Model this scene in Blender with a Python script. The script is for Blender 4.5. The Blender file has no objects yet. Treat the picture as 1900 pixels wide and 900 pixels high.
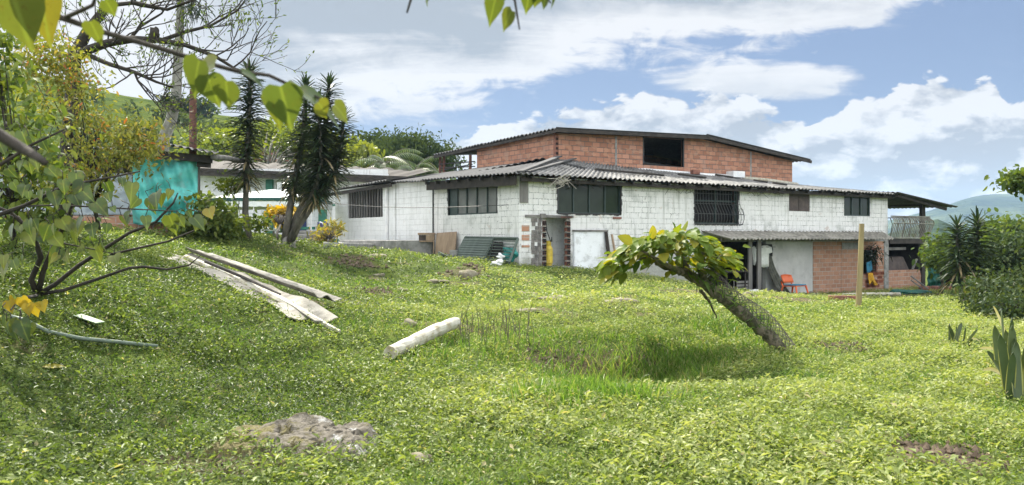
import bpy, math, random
import numpy as np
from mathutils import Vector, Matrix, noise as mnoise
R = math.radians
SC = bpy.context.scene
COL = SC.collection
F, HZ, EYE = 1400.0, 440.0, 1.6          # focal length in photo pixels, horizon row, eye height

# ---------------------------------------------------------------- camera
cam = bpy.data.cameras.new('camera'); camo = bpy.data.objects.new('camera', cam); COL.objects.link(camo)
camo.location = (0, 0, EYE); camo.rotation_euler = (R(90), 0, 0)
cam.sensor_fit = 'HORIZONTAL'; cam.sensor_width = 36; cam.lens = 36*F/1900
cam.shift_y = -10/1900; cam.clip_end = 9000; cam.clip_start = 0.05
SC.camera = camo
cam.dof.use_dof = True; cam.dof.focus_distance = 13; cam.dof.aperture_fstop = 3.4

# ---------------------------------------------------------------- light
SUN_AZ, SUN_EL = R(-28), R(50)            # azimuth from straight ahead, negative = left
sd = Vector((math.sin(SUN_AZ)*math.cos(SUN_EL), math.cos(SUN_AZ)*math.cos(SUN_EL), math.sin(SUN_EL)))
sl = bpy.data.lights.new('sun', 'SUN'); sl.energy = 4.3; sl.angle = R(1.2); sl.color = (1.0, 0.94, 0.82)
so = bpy.data.objects.new('sun', sl); COL.objects.link(so); so.location = (0, 0, 30)
so.rotation_euler = sd.to_track_quat('Z', 'Y').to_euler()
vs = SC.view_settings
vs.view_transform = 'Standard'; vs.look = 'None'; vs.gamma = 1; vs.exposure = 1.28; vs.use_curve_mapping = False
SC.cycles.max_bounces = 6; SC.cycles.diffuse_bounces = 3; SC.cycles.glossy_bounces = 2
SC.cycles.transmission_bounces = 4; SC.cycles.volume_bounces = 0; SC.cycles.transparent_max_bounces = 6
SC.cycles.sample_clamp_indirect = 6

class NT:
    """small helper for node trees"""
    def __init__(s, tree): s.t = tree; s.n = tree.nodes; s.l = tree.links
    def new(s, typ, **kw):
        n = s.n.new(typ)
        for k, v in kw.items(): setattr(n, k, v)
        return n
    def put(s, sock, val):
        if isinstance(val, bpy.types.NodeSocket): s.l.new(val, sock)
        elif val is not None: sock.default_value = val
    def math(s, op, a, b=None, c=None, clamp=False):
        n = s.new('ShaderNodeMath', operation=op, use_clamp=clamp)
        s.put(n.inputs[0], a); s.put(n.inputs[1], b); s.put(n.inputs[2], c); return n.outputs[0]
    def step(s, x, lo, hi, a=0.0, b=1.0):
        n = s.new('ShaderNodeMapRange', interpolation_type='SMOOTHSTEP')
        s.put(n.inputs[0], x); n.inputs[1].default_value = lo; n.inputs[2].default_value = hi
        n.inputs[3].default_value = a; n.inputs[4].default_value = b; return n.outputs[0]
    def mix(s, f, a, b, blend='MIX'):
        n = s.new('ShaderNodeMix', data_type='RGBA', blend_type=blend)
        s.put(n.inputs[0], f)
        for k, v in ((6, a), (7, b)):
            if isinstance(v, tuple) and len(v) == 3: v = (*v, 1)
            s.put(n.inputs[k], v)
        return n.outputs[2]
    flat = False
    def noise(s, vec, scale, detail=4, rough=.55, dist=0.0):
        n = s.new('ShaderNodeTexNoise', noise_dimensions='2D' if s.flat else '3D'); s.put(n.inputs['Vector'], vec)
        n.inputs['Scale'].default_value = scale; n.inputs['Detail'].default_value = detail
        n.inputs['Roughness'].default_value = rough; n.inputs['Distortion'].default_value = dist
        return n.outputs[0]
    def xyz(s, x, y, z=0.0):
        n = s.new('ShaderNodeCombineXYZ')
        for k, v in enumerate((x, y, z)): s.put(n.inputs[k], v)
        return n.outputs[0]
    def sep(s, v):
        n = s.new('ShaderNodeSeparateXYZ'); s.put(n.inputs[0], v); return n.outputs

# ---------------------------------------------------------------- sky with clouds, all by world direction
def make_world():
    w = bpy.data.worlds.new('World'); SC.world = w; w.use_nodes = True
    t = NT(w.node_tree); t.n.clear()
    out = t.new('ShaderNodeOutputWorld'); bg = t.new('ShaderNodeBackground'); bg.inputs[1].default_value = 0.1
    sky = t.new('ShaderNodeTexSky', sky_type='NISHITA', sun_disc=False, sun_elevation=SUN_EL, sun_rotation=SUN_AZ)
    sky.air_density = 1.0; sky.dust_density = 0.6; sky.ozone_density = 1.5
    d = t.new('ShaderNodeTexCoord').outputs['Generated']
    x, y, z = t.sep(d)[:3]
    ym = t.math('MAXIMUM', y, 0.2)
    u = t.math('DIVIDE', x, ym); v = t.math('DIVIDE', z, ym)
    def curve(pts):
        n = t.new('ShaderNodeFloatCurve'); m = n.mapping; c = m.curves[0]
        ps = [((px-950)/F, (HZ-py)/F) for px, py in pts]
        ps = [((a+.9)/1.8, b*2) for a, b in ps]
        c.points[0].location = ps[0]; c.points[1].location = ps[-1]
        for p in ps[1:-1]: c.points.new(*p)
        for p in c.points: p.handle_type = 'AUTO'
        m.extend = 'HORIZONTAL'; m.update()
        t.put(n.inputs[1], t.math('DIVIDE', t.math('ADD', u, .9), 1.8, clamp=True))
        return t.math('MULTIPLY', n.outputs[0], .5)
    t.flat = True
    pv = t.xyz(u, t.math('MULTIPLY', v, 1.9), 0.3)
    pv2 = t.xyz(t.math('ADD', u, -.018), t.math('MULTIPLY', t.math('ADD', v, .022), 1.9), 0.3)
    n1 = t.math('SUBTRACT', t.noise(pv, 5, 8, .58), .5)
    n2 = t.math('SUBTRACT', t.noise(pv, 17, 7, .6, .4), .5)
    n2b = t.math('SUBTRACT', t.noise(pv2, 17, 7, .6, .4), .5)
    n1b = t.math('SUBTRACT', t.noise(pv2, 5, 8, .58), .5)
    sv = t.xyz(t.math('MULTIPLY', u, .35), t.math('MULTIPLY', v, 2.6), 1.7)       # streaky
    n3 = t.math('SUBTRACT', t.noise(sv, 7, 8, .6, .3), .5)
    A = lambda *a: __import__('functools').reduce(lambda p, q: t.math('ADD', p, q), a)
    M = lambda p, q: t.math('MULTIPLY', p, q)
    c1 = curve([(300, 440), (480, 320), (560, 262), (640, 232), (760, 214), (870, 196), (1000, 176), (1100, 150), (1200, 122),
                (1350, 108), (1480, 96), (1560, 62), (1640, 30), (1740, -5), (1900, -60), (2100, -90)])
    d1 = A(v, M(c1, -1), M(n1, .10), M(n3, .10), M(n2, .08))
    a1 = t.step(d1, -.006, .03)
    c3 = curve([(300, 330), (500, 300), (650, 272), (780, 250), (900, 232), (1000, 217), (1080, 190), (1190, 170), (1300, 186),
                (1400, 200), (1480, 218), (1530, 228), (1600, 190), (1680, 164), (1760, 150), (1835, 152), (1870, 196), (1900, 208), (2100, 200)])
    def bil(vec, sc):
        q = t.new('ShaderNodeTexVoronoi', feature='F1', voronoi_dimensions='2D'); t.put(q.inputs['Vector'], vec); q.inputs['Scale'].default_value = sc
        return t.math('SUBTRACT', .45, q.outputs['Distance'])
    wv = t.new('ShaderNodeVectorMath', operation='ADD'); t.put(wv.inputs[0], pv); t.put(wv.inputs[1], t.xyz(M(n2, .05), M(n1, .06)))
    wv2 = t.new('ShaderNodeVectorMath', operation='ADD'); t.put(wv2.inputs[0], pv2); t.put(wv2.inputs[1], t.xyz(M(n2b, .05), M(n1b, .06)))
    b1, b2, b3 = bil(wv.outputs[0], 13), bil(wv.outputs[0], 30), bil(wv.outputs[0], 64)
    b1s, b2s, b3s = bil(wv2.outputs[0], 13), bil(wv2.outputs[0], 30), bil(wv2.outputs[0], 64)
    bb = A(M(b1, 1.0), M(b2, .5), M(b3, .28)); bbs = A(M(b1s, 1.0), M(b2s, .5), M(b3s, .28))
    d3 = A(c3, M(v, -1), M(n1, .05), M(n2, .05), M(bb, .032))
    a3 = t.step(d3, 0, .008)
    ex = t.math('DIVIDE', t.math('SUBTRACT', u, .329), .158); ey = t.math('DIVIDE', t.math('SUBTRACT', v, .207), .032)
    d2 = A(1.0, M(M(ex, ex), -1), M(M(ey, ey), -1), M(n3, 2.2), M(n2, .9))
    a2 = t.step(d2, 0, .7)
    wisp = M(t.step(n3, .04, .3), .28)
    WHITE, GREY, DIM = (1.0, 1.0, 1.0), (.50, .555, .61), (.52, .56, .61)
    g1 = A(M(t.step(d1, .035, .15), 1.0), M(n3, 1.6), M(n1, .6))
    lft = t.step(u, -.50, -.30)                                                   # burnt white towards the sun
    col1 = t.mix(M(t.math('MAXIMUM', t.math('MINIMUM', g1, 1), 0), lft), WHITE, GREY)
    emb = A(M(t.math('SUBTRACT', n2, n2b), 2.4), M(t.math('SUBTRACT', n1, n1b), 5.0))
    s3 = A(.70, M(t.math('SUBTRACT', bb, bbs), .95), M(emb, .7), M(t.step(d3, .01, .10), -.40), M(n1, .9), M(bb, .25))
    col3 = t.mix(t.math('MAXIMUM', t.math('MINIMUM', s3, 1), 0), DIM, WHITE)
    s2 = A(.78, M(ey, .28), M(n3, .9), M(n2, .5))
    col2 = t.mix(t.math('MAXIMUM', t.math('MINIMUM', s2, 1), 0), GREY, WHITE)
    hs = t.new('ShaderNodeHueSaturation'); hs.inputs['Saturation'].default_value = .95; hs.inputs['Value'].default_value = .5
    t.put(hs.inputs['Color'], sky.outputs[0])
    SKYC = t.mix(.75, hs.outputs[0], (.92, 1.27, 2.12))
    def lum(c, k): return t.mix(1.0, c, (k, k, k*1.02), 'MULTIPLY')
    CW = 3.6
    c = t.mix(wisp, SKYC, lum(col1, CW*.95))
    c = t.mix(a2, c, lum(col2, CW))
    c = t.mix(a3, c, lum(col3, CW*.98))
    c = t.mix(a1, c, lum(col1, CW))
    # the rest of the sky (sides, overhead, behind): broken cloud, brightened as fill light
    t.flat = False
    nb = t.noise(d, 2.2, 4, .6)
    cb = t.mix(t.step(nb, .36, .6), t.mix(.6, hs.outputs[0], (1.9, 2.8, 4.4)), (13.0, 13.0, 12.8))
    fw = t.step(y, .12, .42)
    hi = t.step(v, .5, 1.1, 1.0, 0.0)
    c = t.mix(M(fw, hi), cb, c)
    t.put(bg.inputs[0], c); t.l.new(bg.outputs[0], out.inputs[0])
make_world()

# ---------------------------------------------------------------- helpers
rng = np.random.default_rng(7); random.seed(7)
def P(px, py, Y): return Vector(((px-950)/F*Y, Y, EYE+(HZ-py)/F*Y))
def nrm(a): return a/np.maximum(np.linalg.norm(a, axis=-1, keepdims=True), 1e-9)

# terrain: control points measured from the photograph (photo column, photo row, distance)
CP = [(630, 620, 10.3), (300, 475, 14.5), (75, 545, 8), (0, 430, 14), (200, 430, 20), (400, 443, 24), (560, 452, 26.5), (480, 440, 33),
      (700, 468, 30), (805, 480, 31.5), (965, 491, 27), (1120, 503, 28.6), (1380, 546, 31), (1500, 548, 33.5), (1645, 540, 37),
      (1750, 540, 36), (1790, 567, 24), (1592, 570, 22), (1450, 650, 12), (1880, 745, 7.7), (1750, 845, 5.5), (950, 560, 18),
      (760, 560, 16), (870, 510, 23), (700, 520, 20), (1150, 570, 16), (1300, 562, 20), (1000, 640, 11.5), (950, 750, 7.2),
      (1700, 600, 16), (200, 770, 6.1), (450, 700, 8.2), (480, 520, 15)]
cp = np.array([[(a-950)/F*Y, Y, EYE+(HZ-b)/F*Y] for a, b, Y in CP] +
              [[0, 0, 0], [-4, 0, .35], [4, 0, 0], [0, 3, 0], [3, 4.5, 0], [-2, 4.6, .02], [16, 18, -.5], [22, 30, -.9], [-10, 5, 1.3], [-14, 26, 1.9],
               [-12, 45, 1.6], [0, 48, .6], [18, 50, -1.2], [28, 45, -1.2]])
def _phi(r): return np.sqrt(r*r+4.0)
_d = np.linalg.norm(cp[:, None, :2]-cp[None, :, :2], axis=2)
_n = len(cp); _A = np.zeros((_n+3, _n+3)); _A[:_n, :_n] = _phi(_d)+np.eye(_n)*-.05
_A[:_n, _n:] = np.c_[np.ones(_n), cp[:, :2]]; _A[_n:, :_n] = _A[:_n, _n:].T
_w = np.linalg.solve(_A, np.r_[cp[:, 2], 0, 0, 0])
def sst(x, a, b): t = np.clip((x-a)/(b-a), 0, 1); return t*t*(3-2*t)
def wob(x, y, k, s=0.0):
    return (np.sin(x*k+1.3+s)*np.cos(y*k*.9+s*2.1)+.6*np.sin(x*k*2.1-y*k*1.7+s)+.4*np.cos(x*k*3.7+y*k*3.1+2*s))/2.0
PIT = (1.5, 10.7)
BUMPS = [(740, 480, .8, .22), (885, 512, .7, .3), (940, 525, .6, .22), (660, 485, .7, .2), (1050, 560, 1.0, .16), (800, 500, .8, .18), (700, 545, .6, .12),
         (1160, 560, .9, .18), (560, 500, .8, .12), (960, 545, .5, .14), (905, 535, .5, .2)]
def hz(x, y):
    x = np.asarray(x, float); y = np.asarray(y, float); sh = np.broadcast(x, y).shape
    xf = np.broadcast_to(x, sh).ravel(); yf = np.broadcast_to(y, sh).ravel(); out = np.empty(len(xf))
    for i in range(0, len(xf), 200000):
        a, b = xf[i:i+200000], yf[i:i+200000]
        ac, bc = np.clip(a, -30, 40), np.clip(b, -12, 58)
        r = np.sqrt((ac[:, None]-cp[None, :, 0])**2+(bc[:, None]-cp[None, :, 1])**2)
        h = _phi(r)@_w[:_n]+_w[_n]+_w[_n+1]*ac+_w[_n+2]*bc
        far = np.sqrt(a*a+b*b)
        fl = 1.4-3.4*sst(a/np.maximum(far, 1), -.2, .4)-sst(far, 60, 400)*8
        k = sst(far, 42, 75)*sst(b, -30, 30)+sst(far, 20, 60)*sst(-b, -5, 20)
        k = np.clip(k, 0, 1)
        h = h*(1-k)+fl*k
        fade = sst(far, 70, 30)
        h = h+(.05*wob(a, b, 1.9)+.06*wob(a, b, .8, 2.)+.022*wob(a, b, 4.3, 6.))*(1-sst(far, 40, 70))
        # the overgrown hole in the lawn: steep far bank, gentle near side
        u_ = (a-PIT[0]-.12*np.sin(b*3))/1.28; q = (b-PIT[1])
        vv = np.where(q > 0, q/.6, q/2.1)
        h = h-.50*np.exp(-(np.abs(u_)**3))*np.exp(-(np.abs(vv)**2.6))
        # ledge behind it
        h = h+.10*np.exp(-((a-1.5)/2.4)**4)*np.exp(-((b-12.5)/.7)**2)
        out[i:i+200000] = h
    return out.reshape(sh)
def hz1(x, y): return float(hz(np.array([x]), np.array([y]))[0])
def hit(px, py, y0=3.0, y1=70):
    """point of the terrain seen at a photo pixel"""
    Y = np.linspace(y0, y1, 2400); X = (px-950)/F*Y; Z = EYE+(HZ-py)/F*Y
    k = np.nonzero(Z-hz(X, Y) <= 0)[0]
    i = k[0] if len(k) else len(Y)-1
    return Vector((X[i], Y[i], hz1(X[i], Y[i])))

_h0 = hz
_bp = []
for a, b, rad, amp in BUMPS:
    p = hit(a, b); _bp.append((p.x, p.y, rad, amp))
def hz(x, y):
    h = _h0(x, y)
    for bx_, by_, rad, amp in _bp: h = h+amp*np.exp(-(((x-bx_)/rad)**2+((y-by_)/rad)**2))
    return h

def link(o, parent=None):
    COL.objects.link(o)
    if parent is not None:
        o.parent = parent
        o.matrix_parent_inverse = Matrix.Translation(parent_loc(parent)).inverted() if parent.rotation_euler.z == 0 else pm_inv(parent)
    return o
def world_m(o):
    m = o.matrix_basis.copy()
    if o.parent is not None: m = world_m(o.parent) @ o.matrix_parent_inverse @ m
    return m
def parent_loc(o): return world_m(o).to_translation()
def pm_inv(o): return world_m(o).inverted()
def tag(o, label=None, cat=None, group=None, kind=None):
    if label: o['label'] = label
    if cat: o['category'] = cat
    if group: o['group'] = group
    if kind: o['kind'] = kind
    return o
def empty(name, loc, label=None, cat=None, group=None):
    o = bpy.data.objects.new(name, None); o.empty_display_size = .2; o.location = loc; COL.objects.link(o)
    return tag(o, label, cat, group)

class MB:
    def __init__(s): s.v = []; s.f = []
    def add(s, vs_, fs): n = len(s.v); s.v += [tuple(p) for p in vs_]; s.f += [tuple(n+i for i in f) for f in fs]; return s
    def hexa(s, p):   # 8 points: bottom ring, top ring
        return s.add(p, [(3, 2, 1, 0), (4, 5, 6, 7), (0, 1, 5, 4), (1, 2, 6, 5), (2, 3, 7, 6), (3, 0, 4, 7)])
    def box(s, c, size, rot=None, taper=1.0):
        x, y, z = size[0]/2, size[1]/2, size[2]/2
        ps = [Vector((a*x*(taper if k > 0 else 1), b*y*(taper if k > 0 else 1), k*z)) for k in (-1, 1) for a, b in ((-1, -1), (1, -1), (1, 1), (-1, 1))]
        if rot is not None: ps = [rot @ p for p in ps]
        return s.hexa([p+Vector(c) for p in ps])
    def bar(s, a, b, w, d=None, up=(0, 0, 1)):
        a, b = Vector(a), Vector(b); d = d or w; t = (b-a).normalized(); upv = Vector(up)
        if abs(t.dot(upv)) > .98: upv = Vector((1, 0, 0))
        sx = t.cross(upv).normalized()*w/2; sy = sx.cross(t).normalized()*d/2
        return s.hexa([a-sx-sy, a+sx-sy, a+sx+sy, a-sx+sy, b-sx-sy, b+sx-sy, b+sx+sy, b-sx+sy])
    def tube(s, pts, rad, n=8, cap=True, jit=0.0):
        pts = [Vector(p) for p in pts]
        rad = list(rad) if hasattr(rad, '__len__') else [rad]*len(pts)
        vs_, fs = [], []; prev = None
        for i, p in enumerate(pts):
            t = (pts[min(i+1, len(pts)-1)]-pts[max(i-1, 0)])
            t = t.normalized() if t.length > 1e-9 else Vector((0, 0, 1))
            if prev is None:
                a = t.cross(Vector((0, 0, 1)) if abs(t.z) < .9 else Vector((1, 0, 0))).normalized()
            else:
                a = (prev-t*prev.dot(t)); a = a.normalized() if a.length > 1e-6 else t.orthogonal().normalized()
            b = t.cross(a); prev = a
            for k in range(n):
                w = 2*math.pi*k/n; r = rad[i]*(1+(random.uniform(-jit, jit) if jit else 0))
                vs_.append(p+a*math.cos(w)*r+b*math.sin(w)*r)
        for i in range(len(pts)-1):
            for k in range(n):
                fs.append((i*n+k, i*n+(k+1) % n, (i+1)*n+(k+1) % n, (i+1)*n+k))
        if cap: fs.append(tuple(range(n-1, -1, -1))); m = (len(pts)-1)*n; fs.append(tuple(m+k for k in range(n)))
        return s.add(vs_, fs)
    def quad(s, a, b, c, d): return s.add([a, b, c, d], [(0, 1, 2, 3)])
    def blob(s, c, size, seed=0, rough=.25, nu=14, nv=9, rot=None, zmin=None):
        vs_, fs = [], []
        for j in range(nv+1):
            th = math.pi*j/nv
            for i in range(nu):
                ph = 2*math.pi*i/nu
                d = Vector((math.sin(th)*math.cos(ph), math.sin(th)*math.sin(ph), math.cos(th)))
                k = 1+rough*(math.sin(d.x*3.1+seed)*math.cos(d.y*2.7+seed*1.7)+.5*math.sin(d.z*5+d.x*4+seed*2.3)+.3*math.sin(d.y*9+d.z*7+seed))
                q = Vector((d.x*size[0]*k, d.y*size[1]*k, d.z*size[2]*k))
                if rot is not None: q = rot @ q
                vs_.append(q+Vector(c))
        for j in range(nv):
            for i in range(nu):
                fs.append((j*nu+i, (j+1)*nu+i, (j+1)*nu+(i+1) % nu, j*nu+(i+1) % nu))
        return s.add(vs_, fs)
    def build(s, name, mat, parent=None, smooth=False, bevel=0, solid=0, local=None, recentre=True):
        me = bpy.data.meshes.new(name)
        if local is None and recentre and s.v:
            a = np.array(s.v); o_ = Vector(((a[:, 0].min()+a[:, 0].max())/2, (a[:, 1].min()+a[:, 1].max())/2, a[:, 2].min()))
            vv = [(p[0]-o_.x, p[1]-o_.y, p[2]-o_.z) for p in s.v]
        else: o_ = Vector((0, 0, 0)); vv = s.v
        me.from_pydata(vv, [], s.f); me.update()
        me.materials.append(mat)
        if smooth: me.polygons.foreach_set('use_smooth', [True]*len(me.polygons))
        o = bpy.data.objects.new(name, me)
        if local is not None: o.location = local[0]; o.rotation_euler = (0, 0, local[1])
        else: o.location = o_
        link(o, parent)
        if solid: m = o.modifiers.new('solid', 'SOLIDIFY'); m.thickness = solid; m.offset = 0
        if bevel: m = o.modifiers.new('bevel', 'BEVEL'); m.width = bevel; m.segments = 2; m.limit_method = 'ANGLE'
        return o

def npmesh(name, V, Fc, mat, parent=None, tint=None, smooth=False, uv=None):
    """V (n,3), Fc (m,k) numpy -> one mesh object with a per-point 'tint'"""
    me = bpy.data.meshes.new(name); V = np.asarray(V, np.float32); Fc = np.asarray(Fc, np.int32)
    c = V.mean(0); c[2] = V[:, 2].min(); V = V-c
    m, k = Fc.shape
    me.vertices.add(len(V)); me.vertices.foreach_set('co', V.ravel())
    me.loops.add(m*k); me.loops.foreach_set('vertex_index', Fc.ravel())
    me.polygons.add(m); me.polygons.foreach_set('loop_start', np.arange(0, m*k, k, dtype=np.int32))
    if tint is not None:
        at = me.attributes.new('tint', 'FLOAT', 'POINT'); at.data.foreach_set('value', np.asarray(tint, np.float32))
    if uv is not None:
        at = me.attributes.new('rib', 'FLOAT', 'POINT'); at.data.foreach_set('value', np.asarray(uv, np.float32))
    if smooth: me.polygons.foreach_set('use_smooth', np.ones(m, dtype=bool))
    me.update(calc_edges=True); me.materials.append(mat)
    o = bpy.data.objects.new(name, me); o.location = c.tolist(); return link(o, parent)

# leaf templates: (along, across, up)
def T_small():
    return np.array([(0, 0, 0), (.45, .5, .13), (1, 0, -.05), (.45, -.5, .13)]), np.array([(0, 2, 1), (0, 3, 2)])
def T_oval(fold=.1, droop=.12, wide=.38):
    s = np.array([0, .18, .42, .68, .88, 1.0]); w = np.array([.02, .36, .5, .40, .2, 0.0])
    v, f = [], []
    for i in range(6):
        zc = -droop*s[i]**2
        v += [(s[i], w[i], zc+fold*w[i]), (s[i], 0, zc), (s[i], -w[i], zc+fold*w[i])]
    for i in range(5):
        a, b = i*3, i*3+3
        f += [(a, a+1, b+1, b), (a+1, a+2, b+2, b+1)]
    return np.array(v), np.array(f)
def T_heart():
    s = np.array([-.10, .02, .18, .40, .65, .86, 1.0]); w = np.array([.24, .44, .52, .47, .28, .09, 0.0])
    v, f = [], []
    for i in range(7):
        c_ = max(s[i], 0) if i == 0 else s[i]
        zc = -.22*max(s[i], 0)**2
        v += [(s[i], w[i], zc+.16*w[i]), (c_, 0, zc), (s[i], -w[i], zc+.16*w[i])]
    for i in range(6):
        a, b = i*3, i*3+3
        f += [(a, a+1, b+1, b), (a+1, a+2, b+2, b+1)]
    return np.array(v), np.array(f)
def T_strap(n=6, fold=.25, blunt=False):
    s = np.linspace(0, 1, n+1); w = .5*np.minimum(1, .45+2.2*s)*np.sqrt(np.clip(1-s**(3.5 if blunt else 2.2), 0, 1)); v, f = [], []
    for i in range(n+1): v += [(s[i], w[i], 0), (s[i], 0, -.02), (s[i], -w[i], 0)]
    for i in range(n):
        a, b = i*3, i*3+3; f += [(a, a+1, b+1, b), (a+1, a+2, b+2, b+1)]
    return np.array(v), np.array(f)
def T_blade(n=3):
    s = np.linspace(0, 1, n+1); w = .5*(1-s**1.6); v, f = [], []
    for i in range(n+1): v += [(s[i], w[i], 0), (s[i], -w[i], 0)]
    for i in range(n): a = i*2; f.append((a, a+1, a+3, a+2))
    return np.array(v), np.array(f)

def leaf_arrays(tm, Pp, D, N, L, W, bend=None):
    tv, tf = tm; n = len(Pp)
    D = nrm(D); S = nrm(np.cross(N, D)); N2 = np.cross(D, S)
    L = np.broadcast_to(L, (n,)); W = np.broadcast_to(W, (n,))
    V = Pp[:, None, :]+D[:, None, :]*(tv[None, :, 0:1]*L[:, None, None])+S[:, None, :]*(tv[None, :, 1:2]*W[:, None, None])+N2[:, None, :]*(tv[None, :, 2:3]*L[:, None, None])
    if bend is not None:
        b = np.broadcast_to(bend, (n,))
        V[:, :, 2] -= (np.maximum(tv[None, :, 0], 0)**2)*(b*L)[:, None]
    Fc = (tf[None]+(np.arange(n)*len(tv))[:, None, None]).reshape(-1, tf.shape[1])
    return V.reshape(-1, 3), Fc, np.tile(1-np.minimum(1, np.abs(tv[:, 1])*2), n)
def leaves(name, tm, Pp, D, N, L, W, tint, mat, parent=None, bend=None, smooth=True):
    Pp = np.asarray(Pp, float); D = np.asarray(D, float); N = np.asarray(N, float)
    V, Fc, rib = leaf_arrays(tm, Pp, D, N, L, W, bend)
    tt = np.repeat(np.broadcast_to(tint, (len(Pp),)), len(tm[0]))
    return npmesh(name, V, Fc, mat, parent, tt, smooth, rib)
def rdir(n, up=0.0, r=None):
    a = (r or rng).normal(size=(n, 3)); a[:, 2] += up; return nrm(a)

# ---------------------------------------------------------------- materials
def base_mat(name):
    m = bpy.data.materials.new(name); m.use_nodes = True; t = NT(m.node_tree); t.n.clear()
    out = t.new('ShaderNodeOutputMaterial'); return m, t, out
def plain(name, c1, c2=None, rough=.7, scale=6, bump=.0, bscale=30, metal=0.0, spec=.4, contrast=(.35, .65), stretch=(1, 1, 1), dirt=None, dirt_amt=.5, dscale=3):
    m, t, out = base_mat(name); b = t.new('ShaderNodeBsdfPrincipled')
    c2 = c2 or tuple(x*.75 for x in c1)
    oc = t.new('ShaderNodeTexCoord').outputs['Object']
    mp = t.new('ShaderNodeMapping'); mp.inputs['Scale'].default_value = stretch; t.put(mp.inputs[0], oc)
    f = t.step(t.noise(mp.outputs[0], scale, 6, .6), *contrast)
    c = t.mix(f, c1, c2)
    if dirt: c = t.mix(t.math('MULTIPLY', t.step(t.noise(oc, dscale, 8, .65), .5, .66), dirt_amt), c, dirt)
    t.put(b.inputs['Base Color'], c); b.inputs['Roughness'].default_value = rough; b.inputs['Metallic'].default_value = metal
    b.inputs['Specular IOR Level'].default_value = spec
    if bump:
        bp = t.new('ShaderNodeBump'); bp.inputs['Strength'].default_value = bump; bp.inputs['Distance'].default_value = .02
        t.put(bp.inputs['Height'], t.noise(mp.outputs[0], bscale, 6, .6)); t.put(b.inputs['Normal'], bp.outputs[0])
    t.l.new(b.outputs[0], out.inputs[0]); return m
def leafmat(name, ramp, trans=.45, gloss=.06, grough=.35, tcol=(1.35, 1.25, .35), rib=0.0, variegate=None, spots=0.0):
    """ramp: list of (pos, colour) over the 'tint' attribute"""
    m, t, out = base_mat(name)
    a = t.new('ShaderNodeAttribute', attribute_name='tint').outputs['Fac']
    cr = t.new('ShaderNodeValToRGB'); e = cr.color_ramp.elements
    e[0].position, e[0].color = ramp[0][0], (*ramp[0][1], 1); e[1].position, e[1].color = ramp[-1][0], (*ramp[-1][1], 1)
    for p, c in ramp[1:-1]: q = e.new(p); q.color = (*c, 1)
    t.put(cr.inputs[0], a); c = cr.outputs[0]
    oc = t.new('ShaderNodeTexCoord').outputs['Object']
    if rib or variegate:
        rb = t.new('ShaderNodeAttribute', attribute_name='rib').outputs['Fac']
        if rib: c = t.mix(t.step(rb, .86, 1.0, 0, rib), c, (.22, .28, .07))
        if variegate: c = t.mix(t.step(rb, .18, .3, 1, 0), c, variegate)
    c = t.mix(t.math('MULTIPLY', t.step(t.noise(oc, 9, 4), .4, .7), .3), c, t.mix(1.0, c, (.55, .6, .5), 'MULTIPLY'))
    if spots:
        c = t.mix(t.math('MULTIPLY', t.step(t.noise(oc, 55, 5, .7), .60, .66), spots), c, (.11, .075, .025))
        c = t.mix(t.math('MULTIPLY', t.step(t.noise(oc, 16, 4, .6), .52, .66), spots*.7), c, (.17, .16, .04))
    df = t.new('ShaderNodeBsdfDiffuse'); t.put(df.inputs[0], c)
    tr = t.new('ShaderNodeBsdfTranslucent'); t.put(tr.inputs[0], t.mix(1.0, c, tcol, 'MULTIPLY'))
    gl = t.new('ShaderNodeBsdfGlossy'); gl.inputs['Roughness'].default_value = grough; gl.inputs[0].default_value = (1, 1, 1, 1)
    m1 = t.new('ShaderNodeMixShader'); m1.inputs[0].default_value = trans; t.l.new(df.outputs[0], m1.inputs[1]); t.l.new(tr.outputs[0], m1.inputs[2])
    m2 = t.new('ShaderNodeMixShader'); t.l.new(m1.outputs[0], m2.inputs[1]); t.l.new(gl.outputs[0], m2.inputs[2])
    fr = t.new('ShaderNodeFresnel'); fr.inputs[0].default_value = 1.4
    t.put(m2.inputs[0], t.math('MINIMUM', t.math('MULTIPLY', fr.outputs[0], gloss*10, clamp=True), gloss*2.2))
    t.l.new(m2.outputs[0], out.inputs[0]); return m
def wall_vec(t):
    oc = t.new('ShaderNodeTexCoord').outputs['Object']; x, y, z = t.sep(oc)[:3]
    return oc, t.xyz(t.math('ADD', x, t.math('MULTIPLY', y, 1.0)), z, 0.0), x, z
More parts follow.
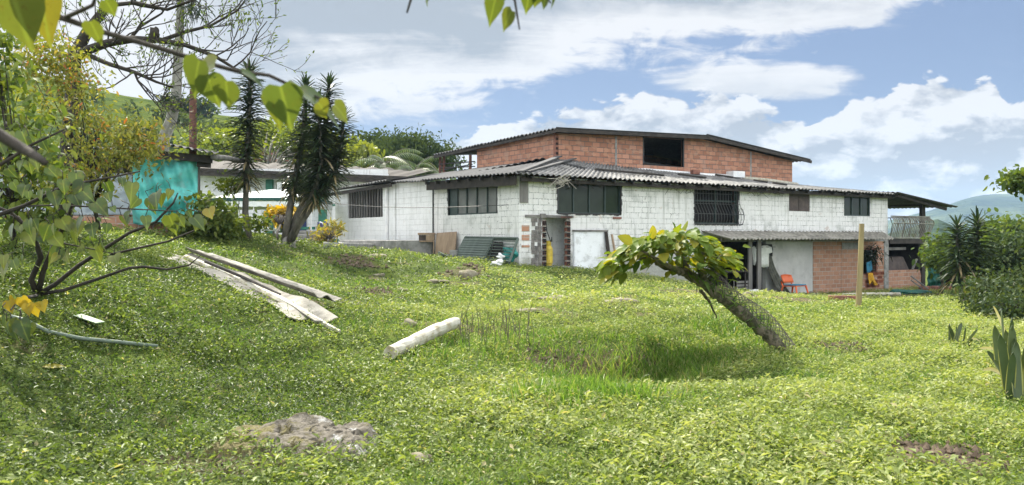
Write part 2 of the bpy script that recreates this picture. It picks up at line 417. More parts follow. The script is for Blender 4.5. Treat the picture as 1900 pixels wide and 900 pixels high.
def whitebrick(name, bw=.42, bh=.215, base=(.79, .785, .77), grime=1.0, line=1.0):
    m, t, out = base_mat(name); b = t.new('ShaderNodeBsdfPrincipled'); oc, v, x, z = wall_vec(t)
    wv = t.new('ShaderNodeVectorMath', operation='ADD'); t.put(wv.inputs[0], v)
    nz = t.new('ShaderNodeTexNoise'); t.put(nz.inputs['Vector'], oc); nz.inputs['Scale'].default_value = 2.5
    sc = t.new('ShaderNodeVectorMath', operation='SCALE'); t.l.new(nz.outputs['Color'], sc.inputs[0]); sc.inputs['Scale'].default_value = .04
    t.l.new(sc.outputs[0], wv.inputs[1])
    br = t.new('ShaderNodeTexBrick'); t.l.new(wv.outputs[0], br.inputs['Vector'])
    br.inputs['Scale'].default_value = 1; br.inputs['Brick Width'].default_value = bw; br.inputs['Row Height'].default_value = bh
    br.inputs['Mortar Size'].default_value = .011; br.inputs['Mortar Smooth'].default_value = .3
    br.inputs['Color1'].default_value = (*base, 1); br.inputs['Color2'].default_value = (*[k*.91 for k in base], 1)
    br.inputs['Mortar'].default_value = (.10, .105, .11, 1)
    n1 = t.noise(oc, 1.1, 8, .65); n2 = t.noise(oc, 14, 6, .7); n3 = t.noise(oc, .45, 4, .5)
    paint = t.mix(1.0, br.outputs['Color'], (1, 1, 1), 'MULTIPLY')
    flat = t.mix(t.noise(oc, 3, 3), tuple(k*.97 for k in base), tuple(k*.88 for k in base))
    show = t.math('MULTIPLY', t.step(n2, .44, .56), t.step(t.noise(oc, .8, 5, .6), .42, .56))       # where the joints are open
    nobr = t.math('MULTIPLY', show, line)
    c = t.mix(t.math('ADD', t.math('MULTIPLY', nobr, .85), .05, clamp=True), flat, paint)
    mold = t.math('MULTIPLY', t.step(n1, .50, .70), .5*grime)
    c = t.mix(mold, c, (.34, .36, .33))
    sp = t.math('MULTIPLY', t.step(t.noise(oc, 6.5, 8, .78), .575, .66), .8*grime)
    c = t.mix(sp, c, (.16, .155, .15))
    st = t.noise(t.xyz(t.math('MULTIPLY', x, 5), t.math('MULTIPLY', z, .35), 0), 1.2, 5, .6)     # rain streaks
    c = t.mix(t.math('MULTIPLY', t.step(st, .51, .68), .48*grime), c, (.30, .31, .27))
    damp = t.math('MULTIPLY', t.step(t.math('ADD', z, t.math('MULTIPLY', t.noise(oc, 1.7, 6, .7), -3.2)), -.2, -1.2), t.step(z, 1.5, .9))
    c = t.mix(t.math('MULTIPLY', damp, .6*grime), c, (.20, .205, .16))
    wr = t.noise(oc, 2.3, 5, .6)
    c = t.mix(t.math('MULTIPLY', t.step(wr, .62, .68), .30*grime), c, (.42, .27, .19))
    t.put(b.inputs['Base Color'], c); b.inputs['Roughness'].default_value = .8
    bp = t.new('ShaderNodeBump'); bp.inputs['Strength'].default_value = .7; bp.inputs['Distance'].default_value = .015
    t.put(bp.inputs['Height'], t.math('ADD', t.math('MULTIPLY', br.outputs['Fac'], -1.0), t.math('MULTIPLY', n2, .8)))
    t.put(b.inputs['Normal'], bp.outputs[0]); t.l.new(b.outputs[0], out.inputs[0]); return m
def claybrick(name, bw=.40, bh=.21, c1=(.52, .26, .17), c2=(.33, .15, .095), mort=(.17, .13, .11), grime=.5):
    m, t, out = base_mat(name); b = t.new('ShaderNodeBsdfPrincipled'); oc, v, x, z = wall_vec(t)
    br = t.new('ShaderNodeTexBrick'); t.put(br.inputs['Vector'], v)
    br.inputs['Scale'].default_value = 1; br.inputs['Brick Width'].default_value = bw; br.inputs['Row Height'].default_value = bh
    br.inputs['Mortar Size'].default_value = .017; br.inputs['Mortar Smooth'].default_value = .35; br.inputs['Bias'].default_value = .1
    br.inputs['Color1'].default_value = (*c1, 1); br.inputs['Color2'].default_value = (*c2, 1); br.inputs['Mortar'].default_value = (*mort, 1)
    n1 = t.noise(oc, 1.4, 7, .65); n2 = t.noise(oc, 16, 5, .7); n4 = t.noise(t.xyz(t.math('MULTIPLY', x, 2.5), t.math('MULTIPLY', z, 4.7)), 1.0, 1)
    c = t.mix(t.step(n4, .56, .6, 0, .55), br.outputs['Color'], (.50, .27, .17))
    ribs = t.new('ShaderNodeTexWave', wave_type='BANDS', bands_direction='Y'); t.put(ribs.inputs[0], v); ribs.inputs['Scale'].default_value = 11
    c = t.mix(t.math('MULTIPLY', ribs.outputs['Fac'], .22), c, t.mix(1.0, c, (.55, .5, .5), 'MULTIPLY'))
    c = t.mix(t.math('MULTIPLY', t.step(n1, .5, .7), grime), c, (.30, .25, .21))
    c = t.mix(t.math('MULTIPLY', t.step(n2, .58, .7), .5), c, (.12, .07, .05))
    t.put(b.inputs['Base Color'], c); b.inputs['Roughness'].default_value = .9
    bp = t.new('ShaderNodeBump'); bp.inputs['Strength'].default_value = .8; bp.inputs['Distance'].default_value = .02
    t.put(bp.inputs['Height'], t.math('ADD', t.math('MULTIPLY', br.outputs['Fac'], -1.0), t.math('MULTIPLY', n2, .6)))
    t.put(b.inputs['Normal'], bp.outputs[0]); t.l.new(b.outputs[0], out.inputs[0]); return m
def groundmat():
    m, t, out = base_mat('lawn_soil'); b = t.new('ShaderNodeBsdfPrincipled')
    g = t.new('ShaderNodeNewGeometry').outputs['Position']
    n1 = t.noise(g, .9, 8, .65); n2 = t.noise(g, 9, 6, .7); n3 = t.noise(g, .16, 4, .5); n4 = t.noise(g, 40, 4, .7)
    c = t.mix(t.step(n2, .35, .65), (.04, .06, .014), (.08, .115, .022))
    c = t.mix(t.step(n1, .45, .65), c, (.125, .165, .028))
    c = t.mix(t.step(n4, .5, .7, 0, .6), c, (.035, .05, .012))
    at = t.new('ShaderNodeAttribute', attribute_name='tint').outputs['Fac']        # bare earth
    c = t.mix(at, c, t.mix(t.step(n4, .4, .65), (.085, .062, .042), (.19, .145, .105)))
    c = t.mix(t.step(t.noise(g, 2.3, 7, .7), .56, .66, 0, .5), c, (.13, .10, .06))
    t.put(b.inputs['Base Color'], c); b.inputs['Roughness'].default_value = .95; b.inputs['Specular IOR Level'].default_value = .1
    bp = t.new('ShaderNodeBump'); bp.inputs['Strength'].default_value = .8; bp.inputs['Distance'].default_value = .05
    t.put(bp.inputs['Height'], t.math('ADD', n2, n4)); t.put(b.inputs['Normal'], bp.outputs[0])
    t.l.new(b.outputs[0], out.inputs[0]); return m
def rockmat():
    m, t, out = base_mat('lichen_rock'); b = t.new('ShaderNodeBsdfPrincipled'); oc = t.new('ShaderNodeTexCoord').outputs['Object']; x, y, z = t.sep(oc)[:3]
    n1 = t.noise(oc, 5, 8, .7); n2 = t.noise(oc, 16, 6, .7); n3 = t.noise(oc, 55, 4, .7)
    c = t.mix(t.step(n2, .4, .62), (.17, .15, .12), (.08, .07, .05))
    lich = t.step(t.math('ADD', t.math('ADD', n1, t.math('MULTIPLY', x, .22)), t.math('MULTIPLY', z, .35)), .69, .77)
    c = t.mix(t.math('MULTIPLY', lich, t.step(n3, .36, .54)), c, (.42, .42, .40))
    moss = t.step(t.math('ADD', t.noise(oc, 4, 7, .7), t.math('MULTIPLY', x, -.22)), .47, .60)
    c = t.mix(t.math('MULTIPLY', moss, .85), c, t.mix(t.step(n3, .4, .6), (.10, .085, .022), (.17, .15, .05)))
    t.put(b.inputs['Base Color'], c); b.inputs['Roughness'].default_value = .95
    bp = t.new('ShaderNodeBump'); bp.inputs['Strength'].default_value = .9; bp.inputs['Distance'].default_value = .02
    t.put(bp.inputs['Height'], t.math('ADD', n2, n3)); t.put(b.inputs['Normal'], bp.outputs[0]); t.l.new(b.outputs[0], out.inputs[0]); return m
def hillmat(name, ca, cb, cc, s1, s2):
    m, t, out = base_mat(name); b = t.new('ShaderNodeBsdfPrincipled')
    g = t.new('ShaderNodeNewGeometry').outputs['Position']
    c = t.mix(t.step(t.noise(g, s1, 6, .6), .42, .6), ca, cb)
    c = t.mix(t.step(t.noise(g, s2, 6, .7), .48, .6), c, cc)
    t.put(b.inputs['Base Color'], c); b.inputs['Roughness'].default_value = 1; b.inputs['Specular IOR Level'].default_value = 0
    bp = t.new('ShaderNodeBump'); bp.inputs['Strength'].default_value = 1; bp.inputs['Distance'].default_value = .4/s2
    t.put(bp.inputs['Height'], t.noise(g, s2*1.5, 6, .7)); t.put(b.inputs['Normal'], bp.outputs[0])
    t.l.new(b.outputs[0], out.inputs[0]); return m
def glassmat(name, col, rough=.06):
    m, t, out = base_mat(name); b = t.new('ShaderNodeBsdfPrincipled')
    oc = t.new('ShaderNodeTexCoord').outputs['Object']
    t.put(b.inputs['Base Color'], t.mix(t.noise(oc, 2.2, 5), tuple(k*.35 for k in col), tuple(k*1.7 for k in col)))  # mottled tone paints in faint reflections of trees
    t.put(b.inputs['Roughness'], t.math('ADD', t.math('MULTIPLY', t.noise(oc, 5, 5), .12), rough))
    b.inputs['Specular IOR Level'].default_value = .2
    t.l.new(b.outputs[0], out.inputs[0]); return m

M = dict(
 white=whitebrick('painted_brick', grime=1.25, line=1.1), whiteflat=whitebrick('painted_render', .5, .24, (.80, .81, .80), .6, .35),
 whiteback=whitebrick('outbuilding_paint', .45, .22, (.8, .81, .82), .35, .7),
 clay=claybrick('clay_block'), clay2=claybrick('pale_clay_block', .40, .20, (.52, .29, .19), (.37, .19, .12), (.46, .40, .35), .3),
 hollow=plain('hollow_brick', (.27, .12, .085), (.17, .075, .055), .9, 9, .4),
 black=plain('near_black', (.012, .011, .011), (.02, .018, .018), .95),  # paints in the shade of openings and brick holes
 cement=plain('fibre_cement', (.23, .225, .215), (.105, .105, .103), .9, 2.6, .5, 26, stretch=(1, 1, 1), dirt=(.05, .052, .05), dirt_amt=.75, dscale=1.6),
 cementdark=plain('sooty_fibre_cement', (.10, .10, .10), (.05, .05, .052), .9, 3, .4, 26, dirt=(.16, .155, .15), dirt_amt=.5),
 cementpale=plain('weathered_fibre_cement', (.31, .295, .255), (.18, .17, .145), .9, 3.2, .5, 40, dirt=(.10, .095, .08), dirt_amt=.6, dscale=4),
 concrete=plain('concrete', (.34, .335, .32), (.2, .2, .19), .9, 4, .5, 30, dirt=(.12, .125, .11), dirt_amt=.6),
 plaster=plain('grey_plaster', (.54, .54, .52), (.45, .45, .435), .9, 1.2, .2, 20, dirt=(.25, .245, .23), dirt_amt=.4, dscale=2),
 greenframe=plain('dark_green_paint', (.015, .034, .03), (.03, .05, .044), .45, 8),
 green=plain('green_paint', (.03, .17, .115), (.022, .12, .085), .5, 4),
 glass=glassmat('dark_glass', (.022, .032, .02)), glassgrey=glassmat('curtained_glass', (.15, .155, .145), .25),
 iron=plain('black_iron', (.016, .017, .018), (.03, .028, .027), .5, 12), rust=plain('rusty_iron', (.15, .06, .04), (.09, .045, .035), .8, 5, .3),
 greywood=plain('grey_wood', (.22, .21, .195), (.12, .115, .11), .85, 4, .4, 24, stretch=(1, 1, .15)),
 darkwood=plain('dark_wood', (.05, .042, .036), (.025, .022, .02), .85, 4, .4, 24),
 wood=plain('raw_wood', (.37, .27, .18), (.25, .175, .115), .7, 5, .3, 30, stretch=(1, 1, .2)),
 polewood=plain('pole_wood', (.28, .225, .105), (.19, .15, .075), .8, 6, .4, 30, stretch=(1, 1, .12)),
 bark=plain('grey_bark', (.16, .145, .12), (.075, .07, .055), .95, 7, .8, 22, stretch=(1, 1, .4), dirt=(.06, .085, .03), dirt_amt=.5),
 barkdark=plain('dark_bark', (.05, .042, .034), (.028, .024, .02), .95, 9, .6, 24),
 barkpale=plain('pale_bark', (.25, .24, .21), (.15, .145, .125), .95, 8, .6, 22, stretch=(1, 1, .5), dirt=(.09, .10, .06), dirt_amt=.6),
 moss=plain('mossy_bark', (.17, .145, .10), (.055, .055, .03), .95, 9, 1.0, 30, contrast=(.42, .58), dirt=(.10, .13, .03), dirt_amt=.8, dscale=6),
 rock=plain('mossy_rock', (.20, .175, .13), (.12, .105, .045), .95, 4, 1.0, 40, contrast=(.42, .58), dirt=(.50, .49, .46), dirt_amt=.95, dscale=3.6),
 stone=plain('pale_stone', (.25, .225, .165), (.14, .12, .08), .95, 6, .8, 30, dirt=(.12, .14, .05), dirt_amt=.7, dscale=5),
 pvc=plain('dirty_white_pipe', (.52, .50, .42), (.38, .35, .26), .55, 6, .1, 20, dirt=(.25, .2, .12), dirt_amt=.7, dscale=6),
 teal=plain('teal_tarp', (.15, .58, .53), (.09, .45, .42), .6, 2.5, .3, 9, dirt=(.16, .30, .27), dirt_amt=.6), tealdark=plain('dark_green_tarp', (.012, .105, .075), (.01, .075, .06), .65, 3, .3, 9),
 plastic=plain('milky_plastic', (.50, .55, .60), (.33, .38, .43), .35, 3, .6, 8), whiteplastic=plain('white_plastic', (.78, .78, .77), (.66, .67, .68), .4, 4, .3, 10),
 bluebag=plain('blue_plastic', (.25, .42, .62), (.5, .6, .7), .4, 5, .4, 10), tealbag=plain('teal_plastic', (.03, .22, .20), (.05, .32, .28), .4, 5, .5, 12),
 orange=plain('orange_plastic', (.78, .16, .045), (.68, .12, .035), .45, 3), blue=plain('blue_cloth', (.06, .27, .42), (.045, .2, .33), .9, 6, .3),
 shirt=plain('white_cotton', (.74, .75, .72), (.6, .62, .58), .95, 5, .3, 14), curtain=plain('olive_curtain', (.17, .17, .14), (.09, .09, .075), .95, 4, .3, 20),
 darkcloth=plain('dark_cloth', (.02, .021, .024), (.05, .05, .05), .95, 4), yellow=plain('yellow_cloth', (.72, .40, .03), (.6, .3, .02), .9, 5),
 gasyellow=plain('yellow_steel', (.62, .47, .05), (.48, .35, .04), .5, 6, .1, 12, dirt=(.25, .15, .06), dirt_amt=.5, dscale=9),
 slat=plain('grey_green_slats', (.105, .135, .115), (.075, .098, .085), .7, 4, .2, 20), brown=plain('brown_shutter', (.10, .075, .065), (.065, .05, .045), .7, 5),
 navy=plain('navy_paint', (.02, .03, .12), (.015, .02, .08), .5), canvas=plain('canopy_canvas', (.80, .83, .82), (.7, .74, .73), .8, 3),
 canopygreen=plain('canopy_green', (.03, .10, .085), (.025, .08, .07), .8, 3), ash=plain('dead_leaf', (.36, .28, .15), (.24, .17, .09), .9, 6),
 whitewash=plain('whitewash', (.82, .84, .86), (.74, .76, .78), .9, 2, .2, 20, dirt=(.4, .4, .38), dirt_amt=.5, dscale=4), board=plain('weathered_sheet', (.34, .32, .275), (.22, .205, .17), .9, 3, .3, 30, dirt=(.12, .11, .09), dirt_amt=.6, dscale=5), grille=plain('grey_iron', (.05, .055, .055), (.08, .08, .075), .5), wire=plain('rusty_wire', (.10, .085, .07), (.06, .05, .045), .7), tan=plain('tan_card', (.42, .33, .24), (.34, .26, .19), .9, 3),
 roofbrown=plain('brown_roof_sheet', (.06, .05, .042), (.04, .035, .03), .85, 3, .3, 22, dirt=(.07, .065, .06), dirt_amt=.6),
)
GRASS = leafmat('ground_leaf', [(0, (.018, .036, .010)), (.3, (.082, .128, .033)), (.6, (.20, .258, .068)), (.92, (.35, .39, .16)), (1, (.44, .39, .22))], .44, .03, .42, (1.2, 1.2, .45))
BLADE = leafmat('grass_blade', [(0, (.035, .08, .018)), (.5, (.11, .21, .036)), (.85, (.21, .32, .07)), (1, (.38, .34, .17))], .46, .02, .45, (1.25, 1.25, .45))
LF_BIG = leafmat('broad_leaf', [(0, (.035, .075, .016)), (.5, (.085, .15, .022)), (.85, (.17, .215, .03)), (1, (.34, .25, .03))], .46, .018, .4, rib=.4)
LF_NEAR = leafmat('near_leaf', [(0, (.05, .085, .03)), (.5, (.085, .128, .036)), (.8, (.14, .165, .04)), (1, (.34, .23, .03))], .40, .07, .34, (1.15, 1.1, .4), rib=.6, spots=.55)
LF_YEL = leafmat('yellowing_leaf', [(0, (.085, .12, .035)), (.4, (.165, .195, .055)), (.75, (.28, .265, .085)), (.93, (.30, .20, .09)), (1, (.46, .15, .05))], .45, .02, .5)
LF_GRN = leafmat('shrub_leaf', [(0, (.04, .075, .022)), (.5, (.09, .14, .04)), (1, (.19, .22, .06))], .42, .012, .5)
LF_DARK = leafmat('dark_bush_leaf', [(0, (.022, .042, .02)), (.5, (.05, .078, .034)), (1, (.12, .145, .06))], .35, .012, .5)
LF_DRA = leafmat('dracaena_leaf', [(0, (.014, .028, .014)), (.55, (.03, .052, .02)), (.85, (.06, .085, .03)), (.93, (.17, .14, .08)), (1, (.28, .22, .12))], .2, .05, .35, (1.2, 1.3, .5))
LF_FAR = leafmat('distant_leaf', [(0, (.03, .05, .028)), (.5, (.065, .095, .042)), (1, (.14, .18, .06))], .35, .0, .5)
LF_LIME = leafmat('lime_leaf', [(0, (.11, .16, .025)), (1, (.25, .28, .05))], .45, .03, .5)
LF_CROTON = leafmat('croton_leaf', [(0, (.10, .12, .03)), (.5, (.38, .27, .03)), (1, (.60, .40, .04))], .35, .05, .4)
LF_SNAKE = leafmat('snake_plant_leaf', [(0, (.035, .06, .028)), (.7, (.075, .105, .045)), (.86, (.20, .20, .07)), (.93, (.46, .42, .20)), (1, (.52, .46, .27))], .15, .08, .35, variegate=(.24, .25, .08))
LF_PALM = leafmat('palm_leaf', [(0, (.035, .07, .025)), (1, (.12, .17, .06))], .35, .06, .35)
# ================================================================ ground
def axis(a, b, step, far):
    core = np.arange(a, b, step); g = np.geomspace(.3, far, 26)
    return np.r_[(a-g)[::-1], core, core[-1]+g]
gx = axis(-15, 24, .15, 2600); gy = axis(3.2, 42, .14, 2600)
GX, GY = np.meshgrid(gx, gy); GZ = hz(GX, GY)
BARE = []          # (x, y, rx, ry, amount)
for px, py, rx, ry, am in ((1745, 850, .33, .42, 1), (1400, 549, 3.2, .9, .9), (1560, 549, 2.2, .7, .6), (1735, 548, 3.0, 1.2, .75), (1010, 678, .45, .5, .7), (700, 545, .4, .4, .6),
                           (860, 505, .7, .6, .5), (1040, 562, .8, .7, .5), (660, 487, .7, .5, .6), (1160, 566, .8, .5, .5), (560, 470, 1.2, .6, .3), (1560, 640, .5, .5, .5), (400, 870, .5, .3, .5)):
    p = hit(px, py); BARE.append((p.x, p.y, rx, ry, am))
_rb = random.Random(31)
for _k in range(46):
    _y = _rb.uniform(12, 27); BARE.append((_rb.uniform(-.32, .30)*_y, _y, _rb.uniform(.2, .75), _rb.uniform(.15, .5), _rb.uniform(.35, .8)))
def bare(x, y):
    b = np.zeros(np.shape(x))
    for a, c, rx, ry, am in BARE:
        q = ((x-a)/rx)**2+((y-c)/ry)**2+.5*wob(x, y, 5.0, a)
        b = np.maximum(b, am*sst(q, 1.25, .55))
    ub = (x-PIT[0])/1.6; qb = (y-(PIT[1]+.62))/.30
    b = np.maximum(b, .9*np.exp(-ub**4)*np.exp(-qb**2))
    return b
nx, ny = len(gx), len(gy)
idx = np.arange(nx*ny).reshape(ny, nx)
gf = np.stack([idx[:-1, :-1], idx[:-1, 1:], idx[1:, 1:], idx[1:, :-1]], -1).reshape(-1, 4)
g = npmesh('ground', np.c_[GX.ravel(), GY.ravel(), GZ.ravel()], gf, groundmat(), None, bare(GX, GY).ravel(), True)
tag(g, 'grassy sloping yard with bare earth patches and an overgrown hole', 'ground', kind='structure')

# far hills: sheets of terrain swept round the viewpoint's valley
def ridge(name, pts, y0, y1, mat, zb, label, n=260, rows=26, amp=1.0, s=0.0):
    pts = sorted(pts); px = np.linspace(pts[0][0], pts[-1][0], n); py = np.interp(px, [p[0] for p in pts], [p[1] for p in pts])
    V = []
    for j in range(rows):
        r = j/(rows-1); Y = y0+(y1-y0)*r
        if r <= .75: k = math.sin(r/.75*math.pi/2)**1.2
        else: k = 1-.5*((r-.75)/.25)**2
        Yt = y0+(y1-y0)*.75
        top = EYE+(HZ-py)/F*Yt
        X = (px-950)/F*Y
        z = zb+(top-zb)*k+amp*wob(X, np.full(n, Y), 9/(y1-y0), s)*min(1, 3*r)*(1-.0*r)
        V.append(np.c_[X, np.full(n, Y), z])
    V = np.concatenate(V); ii = np.arange(n*rows).reshape(rows, n)
    f = np.stack([ii[:-1, :-1], ii[:-1, 1:], ii[1:, 1:], ii[1:, :-1]], -1).reshape(-1, 4)
    o = npmesh(name, V, f, mat, None, None, True); tag(o, label, 'hill', kind='structure'); return V.reshape(rows, n, 3)
HV = ridge('hill', [(-700, 60), (-100, 120), (0, 140), (100, 160), (200, 184), (300, 207), (400, 229), (480, 244), (560, 262), (650, 288), (750, 330), (850, 380), (950, 425), (1100, 450)],
      75, 230, hillmat('pasture', (.085, .115, .026), (.12, .145, .034), (.05, .075, .024), .05, .25), 0, 'green pasture hillside rising behind the house on the left', amp=1.2)
ridge('hills', [(300, 440), (900, 430), (1300, 425), (1500, 418), (1650, 408), (1720, 396), (1762, 384), (1800, 371), (1850, 365), (1900, 362), (2100, 352), (2500, 380)],
      1300, 2600, hillmat('far_forest', (.035, .055, .03), (.09, .115, .055), (.018, .03, .02), .0035, .016), -30, 'long hazy wooded mountain ridge on the right horizon', amp=14, s=2)
ridge('hills', [(1500, 452), (1640, 436), (1690, 424), (1722, 412), (1740, 409), (1765, 420), (1800, 428), (1850, 434), (1950, 445), (2300, 450)],
      420, 760, hillmat('near_forest', (.03, .05, .022), (.05, .075, .03), (.02, .03, .015), .02, .09), -12, 'small dark wooded hill in front of the mountain ridge', amp=2.0, s=4)

# ================================================================ walls
class Wall:
    def __init__(s, O, u): s.O = Vector(O); s.u = Vector(u).normalized(); s.i = Vector((-s.u.y, s.u.x)); s.rz = math.atan2(s.u.y, s.u.x)
    def t(s, px): k = (px-950)/F; return (k*s.O.y-s.O.x)/(s.u.x-k*s.u.y)
    def tz(s, px, py): t = s.t(px); Y = s.O.y+s.u.y*t; return t, EYE+(HZ-py)/F*Y
    def z(s, px, py): return s.tz(px, py)[1]
    def pt(s, t, d, z): q = s.O+s.u*t-s.i*d; return Vector((q.x, q.y, z))
    def loc(s): return (Vector((s.O.x, s.O.y, 0)), s.rz)
    def build(s, mb, name, mat, parent, **k): return mb.build(name, mat, parent, local=s.loc(), **k)
    def wall(s, name, mat, parent, t0, t1, zb, zt, holes=(), th=.2, extra_t=()):
        """local mesh: x along the wall, y inward, z up; zb, zt functions of t; holes (t0,t1,z0,z1)"""
        ts = sorted(set([t0, t1, *extra_t]+[q for h in holes for q in h[:2] if t0 < q < t1])); mb = MB()
        def cells(a, b):
            hs = sorted([h for h in holes if h[0] <= a+1e-6 and h[1] >= b-1e-6], key=lambda h: h[2]); out = []; lo = zb
            for h in hs: out.append((lo, (lambda t, z=h[2]: z))); lo = (lambda t, z=h[3]: z)
            out.append((lo, zt)); return out
        for a, b in zip(ts[:-1], ts[1:]):
            for lo, hi in cells(a, b):
                if hi(a)-lo(a) < 1e-4 and hi(b)-lo(b) < 1e-4: continue
                mb.quad((a, 0, lo(a)), (b, 0, lo(b)), (b, 0, hi(b)), (a, 0, hi(a)))
                mb.quad((b, th, lo(b)), (a, th, lo(a)), (a, th, hi(a)), (b, th, hi(b)))
                mb.quad((a, 0, hi(a)), (b, 0, hi(b)), (b, th, hi(b)), (a, th, hi(a)))
                mb.quad((a, th, lo(a)), (b, th, lo(b)), (b, 0, lo(b)), (a, 0, lo(a)))
        for e in (t0, t1): mb.quad((e, 0, zb(e)), (e, th, zb(e)), (e, th, zt(e)), (e, 0, zt(e)))
        for h in holes:
            for e in h[:2]: 
                if t0 < e < t1: mb.quad((e, 0, h[2]), (e, th, h[2]), (e, th, min(h[3], zt(e))), (e, 0, min(h[3], zt(e))))
        return s.build(mb, name, mat, parent)
    def box(s, mb, t0, t1, d0, d1, z0, z1, dz=0.0):    # local box: d outward
        return mb.hexa([(t0, -d1, z0), (t1, -d1, z0+dz), (t1, -d0, z0+dz), (t0, -d0, z0), (t0, -d1, z1), (t1, -d1, z1+dz), (t1, -d0, z1+dz), (t0, -d0, z1)])
    def rect(s, x0, y0, x1, y1):
        """photo rectangle -> (t0,t1,z0,z1) on the wall"""
        a, za = s.tz(x0, y0); b, zb_ = s.tz(x1, y0); _, zc = s.tz(x0, y1); _, zd = s.tz(x1, y1)
        return a, b, (zc+zd)/2, (za+zb_)/2
def lin(a, za, b, zb_): return lambda t: za+(zb_-za)*(t-a)/(b-a)

C0 = ((963-950)/F*27, 27.0)
FW = Wall(C0, (.867, .498)); LW = Wall(C0, (.6, -.8))        # FW: t grows to the right; LW: t negative to the left
tE = FW.t(1647); tA = LW.t(804); tB = LW.t(735); tL = LW.t(622)
zF = lin(0, FW.z(963, 326), tE, FW.z(1647, 362)); zLW = lin(0, FW.z(963, 326), tA, LW.z(804, 339)); zfloor = FW.z(1647, 441)

house = empty('house', (C0[0], C0[1], .5), 'white painted brick house with an orange block upper storey and rusted corrugated roofs', 'house')
W1 = FW.rect(1035, 339, 1152, 397); W2 = FW.rect(1289, 349, 1369, 416); W3 = FW.rect(1464, 359, 1503, 392); W4 = FW.rect(1566, 365, 1615, 401)
DO = FW.rect(1006, 404, 1058, 494)
PORCH = (FW.t(1318), FW.t(1421), -1.4, FW.z(1370, 449)); BWIN = FW.rect(1601, 463, 1626, 508); 
low = lambda t: -1.6
PB0, PB1 = FW.t(1318), tE
# front wall: full height up to the porch, upper storey only beyond it
FW.wall('wall', M['white'], house, 0, tE, lambda t: -1.6 if t < PB0+.01 else zfloor, zF, [W1, W2, W3, W4, DO], .22, extra_t=(PB0, PB0+.02))
LW.wall('wall', M['white'], house, tA, -.01, low, zLW, [LW.rect(832, 342, 922, 398)], .22)
# storey under the porch
FW.wall('lower_wall', M['plaster'], house, FW.t(1421), FW.t(1508), low, lambda t: zfloor-.005, (), .2)
FW.wall('brick_pier', M['clay2'], house, FW.t(1509), FW.t(1561), low, lambda t: zfloor-.01, (), .26)
FW.wall('lower_wall', M['clay2'], house, FW.t(1561.5), FW.t(1640), low, lambda t: zfloor-.005, [BWIN], .2)
mb = MB(); FW.box(mb, FW.t(1640), FW.t(1648), -.2, .03, -1.6, zfloor-.008); FW.build(mb, 'column', M['concrete'], house)
mb = MB(); FW.box(mb, FW.t(1318), tE+.05, -.25, .035, zfloor-.17, zfloor-.012); FW.build(mb, 'floor_slab', M['concrete'], house)
# closing walls and floors (seen only through openings or from the side)
DEP = 9.0
mb = MB(); mb.hexa([(tE-.22, .22, -1.6), (tE, .22, -1.6), (tE, DEP, -1.6), (tE-.22, DEP, -1.6), (tE-.22, .22, zF(tE)), (tE, .22, zF(tE)), (tE, DEP, zF(tE)+.9), (tE-.22, DEP, zF(tE)+.9)])
FW.build(mb, 'end_wall', M['white'], house)
mb = MB(); mb.hexa([(2, DEP, -1.6), (tE, DEP, -1.6), (tE, DEP+.2, -1.6), (2, DEP+.2, -1.6), (2, DEP, 4.6), (tE, DEP, 4.6), (tE, DEP+.2, 4.6), (2, DEP+.2, 4.6)]); FW.build(mb, 'back_wall', M['white'], house)
mb = MB(); FW.box(mb, FW.t(1160), tE-.24, -DEP+.05, -.24, zfloor-.16, zfloor-.02); FW.build(mb, 'floor', M['concrete'], house)
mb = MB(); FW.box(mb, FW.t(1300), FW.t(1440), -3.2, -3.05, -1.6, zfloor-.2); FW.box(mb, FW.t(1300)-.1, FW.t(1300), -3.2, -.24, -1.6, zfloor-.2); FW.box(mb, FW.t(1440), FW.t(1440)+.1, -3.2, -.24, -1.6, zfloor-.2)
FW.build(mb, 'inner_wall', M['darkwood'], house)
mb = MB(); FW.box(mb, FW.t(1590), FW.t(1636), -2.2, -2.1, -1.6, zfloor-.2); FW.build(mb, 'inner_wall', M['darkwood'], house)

def window(wall, r, n, fm, gm, ragged=True, lean=None, rail=None, depth=.07, jamb=0.0):
    t0, t1, z0, z1 = r; mb = MB(); w = .055
    wall.box(mb, t0, t1, -depth-.06, -depth+.03, z1-w, z1); wall.box(mb, t0, t1, -depth-.06, -depth+.03, z0, z0+w)
    tt = np.linspace(t0+jamb, t1, n+1)
    for k, q in enumerate(tt):
        a = q-(0 if k == 0 else w/2 if k < n else w); wall.box(mb, a, a+w*(1.2 if k in (0, n) else 1), -depth-.058, -depth+.028, z0+w+.001, z1-w-.001)
    if jamb: wall.box(mb, t0+.001, t0+jamb-.002, -depth-.05, -depth+.02, z0+w+.001, z1-w-.001)
    if rail: wall.box(mb, t0+jamb+w, t1-w, -depth-.05, -depth+.02, z0+(z1-z0)*rail, z0+(z1-z0)*rail+.04)
    fo = wall.build(mb, 'window', fm, house)
    for k in range(n):
        p = MB(); a, b = tt[k]+w*.3, tt[k+1]-w*.3; j = random.uniform(-.006, .006)
        p.hexa([(a, depth+.02+j, z0+w*.6), (b, depth+.02-j, z0+w*.6), (b, depth+.028-j, z0+w*.6), (a, depth+.028+j, z0+w*.6), (a, depth+.02+j, z1-w*.6), (b, depth+.02-j, z1-w*.6), (b, depth+.028-j, z1-w*.6), (a, depth+.028+j, z1-w*.6)])
        wall.build(p, 'pane', gm, fo)
    return fo
